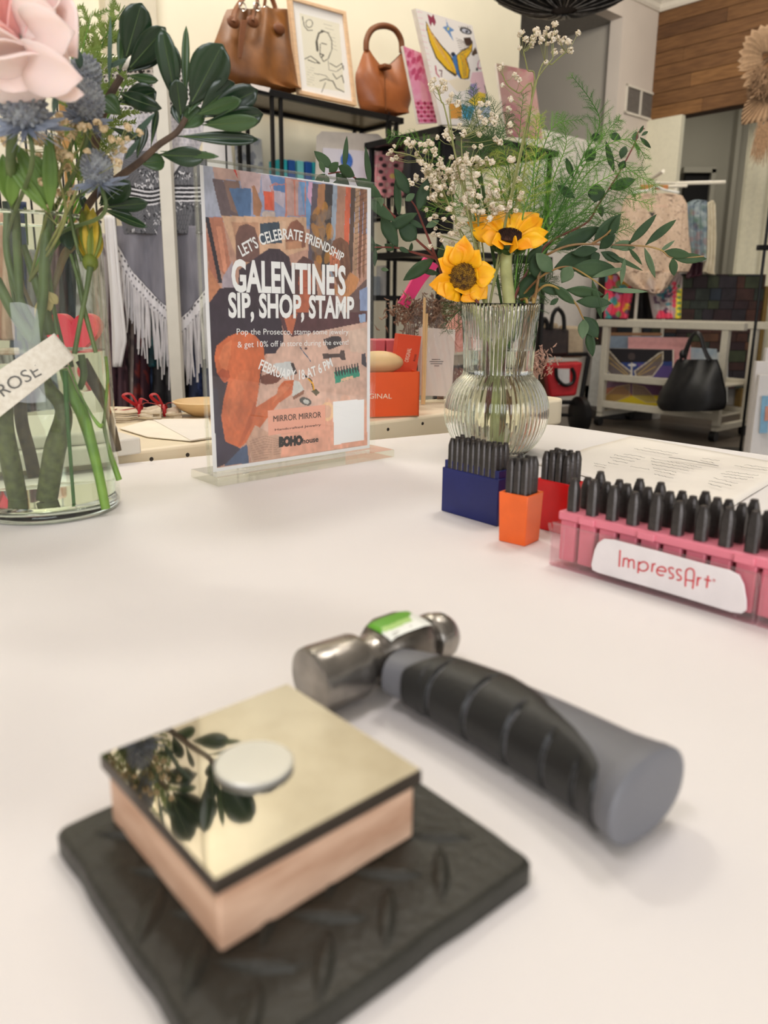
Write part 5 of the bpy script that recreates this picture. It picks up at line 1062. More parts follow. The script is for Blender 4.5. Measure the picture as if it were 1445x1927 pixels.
# slim grey leaves near the rose
gl = root('slender_leaf_sprig', D(90, 120, .42), 'slender blue green leaves crossing in front of the rose', 'leafy stem')
for q in ((82, 165, 36, 62, 9), (84, 168, 55, 112, 16), (205, 165, 208, 30, 9), (100, 215, 108, 168, 10), (176, 300, 155, 230, 10), (248, 262, 292, 212, 12), (235, 300, 262, 262, 12), (150, 130, 148, 92, 16), (200, 128, 240, 110, 10)):
    m = MB(); leaf(m, D(q[0], q[1], .42 if q[0] < 110 else .53), D(q[2], q[3], .415 if q[0] < 110 else .52), q[4]*.42/1441, peak=.5, cup=.3, bend=.05); obj('leaf', m, M('slender_leaf', (74, 98, 84), .5, var=.1), gl, solid=.0003)
# ferny green behind the rose, gypsophila
lf_ = A(lc[0], lc[1], TZ+ztl*.8)
fern('loose bright green fern behind the rose in the top left', [[(150, 380), (140, 250), (150, 120), (175, 20)], [(155, 380), (160, 200), (190, 90), (235, 10)], [(150, 300), (170, 150), (190, 80), (210, 60)], [(150, 300), (140, 160), (130, 60), (122, -10)], [(160, 350), (190, 250), (220, 190), (240, 150)]], .58, .62, M('fern_olive', (132, 148, 66), .6, rgb2=(98, 120, 44), vscale=30),   .020, .55, 31, entry=lentry, foot=[lf_], group='fern fronds in the tall vase', thick=.0017)
bbt = M('gypsophila_tan', (226, 204, 166), .8, rgb2=(200, 172, 124), vscale=300, sss=.1); bmt = [blossom_mesh(20+i, .0040, bbt) for i in range(3)]
gyp('tan dried gypsophila spray under the rose', [[(120, 420), (110, 330), (100, 270), (95, 235)], [(110, 330), (150, 280), (165, 235)], [(125, 400), (160, 330), (215, 275)]], [(226, 268), (232, 282), (240, 262), (215, 285), (238, 236), (242, 240), (210, 262), (262, 250), (208, 300), (222, 306)], [(120, 232, 34, 22, 14), (85, 262, 40, 20, 12), (165, 230, 20, 16, 8), (190, 238, 14, 10, 5), (110, 290, 30, 26, 12), (20, 250, 30, 20, 8), (50, 320, 40, 30, 9), (100, 380, 40, 30, 9)], .47, .53, bmt, bbs, .82, 12, entry=lentry, group='gypsophila in the tall vase', foot=[lf_], sw=.0006)
gm = root('foliage_stems', D(60, 320, .47), 'soft green fleshy stems and leaves under the thistles', 'leafy stem')
for q in ((95, 400, 92, 250, 26), (88, 385, 30, 270, 30), (92, 400, 10, 300, 24), (110, 350, 60, 290, 22), (15, 380, 5, 290, 30), (20, 390, 30, 300, 24)):
    m = MB(); leaf(m, D(q[0], q[1], .48), D(q[2], q[3], .47), q[4]*.47/1441, peak=.5, cup=.4, bend=.04); obj('leaf', m, M('soft_green', (98, 128, 52), .5, rgb2=(76, 104, 40), vscale=30), gm, solid=.0006)
# ================================================================== goods on the cream side table
def upright(name, label, cat, px, Y, mat, th=.01, **k):
    return obj(name, MB().prism([D(x, y, Y) for x, y in px], A(0, th, 0)), mat, label=label, cat=cat, smooth=False, **k)
# orange shop box with a tilted box inside
ob = G(788, 784, TZ2); oa = G(672, 788, TZ2); od = nrm(ob-oa); on = np.cross(od, ZZ); on = -on if on@(CAMP-oa) < 0 else on
oh = zat(700, ob)-TZ2; ow = np.linalg.norm(ob-oa)
orm = M('orange_card', (232, 88, 30), .45, var=.03, vscale=20); cardm = M('raw_card', (206, 176, 132), .8)
bx = root('orange_display_box', tuple((oa+ob)/2-on*.03), 'open orange cardboard display box with pale lettering beside the sign', 'box')
dep = .065
for nm, o_, a_, b_ in (('front_panel', oa, od*ow, -on*.0015), ('back_panel', oa-on*dep, od*ow, on*.0015), ('side_panel', oa, od*.0015, -on*dep), ('side_panel', ob-od*.0015, od*.0015, -on*dep)):
    obj(nm, MB().par(o_+A(0, 0, .0003), a_, b_, ZZ*oh), orm, bx, smooth=False)
obj('bottom_panel', MB().par(oa+ZZ*.0003, od*ow, -on*dep, ZZ*.0015), cardm, bx, smooth=False)
OP = lambda x, y: WP(x, y, oa, on); mb = MB(); text_on(mb, 'ORIGINAL', [(668, 750), (737, 750)], (10, 9), OP, on, .0004); obj('lettering', mb, M('cream_print', (244, 222, 196), .6), bx, smooth=False)
# tilted carton standing in the box
tY = .03; tp0 = oa-on*tY
TP = lambda x, y: WP(x, y, tp0, on)
ct = root('orange_carton', tuple(TP(765, 697)), 'tilted orange carton with sideways lettering standing in the display box', 'box')
P4 = [TP(740, 706), TP(783, 704), TP(793, 633), TP(750, 628)]
obj('carton', MB().prism(P4, -on*.022+od*.002), M('red_orange_card', (222, 74, 36), .45, var=.03), ct, smooth=False)
mb = MB(); text_on(mb, 'ORIGINAL', [(768, 682), (774, 656)], (8, 8), TP, on, .0004); obj('lettering', mb, M('cream_print', ()), ct, smooth=False)
mb = MB(); text_on(mb, 'ROSE', [(781, 680), (784, 667)], (4, 4), TP, on, .0004); obj('small_lettering', mb, M('black_print', ()), ct, smooth=False)
# pale wooden scoop in the box, pink books behind
m = MB().ell(WP(712, 682, oa-on*.035, on), (.034, .02, .015), 20, 12, R=np.array([od, -on, ZZ]).T); obj('cream_bowl', m, M('pale_wood', (224, 190, 138), .5, var=.05), label='pale round wooden bowl standing in the orange display box', cat='bowl')
for i, x in enumerate((702, 727, 753)):
    a = G(x, 758, TZ2)*A(1, 1, 1); a = WP(x, 690, oa-on*.10, on); w_ = np.linalg.norm(WP(x+23, 690, oa-on*.10, on)-a)
    zz0 = TZ2+.0005; t = zat(640, a)
    obj('pink_box', MB().par(A(a[0], a[1], zz0), od*w_*.96, -on*.05, ZZ*(t-zz0)), M('rose_card', (206, 96, 104), .5, var=.03), label='small rose pink box behind the orange display box, %s of three' % ('leftmost', 'middle', 'rightmost')[i], cat='box', group='rose pink boxes', bevel=.001)
# bagged white cards and dried flowers in cellophane behind the carton
cel = thin_glass('cellophane', (250, 248, 248), 1.0, .12, .06)
cf_ = WP(810, 745, oa-on*.13, on); bgp = oa-on*.13
BP = lambda x, y, o_=0: WP(x, y, bgp-on*o_, on)
cb_ = root('bagged_card', BP(822, 746), 'white printed card in a clear cellophane bag beside the orange carton', 'card')
obj('card', MB().prism([BP(790, 744), BP(850, 746), BP(857, 620), BP(793, 617)], -on*.012), M('card_white', (232, 222, 212), .6, var=.01), cb_, smooth=False)
mb = MB()
for k, (x0, x1) in enumerate(((812, 828), (808, 834), (810, 832), (817, 826))): mb.par(BP(x0, 677+k*4)+on*.0003, BP(x1, 677+k*4)-BP(x0, 677+k*4), on*.0002, ZZ*.0009)
obj('printed_lines', mb, M('black_print', ()), cb_, smooth=False)
def cell(u, v):
    x = (786+u*72); y = 746-v*(160-30*abs(u-.5)*2); x = x+(820-x)*max(0, v-.75)*2.4; return BP(x, y)+on*(.006+.010*sin(u*pi)+.003*sin(u*23+v*9))
obj('cellophane_bag', MB().grid(cell, 24, 18), cel, cb_)
def tuft(name, label, px, n, mat, spread, Yo, ln, base=None, dn=0):
    c = BP(*px, Yo); r = root(name, c, label, 'flower'); R_ = random.Random(n); m = MB()
    for i in range(n):
        b = c+A(R_.gauss(0, spread), R_.gauss(0, spread*.5), R_.gauss(0, spread*.7)); d = nrm(A(R_.uniform(-1, 1), R_.uniform(-.6, .6), R_.uniform(-.8, 1))); m.tube([b, b+d*ln*.25, b+d*ln*.5+A(0, 0, R_.uniform(-.3, .3)*ln)], [.0007, .0012, .0004], 5)
    obj('dried_tufts', m, mat, r, kind='stuff'); m = MB(); 
    for k in range(5): m.tube([c+A(k*.003-.006, 0, -spread), c+A(k*.002, 0, TZ2-c[2]+.001)], .0012, 5)
    obj('stems', m, mat, r); return r
dry = M('dried_grass', (158, 128, 104), .8, rgb2=(116, 88, 72), vscale=80)
tuft('dried_bouquet', 'brown dried flower bunch wrapped in clear film behind the white card', (828, 590), 420, dry, .020, .03, .02)
d2 = tuft('dried_bouquet', 'dried flower bunch with hot pink wrap in clear film left of the card', (772, 590), 260, dry, .016, .035, .018)
pkp = M('hot_pink_paper', (236, 62, 128), .5, var=.04)
obj('pink_wrap', MB().prism([BP(752, 570, .03), BP(768, 580, .03), BP(800, 530, .03), BP(826, 500, .03), BP(800, 484, .03), BP(780, 520, .03)], -on*.01), pkp, d2, smooth=False)
def film(x0, x1, yb, yt, xt, seed, off):
    def f(u, v):
        xx = (x0+(x1-x0)*u)*(1-v)+(xt+(u-.5)*16)*v; return BP(xx, yb+(yt-yb)*v, off)+on*(.012*sin(u*pi)+.004*sin(u*19+seed+v*6))
    return MB().grid(f, 26, 14)
obj('clear_film', film(738, 812, 664, 520, 812, 1, .03), cel, d2)
pf = root('bagged_pink_flowers', BP(875, 744, .01), 'soft pink petals and dried stems in a film bag behind the ribbed vase', 'flower')
m = MB(); Rz = random.Random(6)
for i in range(14): leaf(m, BP(868+Rz.uniform(-14, 12), 640+Rz.uniform(-40, 20), .01), BP(868+Rz.uniform(-24, 20), 600+Rz.uniform(-20, 60), .01), .03, cup=.4)
obj('petals', m, M('blush_petal', (238, 176, 160), .7, var=.05), pf, solid=.0004)
m = MB()
for i in range(40): b = BP(860+Rz.uniform(-8, 10), 700+Rz.uniform(-8, 20), .01); m.tube([b, b+A(Rz.uniform(-.01, .01), 0, -Rz.uniform(.005, .02))], .0016, 5)
obj('dried_buds', m, M('dried_buds', (130, 84, 72), .8, var=.2), pf); obj('clear_film', film(845, 905, 744, 560, 872, 3, .005), cel, pf)
tuft('dried_bouquet', 'dried pinkish flower bunch in film right of the ribbed vase neck', (1005, 680), 240, M('dried_pink', (176, 140, 122), .8, var=.2), .014, .02, .014)
for (x, y0, y1) in ((795, 745, 560), (799, 700, 590)):
    a = BP(x, y0, -.02); obj('wooden_skewer', MB().tube([A(a[0], a[1], TZ2+.001), BP(x+4, y1, -.015)], .0022, 6), M('pale_wood', ()), label='thin pale wooden stick standing %s beside the bagged card' % ('taller' if x == 795 else 'shorter, leaning'), cat='stick')
# cloth bundles with red ribbon
canv = M('natural_canvas', (232, 218, 194), .85, rgb2=(214, 198, 172), vscale=120); redr = M('red_ribbon', (168, 14, 26), .5, var=.1)
Zc = Zm(200, 700, 7.225)
def pt2(x, y, h=0): p = G(*Zc(x, y), TZ2); return p+ZZ*h
def bundle(label, cpx, wpx, n, ribbons, ang, hh):
    c = G(*cpx, TZ2); r = root('cloth_bundle', c, label, 'cloth pouch', 'ribbon tied cloth pouches'); R_ = random.Random(n); w_ = wpx*c[1]/1441
    ax = nrm(A(cos(ang), sin(ang), 0)); ay = np.cross(ZZ, ax)
    for i in range(n):
        z = .0006+hh*i/n; q = R_.uniform(-.12, .12)
        def f(u, v, z=z, i=i):
            x = (u-.5)*w_*(1-.10*(i % 3)); g = 1-.55*math.exp(-((u-.72)/.10)**2); y = (v-.5)*w_*.55*g
            return c+ax*x+ay*(y+x*q*.3)+ZZ*(z+.0022*sin(v*9+i)*u+.0035*max(0, u-.75)*sin(v*25+i)*3+.001*sin(u*6))
        obj('canvas_fold', MB().grid(f, 18, 12), canv, r, solid=.0011)
    kn = c+ax*w_*.22+ZZ*(hh+.002)
    obj('ribbon_knot', MB().ell(kn, (.005, .004, .004), 8, 6), redr, r)
    for s_ in ribbons:
        P = spline([kn+ax*a*w_+ay*b*w_+ZZ*h for a, b, h in s_], 16); obj('ribbon', MB().tube(P, .0026, 6, flat=.18), redr, r)
    obj('ribbon_band', MB().tube([kn+ay*.012*cos(t)-ZZ*(hh*.45)+ZZ*sin(t)*hh*.62 for t in np.linspace(0, 2*pi, 20)], .0024, 6, caps=False), redr, r)
rb = [[(0, 0, 0), (-.1, .05, .016), (-.2, .0, .014), (0, 0, 0)], [(0, 0, 0), (-.25, -.12, -.002), (-.5, -.1, -.006), (-.3, .05, -.002)], [(0, 0, 0), (.08, -.05, .006), (.22, -.06, .004), (.3, 0, -.002)], [(0, 0, 0), (.03, .06, .010), (.12, .08, .006)]]
bundle('stack of natural cloth pouches tied with red ribbon by the tall vase', (232, 790), 140, 7, rb, .25, .013)
bundle('front cloth pouch bundle with dark red ribbon bow', (284, 785), 112, 5, rb[:3], .3, .010)
# cream carved bowl, sheet of paper, moulded plinth, hearts
m = MB(); bcx = G(385, 782, TZ2); 
m.lathe(bcx, [(.0005, .0005), (.016, .0005), (.032, .010), (.040, .019), (.0375, .020), (.028, .011), (.012, .004), (.0005, .0035)], 28); obj('carved_bowl', m, M('pale_wood', ()), label='small pale carved wooden bowl just left of the poster', cat='bowl')
pp = [Zc(180, 775), Zc(620, 650), Zc(1390, 640), Zc(1480, 900), Zc(1140, 945), Zc(560, 890)]
m = MB().prism([G(x, y, TZ2+.001) for x, y in pp], (0, 0, .0012)); obj('folded_linen', m, M('linen_white', (246, 238, 220), .8, var=.02), label='flat folded white linen cloth on the cream side table', cat='cloth', bevel=.0004)
m = MB().prism([G(x, y, TZ2+.0023) for x, y in (Zc(640, 655), Zc(1390, 645), Zc(1430, 890), Zc(1150, 935))], (0, 0, .0008)); obj('folded_paper', m, M('paper_white', ()), label='smaller white sheet on top of the folded linen', cat='paper')
# white moulded plinth behind the tall vase with hearts on it
pq = [G(150, 815, TZ2), G(*Zc(330, 900), TZ2), G(*Zc(485, 1110), TZ2), G(150, 866, TZ2)]
c4 = sum(pq)/4; plr = root('display_riser', c4*A(1, 1, 0)+A(0, 0, TZ2), 'white painted moulded display plinth half behind the tall vase', 'plinth')
pg = M('painted_plinth', (222, 218, 208), .5, var=.02)
e_r = G(*Zc(485, 1115), TZ2); e_l = e_r-cu*.26; 
obj('base_step', MB().par(e_l+ZZ*.0003, e_r-e_l, cv*.15, ZZ*.016), pg, plr, bevel=.002)
obj('top_step', MB().par(e_l+cv*.012+ZZ*.0163, (e_r-e_l)-cu*.016, cv*.13, ZZ*.012), pg, plr, bevel=.003)
hY = e_r@cv
rdh = M('red_glaze', (236, 44, 78), .3, var=.04, sss=.05)
def heart(label, cx, cy, w_, Y):
    pts = []
    for k in range(40):
        t = 2*pi*k/40; x = 16*sin(t)**3; y = 13*cos(t)-5*cos(2*t)-2*cos(3*t)-cos(4*t); pts.append(D(cx+x/16*w_/2, cy-y/16*w_/2*.98, Y))
    zm = min(p[2] for p in pts); zr = TZ2+.0285
    o = obj('red_heart', MB().prism(pts, A(0, .016, 0)), rdh, label=label, cat='ornament', group='red glazed hearts', bevel=.003, seg=3)
    return o, zm
hyy = 1.02
hl_, zm = heart('glossy red heart ornament seen through the tall vase', 134, 628, 104, .88)
obj('heart_stand', MB().par(D(133, 636, .88)*A(1, 1, 0)+A(-.03, .0, TZ2+.0285), A(.06, 0, 0), A(0, .016, 0), ZZ*max(.002, zm-.0005-TZ2-.0285)), pg, label='small white block under the larger red heart', cat='block', bevel=.001)
heart('second red heart partly cut by the left photo edge', -18, 712, 60, .88)
obj('heart_stand', MB().par(D(-18, 712, .88)*A(1, 1, 0)+A(-.02, .0, TZ2+.0005), A(.04, 0, 0), A(0, .016, 0), ZZ*max(.002, D(-18, 741, .88)[2]-TZ2-.001)), pg, label='small white block under the heart at left edge', cat='block', bevel=.001)

# ================================================================== black wall shelves and what stands on them
blkm = M('black_shelf_metal', (26, 25, 26), .4, .4, var=.1)
def SPx(px, py): return WP(px, py, P0, V)     # plane of the shelf front
sdp = .25
zS = SHZ; s0_ = (SPx(466, 157)-P0)@U; s1_ = (SPx(760, 222)-P0)@U
sh = root('black_shelf', tuple((P0+U*(s0_+s1_)/2+V*sdp/2)*A(1, 1, 0)), 'tall black metal shelf unit with bags and framed drawing on top', 'shelf')
def shelfboard(base, u0, u1, z, dp, nm='shelf_board', glassy=True):
    o_ = base*A(1, 1, 0)+U*u0+ZZ*z; w_ = u1-u0; t = .022; r_ = .020
    obj('front_rail', MB().par(o_-ZZ*t, U*w_, V*r_, ZZ*t), blkm, sh_cur, smooth=False, bevel=.001); obj('back_rail', MB().par(o_+V*(dp-r_)-ZZ*t, U*w_, V*r_, ZZ*t), blkm, sh_cur, smooth=False)
    obj('side_rail', MB().par(o_-ZZ*t, U*r_, V*dp, ZZ*t), blkm, sh_cur, smooth=False); obj('side_rail', MB().par(o_+U*(w_-r_)-ZZ*t, U*r_, V*dp, ZZ*t), blkm, sh_cur, smooth=False)
    obj(nm, MB().par(o_+U*r_+V*r_-ZZ*.008, U*(w_-2*r_), V*(dp-2*r_), ZZ*.007), M('smoked_board', (150, 136, 116), .35, var=.05) if glassy else blkm, sh_cur, smooth=False)
sh_cur = sh
shelfboard(P0, s0_, s1_, zS, sdp)
lv = [zat(y, SPx(730, 400)) for y in (400, 556, 700)]
for z in lv: shelfboard(P0, s0_, s1_, z, sdp, glassy=True)
def poles(sv):
    for dv in (.012, sdp-.012):
        for du in (0, .038): obj('pole', MB().par(P0*A(1, 1, 0)+U*(sv+du-.006)+V*(dv-.006), U*.012, V*.012, ZZ*(zS-.001)), blkm, sh, smooth=False)
poles((SPx(515, 200)-P0)@U-.0); poles((SPx(737, 240)-P0)@U)
obj('shelf_tag', MB().prism([SPx(470, 158)-V*.004, SPx(507, 166)-V*.004, SPx(504, 174)-V*.004, SPx(472, 166)-V*.004], -V*.002), M('white_tag', (232, 222, 214), .5), sh, smooth=False)
# second shelf, nearer and lower
Q0 = D(830, 236, 2.95); sh2 = root('black_shelf', tuple((Q0+U*.35+V*.15)*A(1, 1, 0)), 'second black shelf unit behind the flowers holding the pink paintings', 'shelf'); sh_cur = sh2
dq = (WB-Q0)@V-.02
shelfboard(Q0, 0, .70, Q0[2], min(dq, .42), glassy=False)
for z in (Q0[2]-.42, Q0[2]-.85, .25): shelfboard(Q0, 0, .70, z, min(dq, .42), glassy=True)
for s_ in (.02, .66):
    for dv in (.012, min(dq, .42)-.02): obj('pole', MB().par(Q0*A(1, 1, 0)+U*s_+V*dv, U*.016, V*.016, ZZ*(Q0[2]-.001)), blkm, sh2, smooth=False)

def wave_grid(rows, plane, nx, ny, amp, nf, out, thick=0, ph=0):
    rows = sorted(rows); ys = [r[0] for r in rows]
    def f(u, v):
        y = ys[0]+(ys[-1]-ys[0])*v; xl = np.interp(y, ys, [r[1] for r in rows]); xr = np.interp(y, ys, [r[2] for r in rows])
        return plane(xl+(xr-xl)*u, y)+out*(amp*sin(u*nf*2*pi+ph+v*1.5)*(.4+.6*v))
    return MB().grid(f, nx, ny)
Zb = Zm(370, 0, 2.89)
tan = M('tan_leather', (132, 82, 36), .45, rgb2=(104, 62, 26), vscale=12, bump=.3, bscale=150); tan2 = M('cognac_leather', (156, 90, 46), .38, rgb2=(134, 74, 36), vscale=10); tand = M('tan_leather_edge', (112, 64, 32), .5, var=.08)
def body(name, rows, Yoff, depth, mat, parent, pillow=.06, folds=(0, 3), nx=26, ny=22):
    rows = sorted(rows); ys = [r[0] for r in rows]
    def mk(sign):
        def f(u, v):
            y = ys[0]+(ys[-1]-ys[0])*v; xl = np.interp(y, ys, [r[1] for r in rows]); xr = np.interp(y, ys, [r[2] for r in rows]); dpt = depth*(.25+.75*sin(min(1, v*1.1)*pi/2))
            p = WP(xl+(xr-xl)*u, y, P0+V*Yoff, V); return p-V*sign*(dpt/2*(1-abs(2*u-1)**4)+folds[0]*sin(u*folds[1]*2*pi+v*3)*(1-abs(2*u-1)))
        return f
    m = MB().grid(mk(1), nx, ny); m.grid(mk(-1), nx, ny); return obj(name, m, mat, parent)
# slouchy tote
tb1 = root('tan_tote', tuple(WP(480, 168, P0+V*.11, V)), 'large slouchy tan leather tote with buckled handles on the black shelf', 'handbag')
zz1 = [Zb(*q) for q in ((168, 48), (90, 240))]
rowsA = [(52, 165, 500), (80, 150, 503), (160, 122, 512), (240, 92, 520), (330, 90, 532), (400, 110, 540), (450, 140, 546), (478, 190, 548), (500, 330, 548)]
rowsA = [(Zb(0, y)[1], Zb(a, 0)[0], Zb(b, 0)[0]) for y, a, b in rowsA]
for i in range(3): rowsA[i] = (rowsA[i][0], rowsA[i][1], rowsA[i][2])
body('bag_body', rowsA, .11, .16, tan, tb1, folds=(.014, 2.2))
BPv = lambda x, y, o_=0: WP(*Zb(x, y), P0+V*(.11+o_), V)
for (pts, ww) in (([(195, 120, -.09), (210, 60, -.07), (240, 10, -.05), (290, -60, -.03), (330, 0, -.05), (315, 60, -.07), (305, 120, -.09)], .011), ([(370, 110, .03), (368, 40, .03), (385, -50, .03), (420, 20, .03), (435, 80, .02), (450, 150, .0)], .010)):
    obj('handle', MB().tube(spline([BPv(*p) for p in pts], 30), ww, 8, flat=.6), tand, tb1)
for x, y, o_ in ((240, 42, -.075), (318, 42, -.075), (372, 60, .02), (438, 75, .01)):
    p = BPv(x, y, o_); obj('buckle', MB().tube([p+U*.013*cos(t)+ZZ*.013*sin(t)-V*.012 for t in np.linspace(0, 2*pi, 16)], .0025, 5, caps=False), M('buckle_steel', (190, 184, 176), .25, .9), tb1)
for x, y in ((200, 120), (305, 118), (450, 155)): obj('handle_patch', MB().ell(BPv(x, y, -.085 if x < 400 else -.05), (.026, .008, .020), 14, 8, R=np.array([U, V, ZZ]).T), tand, tb1)
obj('tassel', MB().prism([BPv(238, 110, -.10), BPv(272, 110, -.10), BPv(250, 260, -.11), BPv(240, 320, -.11), BPv(228, 318, -.11), BPv(226, 220, -.11)], -V*.006), tand, tb1, bevel=.001)
# framed line drawing
fr_ = root('framed_drawing', tuple(SPx(612, 190)+V*.05), 'pale wood framed ink line drawing of a face leaning on the shelf', 'picture')
FPt = lambda x, y, o_=0: WP(*Zb(x, y), P0+V*(.05+o_), V)
fq = [FPt(505, -20), FPt(812, 62), FPt(872, 575), FPt(558, 508)]
def rim(px, w_, th, mat, par, Fp, nm='frame_bar'):
    c = (sum(p[0] for p in px)/4, sum(p[1] for p in px)/4); ins_ = [(x+(c[0]-x)*w_, y+(c[1]-y)*w_*.72) for x, y in px]
    for i in range(4):
        a, b = px[i], px[(i+1) % 4]; a2, b2 = ins_[i], ins_[(i+1) % 4]; obj(nm, MB().prism([Fp(*a), Fp(*b), Fp(*b2), Fp(*a2)], V*th), mat, par, smooth=False, bevel=.001)
    return ins_
pxq = [(503, -22), (812, 62), (872, 575), (558, 508)]
inn = rim(pxq, .105, .02, M('pale_oak', (226, 190, 152), .5, var=.06, stretch=(1, 1, 6)), fr_, FPt)
c4f = [FPt(*q, .008) for q in inn]; mb = quadgrid(*c4f, 110, 170); p = Paint(mb.v, (240, 236, 230)); zb = lambda L: [Zb(*q) for q in L]
p.poly(zb([(560, 70), (775, 130), (805, 500), (600, 470)]), (232, 226, 206)); ink = (86, 82, 74)
for L, w_ in (([(575, 90), (585, 140), (605, 165), (630, 165)], 1.6), ([(660, 280), (655, 200), (680, 165), (715, 180), (735, 220), (735, 270), (715, 320), (690, 335), (670, 300), (672, 240)], 1.6), ([(655, 275), (650, 230), (665, 180), (690, 170)], 3.2), ([(680, 235), (705, 240)], 2), ([(672, 292), (690, 300), (680, 312)], 2.4), ([(590, 320), (620, 305), (640, 320), (670, 345), (640, 340), (605, 325)], 1.8), ([(715, 330), (720, 380), (760, 390), (800, 360)], 1.3), ([(725, 345), (760, 365), (790, 345), (800, 380)], 1.6), ([(670, 440), (700, 430), (740, 440), (760, 480), (800, 500)], 1.8), ([(700, 450), (680, 500)], 1.4), ([(740, 400), (760, 430), (790, 410), (800, 450)], 1.6), ([(640, 400), (700, 410), (720, 430)], 1.0)): p.line(zb(L), w_, ink)
p.ell(*Zb(612, 128), 7, 8, ink); p.ell(*Zb(612, 128), 5.6, 6.6, (232, 226, 206))
for k in range(7): p.line(zb([(690+k*8, 130+k*22), (740+k*4, 142+k*22)]), .8, (150, 144, 130), .7)
for k in range(8): p.line(zb([(600, 365+k*13), (640, 372+k*13)]), .7, (150, 144, 130), .6)
obj('drawing', mb, ATTG, fr_, cols=p.c, smooth=False); obj('backing', MB().prism([FPt(*q, .016) for q in pxq], V*.003), M('pale_oak', ()), fr_, smooth=False)
# hoop handle bag
hb_ = root('hoop_handbag', tuple(SPx(722, 215)+V*.06), 'cognac leather bucket bag with round hoop handle at shelf end', 'handbag')
rowsB = [(270, 912, 1130), (300, 900, 1140), (345, 885, 1152), (400, 864, 1165), (430, 862, 1174), (500, 870, 1172), (560, 882, 1160), (600, 900, 1145), (628, 980, 1140)]
rowsB = [(Zb(0, y)[1], Zb(a, 0)[0], Zb(b, 0)[0]) for y, a, b in rowsB]
mbh = MB(); ys = [r[0] for r in rowsB]
def nf(u):   # neckline height in photo rows
    x = 912+(1130-912)*u; return Zb(0, np.interp(x, [912, 935, 1000, 1045, 1105, 1130], [262, 268, 352, 352, 290, 275]))[1]
def hbf(sign):
    def f(u, v):
        y0 = nf(u); y = y0+(ys[-1]-3*abs(2*u-1)**3-y0)*v; xl = np.interp(y, ys, [r[1] for r in rowsB]); xr = np.interp(y, ys, [r[2] for r in rowsB])
        return WP(xl+(xr-xl)*u, y, P0+V*.07, V)-V*sign*(.006+.06*sin(min(1, v*1.2)*pi/2))*(1-abs(2*u-1)**3.5)
    return f
mbh.grid(hbf(1), 30, 24); mbh.grid(hbf(-1), 30, 24); obj('bag_body', mbh, tan2, hb_, sharp=60)
H7 = lambda x, y, o_=0: WP(*Zb(x, y), P0+V*(.07+o_), V)
obj('hoop_handle', MB().tube(spline([H7(922, 275), H7(925, 215), H7(955, 160), H7(1015, 140), H7(1075, 160), H7(1110, 215), H7(1116, 285)], 40), .012, 10), tand, hb_)
obj('centre_seam', MB().tube([H7(1022, 385, -.062), H7(1025, 500, -.067), H7(1028, 600, -.067)], .0022, 5), tand, hb_)
obj('clasp_loop', MB().box(H7(1020, 366, -.035), (.040, .05, .016), U, V), tand, hb_, bevel=.004)
# chain strap dangling below
m = MB()
for k in range(24):
    t = k/23; p = H7(1045-12*sin(t*3), 620+t*170, -.09); m.tube([p+A(cos(a)*.004, 0, sin(a)*.007) for a in np.linspace(0, 2*pi, 8)], .0013, 4, caps=False)
obj('chain_strap', m, blkm, hb_)
# --- paintings on shelf two and against the wall
def canvas(name, label, px4, plane, nx, ny, base, painter, th=.02, cat='painting', parent=None, nrmv=None):
    q = [plane(*p) for p in px4]; n_ = V if nrmv is None else nrmv
    r = root(name, tuple((q[2]+q[3])/2), label, cat); mb = quadgrid(*q, nx, ny); p = Paint(mb.v, base); painter(p)
    obj('painted_front', mb, ATT, r, cols=p.c, smooth=False); obj('stretcher', MB().prism([x+n_*.0008 for x in q], n_*th), M('canvas_edge', (236, 226, 214), .7), r, smooth=False); return r
Zd = Zm(740, 20, 4.983); zd = lambda L: [Zd(*q) for q in L]
P2 = Q0+V*.10
PL2 = lambda o_: (lambda x, y: WP(x, y, Q0+V*o_, V))
def pnk(p):
    p.blot((760, 90, 835, 235), [(236, 150, 182), (212, 92, 132), (240, 178, 200)], 60, (3, 9), .6)
    for x, y in ((150, 410), (190, 470), (240, 450), (190, 570), (250, 560), (130, 500), (220, 620)): p.ell(*Zd(x, y), 4, 7, (200, 80, 120), 20); p.ell(*Zd(x+30, y+10), 3, 6, (226, 120, 156), 20)
    p.poly(zd([(250, 650), (300, 700), (350, 900), (340, 1000), (270, 900)]), (240, 176, 186), .8)
    for k in range(40): p.ell(*Zd(200+(k % 8)*32, 870+(k//8)*40), 3.4, 3, (166, 30, 74) if (k+k//8) % 2 else (226, 110, 150), 30)
canvas('pink_painting', 'pink painting leaning behind the larger winged painting', [Zd(92, 330), Zd(320, 420), Zd(445, 1050), Zd(240, 1060)], PL2(.16), 60, 80, (238, 160, 188), pnk, .012)
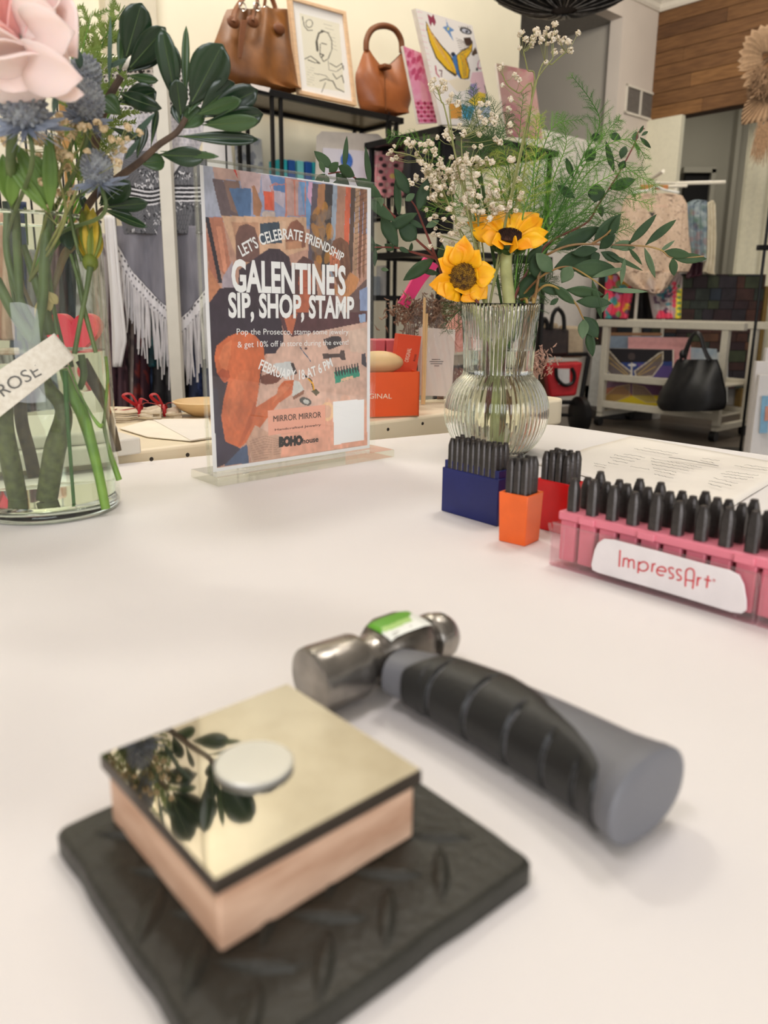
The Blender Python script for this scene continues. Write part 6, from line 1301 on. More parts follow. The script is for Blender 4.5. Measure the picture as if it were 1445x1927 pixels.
def wing(p):
    gy = (240, 190, 40); dkk = (80, 66, 46)
    for k in range(16): p.line(zd([(225+k*9, 10+k*55), (270+k*9, 18+k*56)]), 1.2, (240, 170, 190), .6)
    p.poly(zd([(305, 95), (360, 200), (450, 320), (540, 420), (590, 520), (600, 600), (580, 620), (500, 560), (400, 450), (340, 300), (310, 180)]), dkk); p.poly(zd([(312, 115), (365, 220), (450, 335), (530, 430), (582, 530), (590, 595), (510, 550), (410, 440), (350, 300), (320, 190)]), gy)
    for k in range(6): p.line(zd([(320+k*14, 150+k*20), (420+k*22, 360+k*28), (570, 575)]), .9, (206, 110, 40) if k % 2 else (250, 222, 120))
    p.poly(zd([(590, 420), (640, 370), (700, 345), (745, 280), (740, 380), (690, 450), (720, 560), (710, 640), (640, 650), (610, 560)]), dkk); p.poly(zd([(598, 425), (645, 380), (705, 352), (738, 310), (730, 380), (680, 450), (710, 560), (700, 630), (645, 638), (618, 560)]), gy)
    for k in range(4): p.line(zd([(620+k*16, 400+k*5), (650+k*12, 500), (660+k*8, 620)]), 1, (206, 120, 40) if k % 2 else (120, 140, 90))
    p.poly(zd([(545, 400), (590, 410), (610, 560), (630, 640), (600, 600), (560, 480)]), (70, 120, 180)); p.ell(*Zd(560, 408), 4, 4, (40, 44, 60)); p.line(zd([(615, 560), (635, 660)]), 2, (70, 80, 100))
    p.poly(zd([(495, 80), (518, 145), (575, 185), (535, 200), (565, 285), (512, 210), (462, 155), (500, 145)]), (110, 150, 200)); p.ell(*Zd(515, 170), 2, 3, (240, 220, 90))
    p.poly(zd([(318, 30), (360, 60), (375, 30), (400, 110), (385, 145), (365, 110), (350, 150), (330, 90)]), (156, 60, 84))
    p.ell(*Zd(680, 190), 12, 6, (70, 66, 66), 20); p.ell(*Zd(680, 192), 8, 3.4, (206, 206, 216), 20); p.ell(*Zd(688, 196), 3, 2.6, (60, 60, 70)); 
    for k in range(6): p.line(zd([(630+k*18, 175-k*2), (615+k*20, 145)]), .9, (70, 66, 66))
    p.poly(zd([(660, 255), (720, 250), (740, 290), (700, 340), (670, 310)]), (74, 52, 40)); p.poly(zd([(770, 340), (790, 400), (750, 425), (730, 410)]), (90, 70, 50))
    for k in range(8): p.line(zd([(670+k*8, 290+k*10), (590+k*6, 260+k*22)]), .9, (110, 96, 84))
    p.poly(zd([(740, 580), (860, 570), (890, 780), (800, 800), (720, 660)]), (240, 200, 206)); p.poly(zd([(725, 690), (780, 680), (800, 820), (740, 840), (700, 760)]), (166, 150, 200)); p.ell(*Zd(820, 500), 6, 10, (196, 110, 140), 15); p.ell(*Zd(820, 500), 4.4, 8, (250, 240, 236), 15)
    p.line(zd([(395, 520), (405, 590), (430, 620)]), 2.6, (196, 90, 110)); p.line(zd([(430, 560), (455, 560), (450, 620)]), 2, (120, 70, 80)); p.ell(*Zd(785, 550), 2, 3.4, (50, 50, 50))
    p.poly(zd([(520, 870), (640, 880), (640, 1010), (530, 1015)]), (226, 160, 70)); p.poly(zd([(640, 870), (700, 900), (780, 880), (720, 1030), (650, 1010)]), (70, 160, 200)); p.poly(zd([(700, 850), (800, 760), (870, 780), (860, 860), (760, 900)]), (240, 206, 70)); p.poly(zd([(850, 690), (890, 740), (870, 780)]), (60, 54, 50)); p.poly(zd([(510, 660), (600, 630), (720, 660), (720, 740), (600, 760)]), (246, 232, 206)); p.poly(zd([(800, 900), (900, 880), (920, 1000), (820, 1010)]), (196, 206, 226))
canvas('winged_painting', 'large white painting with yellow wings and blue star on shelf', [Zd(208, -22), Zd(740, 140), Zd(945, 1085), Zd(455, 1068)], PL2(.10), 130, 190, (248, 240, 232), wing, .02)
def blur_(p): p.blot((935, 120, 1025, 260), [(240, 220, 196), (214, 130, 140), (226, 170, 160), (196, 180, 140), (238, 200, 190), (206, 90, 130)], 46, (6, 16), .35)
canvas('abstract_painting', 'small soft pink abstract painting right of the winged painting', [Zd(968, 495), Zd(1318, 570), Zd(1400, 1200), Zd(1060, 1180)], PL2(.14), 60, 90, (226, 176, 166), blur_, .01)
# shelf clutter under the bags
for i, (x, c) in enumerate(((536, (40, 170, 180)), (551, (30, 80, 150)), (567, (110, 190, 190)), (582, (34, 84, 156)), (596, (60, 190, 196)))):
    a = WP(x, 400, P0+V*.10, V); zt_ = zat(300+i*1.5, a); w_ = .030
    obj('notebook_stack', MB().par(A(a[0], a[1], lv[0]+.0005)-U*w_/2, U*w_, V*.08, ZZ*(zt_-lv[0])), M('cover_%d' % (i % 5), c, .45, var=.04), label='%s coloured small box in the row under the framed drawing' % ('teal leftmost', 'navy', 'pale aqua', 'second navy', 'turquoise rightmost')[i], cat='box', group='blue boxes on the black shelf', bevel=.001)
tk = root('clear_tote', WP(660, 400, P0+V*.06, V)*A(1, 1, 0)+A(0, 0, lv[0]), 'clear plastic pouch with a blue round motif on the middle shelf', 'bag')
TKp = lambda x, y, o_=0: WP(x, y, P0+V*(.06+o_), V)
obj('plastic_front', MB().prism([TKp(592, 400), TKp(716, 400), TKp(722, 262), TKp(712, 252), TKp(606, 247), TKp(596, 256)], V*.004), M('frosted_plastic', (208, 200, 190), .4, var=.03), tk, smooth=False, bevel=.002)
obj('printed_sheet', MB().prism([TKp(606, 400, -.004), TKp(700, 400, -.004), TKp(700, 285, -.004), TKp(608, 278, -.004)], V*.003), M('lilac_paper', (222, 218, 228), .5, var=.01), tk, smooth=False)
q = TKp(652, 302, -.006); obj('blue_motif', MB().lathe(q, [(.0001, 0), (.030, 0), (.030, .003), (.0001, .003)], 24, axis=-V), M('motif_blue', (82, 128, 206), .5, rgb2=(50, 96, 180), vscale=60), tk)
cr = root('crochet_pouch', SPx(735, 372)-V*.02, 'pink and black crochet pouch with flower hanging from the shelf pole', 'bag')
CPp = lambda x, y: WP(x, y, P0-V*.03, V)
mb = wave_grid([(285, 708, 762), (330, 704, 768), (372, 706, 766)], CPp, 60, 80, .004, 3, V); p = Paint(mb.v, (222, 146, 148))
for j in range(8):
    for i in range(6): p.ell(709+i*11+(j % 2)*5, 288+j*12, 4.2, 4.2, (60, 44, 46) if (i+j) % 2 else (228, 178, 172))
for k in range(6): p.ell(736+8*cos(k*1.047), 332+8*sin(k*1.047), 6.5, 6.5, (232, 142, 150))
p.ell(736, 332, 5, 5, (240, 206, 120)); obj('crochet_panel', mb, ATT, cr, cols=p.c, solid=.02)
obj('cord', MB().tube([CPp(735, 286), CPp(738, 262), SPx(742, 236)], .003), blkm, cr)
m = MB()
for k in range(9): m.tube([CPp(718+k*5, 370), CPp(718+k*5, 388)], .003, 5)
obj('black_tassels', m, blkm, cr)
wb2 = root('white_print_boards', WP(430, 400, WB-V*.06, V)*A(1, 1, 0)+A(0, 0, .9), 'white boards with blue ink print leaning on the wall left of shelf', 'print')
Bw = lambda x, y, o_=.06: WP(x, y, WB-V*o_, V)
obj('white_board', MB().prism([Bw(383, 400), Bw(448, 400), Bw(430, 232), Bw(383, 225)], V*.01), M('board_white', (238, 234, 232), .6, var=.01), wb2, smooth=False)
mb = quadgrid(Bw(440, 248, .03), Bw(492, 262, .03), Bw(500, 400, .03), Bw(448, 400, .03), 40, 60); p = Paint(mb.v, (206, 206, 202)); p.blot((440, 255, 495, 320), [(110, 116, 136), (150, 156, 170), (220, 220, 214)], 40, (3, 9), .6); obj('blue_print', mb, ATT, wb2, cols=p.c, smooth=False)
# dark goods on the lower boards and white card packs
for i, (x0, x1, y0, y1, c, nm) in enumerate(((702, 716, 520, 548, (150, 156, 160), 'grey jar on the lower shelf right of the poster'), (722, 730, 500, 548, (226, 222, 216), 'slim white box on the lower shelf right of the poster'))):
    a = WP(x0, 500, P0+V*.08, V); b = WP(x1, 500, P0+V*.08, V); w_ = np.linalg.norm(b-a); z_ = lv[1]; obj('shelf_box', MB().par(A(a[0], a[1], z_+.0005), U*w_, V*.05, ZZ*(zat(y0, a)-z_)), M('goods_%d' % i, c, .5), label=nm, cat='box', bevel=.002)
m = wave_grid([(262, 770, 850), (330, 765, 850), (440, 775, 850)], PL2(.05), 20, 12, .01, 2, V); obj('black_garment', m, M('black_cloth', (22, 20, 22), .8), label='black cloth bag hanging under the second shelf behind gypsophila', cat='bag', solid=.03)
# ================================================================== clothes rack at left
RY = 1.72
white_m = M('white_rack_metal', (236, 230, 214), .4, var=.02)
rk = root('clothes_rack', (D(318, 500, RY)[0], RY, 0), 'white metal clothes rack behind the tall vase', 'clothes rack')
pb0 = D(333, 700, RY); pxx = D(318, 430, RY)[0]
xa_ = pb0[0]; ztr = zat(118, A(xa_, RY, 0))
RKL = -1.35
for x in (xa_, RKL): obj('upright', MB().par(A(x-.013, RY-.013, .06), A(.026, 0, 0), A(0, .026, 0), ZZ*(ztr-.06)), white_m, rk, smooth=False, bevel=.002)
obj('top_rail', MB().tube([A(RKL-.1, RY, ztr), A(xa_+.012, RY, ztr)], .012, 10), white_m, rk)
obj('lower_rail', MB().tube([A(RKL, RY, .25), A(xa_, RY, .25)], .010, 10), white_m, rk)
for x in (xa_, RKL):
    obj('foot', MB().box((x, RY, .065), (.03, .5, .03)), white_m, rk, bevel=.003)
    for dy in (-.22, .22): obj('castor', MB().lathe((x-.011, RY+dy, .027), [(.0001, 0), (.026, 0), (.026, .022), (.0001, .022)], 16, axis=A(1, 0, 0)), blkm, rk)
RP = lambda dy: (lambda x, y: D(x, y, RY+dy))
def hanger(r, px, Y, mat=white_m):
    a = D(px, 200, Y); z0_ = ztr; obj('hanger', MB().tube(spline([A(a[0], Y, z0_+.012), A(a[0]+.012, Y, z0_+.004), A(a[0], Y, z0_-.02), A(a[0], Y, z0_-.05)], 12), .003, 6), mat, r)
def garment(name, label, rows, dy, amp, nf, base, painter=None, nx=40, ny=60, cat='garment', thick=.006, hpx=None, mat=None):
    m = wave_grid(rows, RP(dy), nx, ny, amp, nf, A(0, 1, 0)); v = np.array(m.v); r = root(name, tuple(v[v[:, 2].argmin()]), label, cat)
    if mat is None:
        p = Paint(m.v, base); (painter or (lambda q: None))(p); obj('cloth', m, ATT, r, cols=p.c, solid=thick)
    else: obj('cloth', m, mat, r, solid=thick)
    if hpx: hanger(r, hpx, RY+dy)
    return r
def croc(p):
    R_ = random.Random(1)
    for j in range(24):
        for i in range(22): p.ell(182+i*9+(j % 2)*4.5, 118+j*8.6, 3.0, 2.7, (62, 56, 54))
    p.poly([(180, 214), (385, 214), (385, 330), (180, 330)], (214, 210, 214), .8)
    for k in range(22): p.line([(200+k*9, 214), (190+k*10, 300)], 1.4, (180, 176, 186), .8)
garment('crochet_shawl', 'white crochet lace shawl with large holes hanging behind the leaves', [(122, 205, 345), (150, 190, 366), (200, 180, 382), (260, 190, 380), (308, 215, 360)], .06, .012, 3, (240, 234, 230), croc, 110, 120, cat='shawl', hpx=280)
def poncho(p):
    for k in range(70): p.line([(220+k*2.5, 285), (222+k*2.5, 442)], 1.1, (58, 58, 62), .9)
    for y in (350, 358, 366, 374): p.fn(lambda X, Y_, y=y: abs(Y_-y-7*np.exp(-((X-280)/28)**2)) < 2.0, (30, 30, 34)); p.fn(lambda X, Y_, y=y: abs(Y_-y-4-7*np.exp(-((X-280)/28)**2)) < 1.6, (232, 230, 232))
    R_ = random.Random(2)
    for (x0, y0, x1, y1) in ((262, 318, 300, 340), (255, 345, 290, 352), (330, 322, 370, 335), (270, 395, 320, 420), (300, 380, 380, 395), (225, 430, 385, 440)):
        for _ in range(46): x, y = R_.uniform(x0, x1), R_.uniform(y0, y1); p.line([(x, y), (x+R_.uniform(-3, 3), y+R_.uniform(1, 5))], 1.5, R_.choice([(40, 40, 44), (226, 224, 226)]))
    p.poly([(280, 285), (350, 285), (330, 335), (318, 335)], (224, 220, 220)); p.line([(278, 292), (318, 336)], 4, (50, 50, 54)); p.line([(352, 292), (328, 332)], 4, (60, 60, 64))
garment('patterned_poncho', 'black and white woven patterned poncho with striped band', [(285, 235, 388), (330, 226, 389), (400, 222, 389), (440, 232, 388)], .035, .010, 2.5, (126, 126, 130), poncho, 190, 150, cat='poncho', hpx=325)
# grey sheer shawl with lace edge and fringe
xs3 = [212, 250, 290, 325, 340, 360, 390]; yb3 = [446, 512, 556, 588, 600, 580, 540]
def sheer(u, v):
    x = 212+178*u; yb = np.interp(x, xs3, yb3); y = 425+(yb-425)*v; return D(x, y, RY+.045+.008*sin(u*20+v))
sw_ = root('fringed_shawl', D(330, 700, RY+.04), 'grey sheer shawl with white lace border and long fringe', 'shawl')
obj('sheer_cloth', MB().grid(sheer, 50, 30), M('grey_gauze', (150, 147, 154), .8, rgb2=(124, 122, 130), vscale=8, stretch=(6, 1, 1)), sw_, solid=.003)
def lace(u, v):
    x = 212+178*u; yb = np.interp(x, xs3, yb3); y = yb+(26+6*sin(u*3))*v; return D(x, y, RY+.040+.004*sin(u*40))
mb = MB().grid(lace, 170, 24); p = Paint(mb.v, (238, 234, 234))
for k in range(34): x = 214+k*5.3; p.ell(x, np.interp(x, xs3, yb3)+5, 1.5, 2.6, (66, 62, 70)); p.ell(x+2, np.interp(x, xs3, yb3)+25, 1.7, 2.2, (110, 106, 112))
obj('lace_border', mb, ATT, sw_, cols=p.c, solid=.004)
m = MB(); Rf = random.Random(9)
for k in range(84):
    x = 214+176*k/84+Rf.uniform(-1, 1); y = np.interp(x, xs3, yb3)+26; ln = Rf.uniform(70, 125); dx = Rf.uniform(-5, 10); dy = RY+.035+Rf.uniform(-.01, .01)
    m.tube([D(x, y, dy), D(x+dx*.5+Rf.uniform(-2, 2), y+ln*.5, dy), D(x+dx, y+ln, dy)], [.0018, .0026, .0014], 4, caps=False)
obj('fringe', m, M('white_yarn', (230, 226, 226), .9, var=.06), sw_, kind='stuff')
garment('white_scarf', 'plain white scarf hanging at the right side of the tall vase', [(405, 196, 214), (520, 205, 224), (640, 210, 238), (690, 212, 228)], .0, .006, 1.5, (238, 234, 230), None, 14, 30, cat='scarf', hpx=210)
# darker clothes further along behind
def pat(c1, c2, c3, n=60):
    def f(p):
        R_ = random.Random(n); x0, x1 = p.x.min(), p.x.max(); y0, y1 = p.y.min(), p.y.max()
        for _ in range(n): x, y = R_.uniform(x0, x1), R_.uniform(y0, y1); p.line([(x, y), (x+R_.uniform(-6, 6), y+R_.uniform(8, 26))], R_.uniform(2, 6), R_.choice([c2, c3]), .8)
    return f
gs = [(-70, -20, (210, 176, 160), ((220, 190, 176), (190, 150, 140)), 430, 770, 'blush toned garment at the far left edge', .10), (-15, 20, (226, 186, 160), ((232, 196, 172), (214, 170, 146)), 400, 640, 'peach board like garment seen through the vase', .09), (18, 50, (50, 62, 92), ((34, 44, 66), (70, 96, 150)), 380, 770, 'dark blue garment seen through the vase', .12),
      (50, 84, (142, 138, 136), ((120, 118, 118), (160, 156, 154)), 470, 770, 'grey garment seen through the vase', .10), (84, 116, (120, 90, 92), ((150, 110, 110), (90, 70, 74)), 400, 770, 'mauve patterned garment seen through the vase', .14), (112, 142, (34, 42, 50), ((22, 26, 34), (50, 60, 72)), 440, 770, 'dark slate garment seen through the vase', .11), (136, 172, (216, 210, 206), ((190, 182, 178), (130, 120, 116)), 420, 770, 'white stringy knit garment seen through the vase', .12), (165, 205, (190, 180, 174), ((90, 80, 80), (226, 220, 216)), 440, 770, 'striped grey garment behind the vase rim', .15),
      (205, 236, (78, 52, 60), ((40, 30, 38), (130, 96, 104)), 470, 775, 'maroon patterned skirt hanging on the rack', .10), (230, 258, (150, 136, 128), ((196, 186, 176), (96, 84, 88)), 480, 775, 'taupe tie dyed skirt hanging on the rack', .12), (252, 276, (70, 40, 50), ((140, 56, 48), (40, 28, 38)), 500, 775, 'red and plum printed skirt on the rack', .11), (262, 292, (56, 74, 108), ((36, 44, 66), (86, 110, 150)), 520, 775, 'blue printed dress on the rack', .15), (280, 315, (24, 60, 66), ((14, 20, 24), (30, 100, 106)), 500, 690, 'dark teal garment on the rack', .10), (285, 332, (60, 58, 60), ((110, 108, 106), (28, 28, 32)), 560, 775, 'charcoal mottled skirt on the rack', .13), (322, 372, (16, 15, 18), ((10, 10, 12), (30, 30, 36)), 500, 775, 'black dress right of the white rack pole', .14), (355, 400, (50, 60, 92), ((26, 28, 40), (86, 100, 150)), 560, 780, 'navy printed garment just left of the poster', .11), (395, 470, (18, 17, 19), ((12, 12, 14), (26, 26, 30)), 480, 780, 'black dress hanging behind the poster', .13)]
for i, (xa, xb, c, cc, y0, y1, lab_, dy) in enumerate(gs):
    r_ = garment('hanging_garment', lab_, [(y0, xa+3, xb-3), (y1, xa-2, xb+2)], dy, .012, 2, c, pat(c, cc[0], cc[1], 40+i), 24, 44, cat='garment', thick=.01)
    r_['group'] = 'clothes hanging on the left rack'
    a = D((xa+xb)/2, y0, RY+dy); top = A(a[0], RY+dy, a[2]); obj('hanger', MB().tube([top, A(a[0], RY+dy, ztr-.03), A(a[0], RY, ztr+.014)], .0025, 5), blkm, r_)
obj('wall_pilaster', MB().par(WP(190, 60, WB, V)*A(1, 1, 0)-V*.0, WP(284, 60, WB, V)*A(1, 1, 0)-WP(190, 60, WB, V)*A(1, 1, 0), -V*.05, ZZ*CZ), M('pilaster_paint', (214, 204, 182), .8, var=.02), kind=S_, smooth=False); bpy.data.objects['wall_pilaster'].name = 'trim_9'
ms = MB().box(D(102, 10, 2.2), (.016, .03, .5)); obj('wooden_post', MB().par(D(96, 30, 2.2)*A(1, 1, 0), A(.019, 0, 0), A(0, .02, 0), ZZ*1.95), M('golden_oak', (196, 148, 86), .5, var=.1), label='slim golden wooden post standing at the top left', cat='post', smooth=False)
# ================================================================== rolling cart with art and the black tote
gA, gB = G(1120, 800, 0), G(1347, 832, 0); gd = nrm(gB-gA); gn = np.cross(ZZ, gd); gn = gn if gn@(gA-CAMP*A(1, 1, 0)) > 0 else -gn   # gn points away
GP = lambda o_=0: (lambda x, y: WP(x, y, gA+gn*o_, gn))
g0 = GP(0)
wmet = M('white_cart_metal', (196, 190, 174), .45, var=.03)
ctr_ = root('rolling_cart', tuple((gA+gB)/2*A(1, 1, 0)), 'white metal rolling cart holding paintings with a black tote on it', 'cart')
xl, xr = 0., (gB-gA)@gd; top = (g0(1125, 602)[2]+g0(1360, 606)[2])/2
def gpar(x0, x1, y0, y1, z0, z1): return MB().par(gA*A(1, 1, 0)+gd*x0+gn*y0+ZZ*z0, gd*(x1-x0), gn*(y1-y0), ZZ*(z1-z0))
cw = .045
for x in (xl, xr-cw):
    for y in (0, .42): obj('upright', gpar(x, x+cw, y, y+cw, .09, top-.05), wmet, ctr_, smooth=False, bevel=.003)
    obj('side_foot', gpar(x, x+cw, 0, .465, .07, .11), wmet, ctr_, smooth=False, bevel=.003)
    for y in (.0, .44): obj('castor', MB().lathe(gA*A(1, 1, 0)+gd*(x-.002)+gn*(y+.012)+ZZ*.036, [(.0001, 0), (.035, 0), (.035, .04), (.0001, .04)], 18, axis=gd), blkm, ctr_)
ov = .10
for y in (0, .42): obj('top_bar', gpar(xl-.06, xr+ov, y-.005, y+.05, top-.05, top), wmet, ctr_, smooth=False, bevel=.004)
zsh = [g0(1240, 717)[2], g0(1240, 771)[2]]
for z in zsh:
    for y in (0, .42): obj('shelf_rail', gpar(xl+cw, xr-cw, y, y+.03, z-.03, z+.02), wmet, ctr_, smooth=False, bevel=.003)
    obj('shelf_tray', gpar(xl+cw, xr-cw, .03, .42, z-.02, z-.01), wmet, ctr_, smooth=False)
Z6 = Zm(1000, 560, 3.247); z6 = lambda L: [Z6(*q) for q in L]
def bfly(p):
    p.poly(z6([(430, 400), (860, 390), (860, 490), (430, 480)]), (40, 60, 120)); p.poly(z6([(640, 400), (860, 420), (860, 490), (700, 490)]), (100, 70, 130), .6); p.poly(z6([(430, 440), (600, 430), (600, 490), (430, 490)]), (34, 80, 140), .7)
    for s_ in ((440, 330, 470, 320, 540, 400, 610, 455, 600, 485, 490, 480, 445, 420), (805, 330, 780, 340, 700, 400, 630, 450, 640, 485, 740, 480, 800, 400)):
        q = z6(list(zip(s_[::2], s_[1::2]))); p.poly(q, (110, 96, 84), .85); p.line(q+[q[0]], 1.8, (206, 196, 176))
    for a, b in (((460, 350), (590, 470)), ((480, 400), (580, 475)), ((790, 350), (650, 470)), ((760, 420), (660, 475))): p.line(z6([a, b]), 1.2, (190, 160, 90))
    p.ell(*Z6(612, 360), 7, 7, (70, 60, 60)); p.ell(*Z6(615, 412), 8, 2.6, (206, 206, 210)); p.line(z6([(612, 400), (612, 480)]), 2.4, (196, 190, 180))
canvas('butterfly_painting', 'dark blue painting with pale butterfly wings on the upper cart shelf', z6([(425, 308), (862, 318), (862, 492), (425, 488)]), GP(.14), 130, 60, (30, 28, 34), bfly, .02, nrmv=gn)
def bf2(p):
    p.poly(z6([(400, 590), (800, 600), (800, 690), (400, 690)]), (214, 190, 40)); p.poly(z6([(400, 560), (560, 540), (620, 600), (500, 640), (400, 640)]), (200, 120, 60), .6); p.poly(z6([(640, 520), (800, 520), (800, 600), (700, 590)]), (110, 70, 110), .8)
    for s_ in ((420, 640, 450, 600, 520, 545, 600, 530, 600, 600, 500, 640), (770, 640, 740, 600, 690, 545, 620, 530, 620, 600, 700, 640)):
        q = z6(list(zip(s_[::2], s_[1::2]))); p.poly(q, (150, 130, 90), .6); p.line(q+[q[0]], 1.2, (190, 170, 130))
canvas('yellow_painting', 'yellow and purple butterfly painting on the lower cart shelf', z6([(412, 512), (800, 520), (800, 662), (412, 660)]), GP(.15), 120, 50, (120, 90, 110), bf2, .02, nrmv=gn)
def gq(name, label, px, off, mat, th=.02, cat='painting', **k): return obj(name, MB().prism([GP(off)(*Z6(*q)) for q in px], gn*th), mat, label=label, cat=cat, smooth=False, **k)
gq('pink_canvas', 'plain glossy pink wrapped canvas standing behind the butterfly painting', [(590, 240), (965, 245), (962, 480), (590, 480)], .20, M('pink_canvas', (222, 164, 164), .35, var=.04))
gq('blue_canvas', 'pale blue canvas with wooden top edge at back of the cart', [(435, 234), (790, 236), (790, 480), (435, 480)], .26, M('pale_blue', (130, 146, 164), .6, var=.05))
gq('wood_strip', 'brown wooden frame edge above the pale blue canvas', [(435, 214), (790, 216), (790, 233), (435, 231)], .26, M('frame_brown', (140, 104, 76), .6), cat='frame')
gq('light_blue_canvas', 'light blue sky canvas behind the black tote', [(862, 300), (1125, 315), (1125, 480), (862, 480)], .33, M('sky_blue', (150, 176, 196), .6, rgb2=(196, 206, 210), vscale=12))
gq('white_board_sheet', 'tall white panel leaning at the left side of the cart', [(380, 292), (428, 292), (400, 670), (340, 668)], .50, M('panel_white', (206, 208, 206), .6), cat='board')
gq('white_board_sheet', 'white panel edge standing behind the right cart upright', [(1120, 335), (1195, 335), (1190, 640), (1120, 640)], .50, M('panel_white', ()), cat='board')
# black tote
bt = root('black_tote', tuple(GP(-.10)(1300, 768)), 'large soft black leather tote with knotted handles on the rolling cart', 'handbag')
blt = M('black_leather', (26, 26, 28), .42, rgb2=(16, 16, 18), vscale=20, bump=.3, bscale=60)
rT = [(378, 895, 1130), (400, 880, 1140), (450, 860, 1158), (520, 825, 1172), (580, 785, 1186), (640, 768, 1188), (672, 780, 1180), (688, 800, 1165)]
rT = [(Z6(0, y)[1], Z6(a, 0)[0], Z6(b, 0)[0]) for y, a, b in rT]; ysT = [r[0] for r in rT]
def tfn(sign):
    def f(u, v):
        y = ysT[0]+(ysT[-1]-ysT[0])*v; xa = np.interp(y, ysT, [r[1] for r in rT]); xb = np.interp(y, ysT, [r[2] for r in rT])
        return GP(-.12)(xa+(xb-xa)*u, y)-gn*sign*(.01+.10*sin(min(1, v*1.25)*pi/2)*(1-abs(2*u-1)**3)+.014*sin(u*14+v*2)*(1-v)*(1-abs(2*u-1)))
    return f
m = MB().grid(tfn(1), 36, 26); m.grid(tfn(-1), 36, 26); obj('bag_body', m, blt, bt, sharp=70)
TPp = lambda x, y, o_=-.14: GP(o_)(*Z6(x, y))
obj('handle', MB().tube(spline([TPp(905, 385), TPp(940, 320), TPp(970, 250), TPp(1005, 215), TPp(1035, 240), TPp(1055, 310), TPp(1085, 385)], 30), .014, 8, flat=.7), blt, bt)
obj('handle', MB().tube(spline([TPp(935, 390, -.09), TPp(960, 300, -.09), TPp(990, 220, -.09), TPp(1030, 225, -.09), TPp(1065, 330, -.09), TPp(1100, 390, -.09)], 30), .012, 8, flat=.7), blt, bt)
obj('knot', MB().ell(TPp(925, 345), (.025, .02, .03), 10, 8), blt, bt)
obj('cart_divider', gpar((GP(0)(1258, 700)-gA)@gd, (GP(0)(1258, 700)-gA)@gd+.02, 0, .45, zsh[1]+.02, zsh[0]-.03), wmet, ctr_, smooth=False)
# ================================================================== rack with the lace romper and other clothes
RY2 = 6.6
rr_ = root('garment_rack', (D(1260, 500, RY2)[0], RY2, 0), 'white metal garment rack holding the lace romper', 'clothes rack')
def rbar(a, b, r_=.012): return MB().tube([a, b], r_, 8)
Yb = RY2+.25
ra, rb2 = D(1200, 352, RY2), D(1362, 343, Yb); zr = (ra[2])
obj('rail', rbar(D(1272, 345, Yb), D(1364, 343, Yb), .016), white_m, rr_)
obj('slanted_arm', rbar(D(1217, 343, RY2+.1), D(1248, 322, RY2-.3), .014), white_m, rr_)
obj('front_rail', rbar(D(1196, 352, RY2), D(1292, 350, RY2+.1), .012), white_m, rr_)
obj('upright', MB().tube([D(1217, 343, RY2+.1), A(D(1217, 343, RY2+.1)[0], RY2+.1, .0)], .014, 8), white_m, rr_); q = D(1272, 345, Yb); obj('upright', MB().tube([q, A(q[0], Yb, 0)], .014, 8), white_m, rr_)
obj('cross_tie', rbar(D(1217, 343, RY2+.1), q, .010), white_m, rr_); obj('base_bar', MB().par(A(D(1217, 343, RY2+.1)[0]-.05, RY2-.1, 0), A(.5, 0, 0), A(0, .6, 0), ZZ*.02), white_m, rr_, smooth=False)
Z7 = Zm(1140, 300, 4.737); z7 = lambda L: [Z7(*q) for q in L]
def poly_cloth(name, label, pts, Y, paint, base, nx=70, ny=90, amp=.02, nf=3, cat='garment', thick=.008, conv=Z7):
    P = [conv(*q) for q in pts]; ys_ = [p[1] for p in P]; x_ = [p[0] for p in P]; y0, y1 = min(ys_), max(ys_)
    rows = []
    for k in range(ny+1):
        y = y0+(y1-y0)*min(max(k/ny, .004), .996); xs = []
        for i in range(len(P)):
            (xa, ya), (xb, yb) = P[i], P[(i+1) % len(P)]
            if (ya > y) != (yb > y): xs.append(xa+(xb-xa)*(y-ya)/(yb-ya))
        rows.append((y, min(xs), max(xs)))
    pl = lambda x, y: D(x, y, Y); m = wave_grid(rows, pl, nx, ny, amp, nf, A(0, 1, 0)); v = np.array(m.v); r = root(name, tuple(v[v[:, 2].argmin()]), label, cat); p = Paint(m.v, base)
    if paint: paint(p)
    obj('cloth', m, ATT, r, cols=p.c, solid=thick); return r
def lacep(p):
    R_ = random.Random(4)
    for _ in range(1100): x, y = Z7(R_.uniform(40, 780), R_.uniform(290, 1200)); p.ell(x, y, R_.uniform(.8, 2.2), R_.uniform(.6, 1.5), R_.choice([(130, 104, 92), (166, 136, 118), (228, 206, 186)]), R_.uniform(0, 180), .75)
    for q in ([(300, 470), (380, 480), (470, 490)], [(180, 330), (190, 700), (170, 1000)], [(690, 400), (670, 700), (660, 990)], [(350, 420), (550, 420)]): p.line(z7(q), 1.6, (166, 138, 120), .6)
    p.poly(z7([(380, 470), (440, 475), (412, 520)]), (50, 50, 46)); p.poly(z7([(355, 405), (550, 405), (550, 430), (355, 430)]), (214, 182, 160), .7)
    p.ell(*Z7(585, 365), 1.6, 1.8, (90, 70, 66)); p.ell(*Z7(412, 388), 1.8, 1.4, (60, 50, 48))
    p.poly(z7([(340, 1130), (390, 1050), (440, 1090), (430, 1190), (380, 1180)]), (196, 178, 168), .8)
rom = poly_cloth('lace_romper', 'beige lace long sleeved romper hanging on the white garment rack', [(185, 330), (300, 300), (430, 318), (560, 300), (680, 325), (722, 400), (740, 680), (775, 920), (740, 1000), (640, 1000), (540, 1150), (450, 1200), (370, 1180), (340, 1120), (270, 1160), (160, 1080), (60, 960), (20, 920), (100, 700), (150, 400)], RY2-.12, lacep, (206, 180, 156), 130, 160, amp=.02)
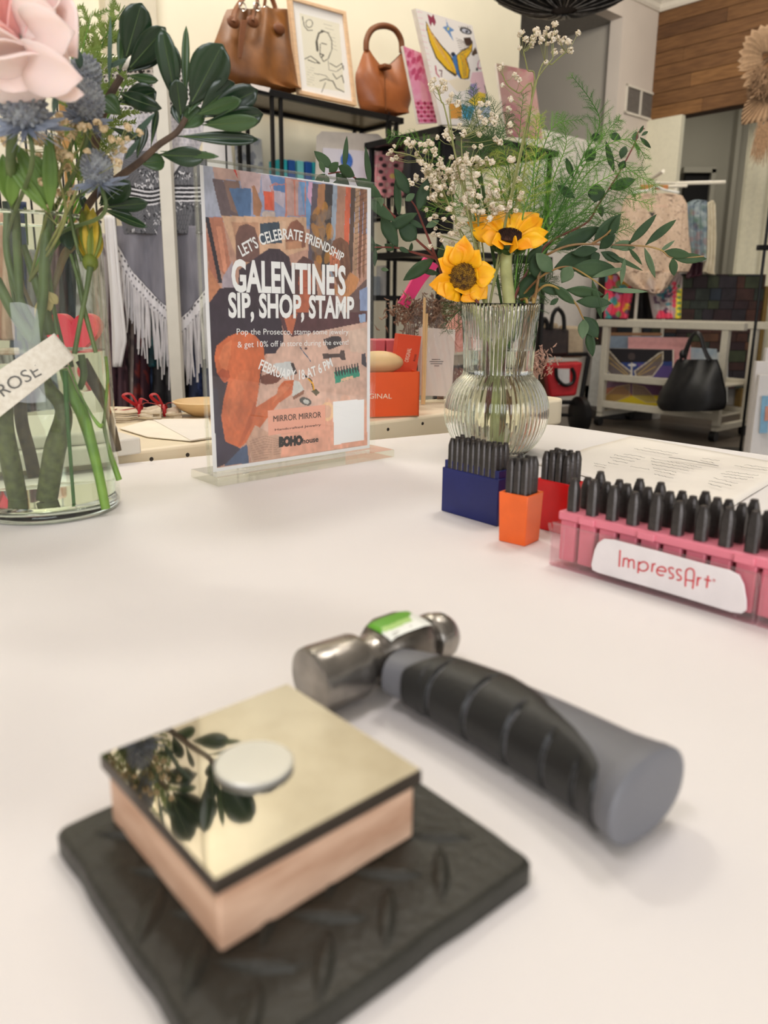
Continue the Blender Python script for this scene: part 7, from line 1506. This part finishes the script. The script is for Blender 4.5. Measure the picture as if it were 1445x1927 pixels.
qh = D(*Z7(430, 245), RY2-.12); obj('hanger_bar', MB().box(D(*Z7(430, 248), RY2-.12), (.22, .02, .035)), M('hanger_wood', (176, 116, 66), .5), rom, bevel=.004)
obj('hook', MB().tube(spline([qh, qh+ZZ*.03, qh+ZZ*.05+A(.01, 0, 0), D(*Z7(455, 175), RY2-.12)], 10), .003, 6), M('buckle_steel', ()), rom)
obj('clear_hanger', MB().tube(spline([D(*Z7(230, 300), RY2-.13), D(*Z7(390, 270), RY2-.13), D(*Z7(450, 240), RY2-.13), D(*Z7(520, 270), RY2-.13), D(*Z7(650, 295), RY2-.13)], 20), .009, 6), M('clear_hanger_plastic', (226, 226, 222), .3), rom)
def bluep(p): p.blot((1292, 378, 1332, 500), [(110, 130, 140), (90, 120, 100), (180, 190, 190), (150, 110, 110), (70, 84, 110)], 60, (3, 8), .5)
poly_cloth('blue_garment', 'faded blue and green floral top hanging behind the romper', [(720, 390), (800, 360), (900, 370), (905, 600), (900, 900), (760, 920), (730, 700)], RY2+.22, bluep, (136, 150, 156), 40, 50)
poly_cloth('cream_garment', 'narrow cream knitted cardigan at the end of the white rail', [(890, 400), (950, 365), (975, 400), (985, 700), (968, 1030), (870, 1010), (895, 800)], RY2+.25, lambda p: p.blot((1325, 380, 1350, 520), [(190, 178, 156), (222, 212, 190)], 30, (2, 6), .5), (208, 198, 174), 24, 50)
poly_cloth('maroon_garment', 'dark maroon garment hanging below the floral top', [(740, 900), (870, 920), (865, 1030), (720, 1060)], RY2+.30, None, (66, 36, 46), 20, 20)
def flor(p):
    cs = [(232, 66, 96), (240, 90, 110), (222, 160, 50), (60, 160, 160), (90, 150, 80), (200, 150, 190), (250, 200, 60), (80, 60, 90)]
    p.blot((p.x.min(), p.y.min(), p.x.max(), p.y.max()), cs, 46, (3, 9), .9)
poly_cloth('floral_skirt', 'bright pink and orange floral garment left below the romper', [(0, 1030), (140, 1030), (220, 1130), (240, 1200), (200, 1420), (-10, 1420)], RY2+.02, flor, (226, 70, 100), 40, 50, cat='skirt')
def flor2(p):
    p.poly(z7([(630, 1170), (675, 1150), (665, 1420), (620, 1420)]), (240, 220, 60)); p.poly(z7([(450, 1400), (470, 1350), (530, 1335), (590, 1370), (600, 1420), (450, 1420)]), (240, 80, 110)); p.blot((1232, 530, 1262, 590), [(216, 160, 170), (60, 130, 140), (90, 60, 90), (196, 190, 186)], 30, (3, 7), .9)
    for k in range(6): p.ell(*Z7(610, 1110+k*38), 4.5, 4, (232, 84, 110)); p.ell(*Z7(650, 1130+k*50), 3.5, 3, (110, 150, 90))
poly_cloth('floral_trousers', 'grey pink and yellow printed garment right below the romper', [(385, 1190), (470, 1190), (560, 1140), (640, 1010), (680, 1050), (675, 1420), (430, 1420)], RY2+.04, flor2, (186, 170, 166), 50, 60)
poly_cloth('dark_dress', 'black dress between the two floral garments on the rack', [(205, 1080), (400, 1180), (430, 1420), (190, 1420)], RY2+.28, None, (20, 18, 20), 20, 20)
# ================================================================== patchwork hanging screen, plinth, white boards
PY = 7.0
ps = root('patchwork_screen', (D(1360, 700, PY)[0], PY, .0), 'dark patchwork leather screen of brown and green patches behind the cart', 'screen')
pcx0, pcx1 = D(1281, 600, PY)[0], D(1432, 600, PY)[0]; pz1 = D(1400, 516, PY)[2]; pz0 = .16
pcx0 -= .75
obj('backing', MB().par(A(pcx0, PY+.01, pz0), A(pcx1-pcx0, 0, 0), A(0, .02, 0), ZZ*(pz1-pz0)), M('patch_backing', (30, 24, 22), .8), ps, smooth=False)
cs = [(58, 36, 32), (44, 50, 44), (40, 34, 40), (52, 58, 40), (70, 42, 34), (34, 42, 52), (84, 56, 40), (46, 30, 34)]
Rc = random.Random(21); z = pz0; pn_ = 0
while z < pz1-.01:
    h_ = Rc.choice([.075, .09, .105]); h_ = min(h_, pz1-z); x = pcx0+Rc.uniform(-.1, 0)
    while x < pcx1:
        w_ = Rc.choice([.07, .10, .13, .16]); x0 = max(x, pcx0); x1 = min(x+w_, pcx1)
        if x1-x0 > .02 and pn_ < 290:
            k = Rc.randrange(8); obj('patch', MB().par(A(x0+.003, PY-.004*Rc.random(), z+.003), A(x1-x0-.005, 0, 0), A(0, .012, 0), ZZ*(h_-.005)), M('patch_%d' % k, cs[k], .45, var=.2, vscale=12), ps, smooth=False); pn_ += 1
        x += w_
    z += h_
for x in (pcx1-.001, ): obj('gilt_edge', MB().par(A(x, PY-.02, .0), A(.035, 0, 0), A(0, .05, 0), ZZ*(pz1-.1)), M('gilt_edge', (122, 98, 52), .5, .3), ps, smooth=False)
for x in (pcx0+.1, pcx1-.1): obj('foot', MB().par(A(x-.02, PY-.05, 0), A(.04, 0, 0), A(0, .12, 0), ZZ*.17), M('gilt_edge', ()), ps, smooth=False)
slab('baseboard_back', D(1000, 790, 7.12), D(1480, 790, 7.12), 0, .17, .05, M('baseboard_paint', (150, 146, 140), .6))
slab('wall_screen', A(D(1000, 790, 7.12)[0], 7.12), A(D(1290, 790, 7.12)[0], 7.12), 0, 1.25, .05, M('low_wall_paint', ()))
wbd = [(1412, 1450, 705, 845, 3.95, 'foremost white boxed canvas print leaning at the right edge'), (1405, 1450, 680, 835, 4.15, 'taller white board right behind the foremost canvas print'), (1421, 1460, 655, 830, 4.3, 'tallest white board at the right edge')]
for i, (x0, x1, y0, y1, Y, lab_) in enumerate(wbd):
    a = D(x0, y1, Y); b = D(x1, y1, Y); zt_ = D(x0, y0, Y)[2]; z_b = max(a[2], .0005)
    r = root('white_canvas', (a[0], Y, 0), lab_, 'canvas', 'white canvases at the right edge')
    obj('board', MB().par(A(a[0], Y, 0.0005), A(b[0]-a[0]+.3, -.1, 0), A(0, .03, 0), ZZ*(zt_)), M('board_white', ()), r, smooth=False, bevel=.002)
    if i == 0:
        q = [D(1434, 745, Y-.035), D(1446, 745, Y-.045), D(1444, 815, Y-.045), D(1429, 815, Y-.035)]; obj('blue_stripe_print', MB().prism(q, A(0, .003, 0)), M('print_blue', (140, 190, 222), .5), r, smooth=False)
        q = [D(1440, 765, Y-.045), D(1452, 762, Y-.05), D(1450, 790, Y-.05), D(1438, 792, Y-.045)]; obj('coral_print', MB().prism(q, A(0, -.003, 0)), M('print_coral', (226, 160, 140), .5), r, smooth=False)
# ================================================================== bags and trolley left of the cart
TY = 5.1
bwn = M('dark_brown_leather', (52, 38, 34), .6, rgb2=(38, 28, 26), vscale=30); redc = M('red_nylon', (176, 22, 30), .6, var=.08)
TPl = lambda x, y, o_=0: D(*Z6(x, y), TY+o_)
ht = root('brown_tote', tuple(TPl(130, 350)), 'dark brown tote bag with black handles hanging right of the ribbed vase', 'handbag')
obj('bag_body', MB().prism([TPl(10, 180), TPl(232, 195), TPl(228, 350), TPl(30, 360)], A(0, .14, 0)), bwn, ht, bevel=.015, seg=3)
for a, b, w_ in (((120, 195), (200, 195), 1), ((60, 185), (100, 190), .5)): obj('handle', MB().tube(spline([TPl(*a, -.01), TPl(a[0]+10, 110 if w_ == 1 else 150, -.01), TPl((a[0]+b[0])/2, 70 if w_ == 1 else 130, -.01), TPl(b[0]-6, 110 if w_ == 1 else 150, -.01), TPl(*b, -.01)], 20), .014, 8), blkm, ht)
obj('hook', MB().tube([TPl(165, 75), TPl(165, 60, .0), TPl(165, 60, .5)], .008), blkm, ht)
cvt = root('canvas_sacks', tuple(TPl(150, 340, .22)), 'pale canvas sacks behind the brown tote', 'bag')
for (x0, y0, x1, y1) in ((20, 140, 110, 340), (90, 150, 170, 340), (180, 170, 320, 370)): obj('sack', MB().prism([TPl(x0, y0, .22), TPl(x1, y0+8, .22), TPl(x1, y1, .22), TPl(x0, y1, .22)], A(0, .08, 0)), M('sack_canvas', (176, 158, 132), .8, var=.06), cvt, bevel=.02, seg=3)
tr2 = root('folding_trolley', tuple(TPl(200, 760)*A(1, 1, 0)), 'black folding trolley frame carrying the red bag', 'trolley')
for P_l, w_ in (([(75, 420), (90, 360), (150, 350), (340, 345), (350, 370)], .014), ([(348, 365), (300, 640), (262, 770)], .016), ([(80, 420), (70, 440)], .012), ([(262, 640), (150, 640)], .014)): obj('frame_tube', MB().tube([TPl(*q, .02) for q in P_l], w_, 8), blkm, tr2)
obj('wheel', MB().lathe(TPl(268, 720, -.06), [(.0001, 0), (.10, 0), (.125, .01), (.125, .05), (.10, .06), (.0001, .06)], 28, axis=nrm(A(1, .25, 0))), blkm, tr2)
obj('wheel_axle', MB().tube([TPl(268, 720, .0), TPl(150, 715, .1)], .012), blkm, tr2)
q = TPl(268, 720); obj('stand_plate', MB().par(A(q[0]-.35, TY-.1, .0), A(.4, 0, 0), A(0, .25, 0), ZZ*max(.02, q[2]-.13)), blkm, tr2, smooth=False)
rbg = root('red_bag', tuple(TPl(190, 605)), 'red nylon bag with a white label hanging on the trolley', 'bag')
obj('bag_body', MB().prism([TPl(85, 405, -.04), TPl(315, 395, -.04), TPl(275, 600, -.04), TPl(115, 612, -.04)], A(0, .12, 0)), redc, rbg, bevel=.015, seg=3)
obj('white_label', MB().prism([TPl(160, 435, -.045), TPl(232, 435, -.045), TPl(232, 535, -.045), TPl(165, 530, -.045)], A(0, -.003, 0)), M('label_white', (196, 192, 190), .5), rbg, smooth=False)
obj('strap', MB().tube(spline([TPl(150, 430, -.06), TPl(155, 490, -.06), TPl(200, 535, -.06), TPl(250, 520, -.06), TPl(262, 470, -.06), TPl(245, 430, -.06)], 20), .012, 6), blkm, rbg)
obj('brown_board', MB().prism([TPl(-20, 330, .3), TPl(60, 380, .3), TPl(110, 620, .3), TPl(60, 720, .3), TPl(-20, 720, .3)], A(0, .03, 0)), M('brown_board', (118, 86, 58), .7, var=.08), label='brown wooden board leaning behind the red bag', cat='board', smooth=False)
# low dark slab at the dark floor area under the cart and a white pot
a = G(1150, 812, 0); obj('dark_floor_slab', MB().par(A(a[0]+.05, 6.15, .001), A(.45, -.05, 0), A(0, .3, 0), ZZ*.07), M('dark_floor_slab', (54, 50, 48), .7), label='low dark slab on the floor under the cart', cat='box', bevel=.005)
a = G(1275, 808, 0); obj('white_bin', MB().lathe((a[0], 6.25, .001), [(.085, 0), (.095, .19), (.088, .19), (.078, .01), (.0005, .01)], 24), M('bin_white', (188, 184, 178), .6), label='small white round bin on the floor under the cart', cat='bin')
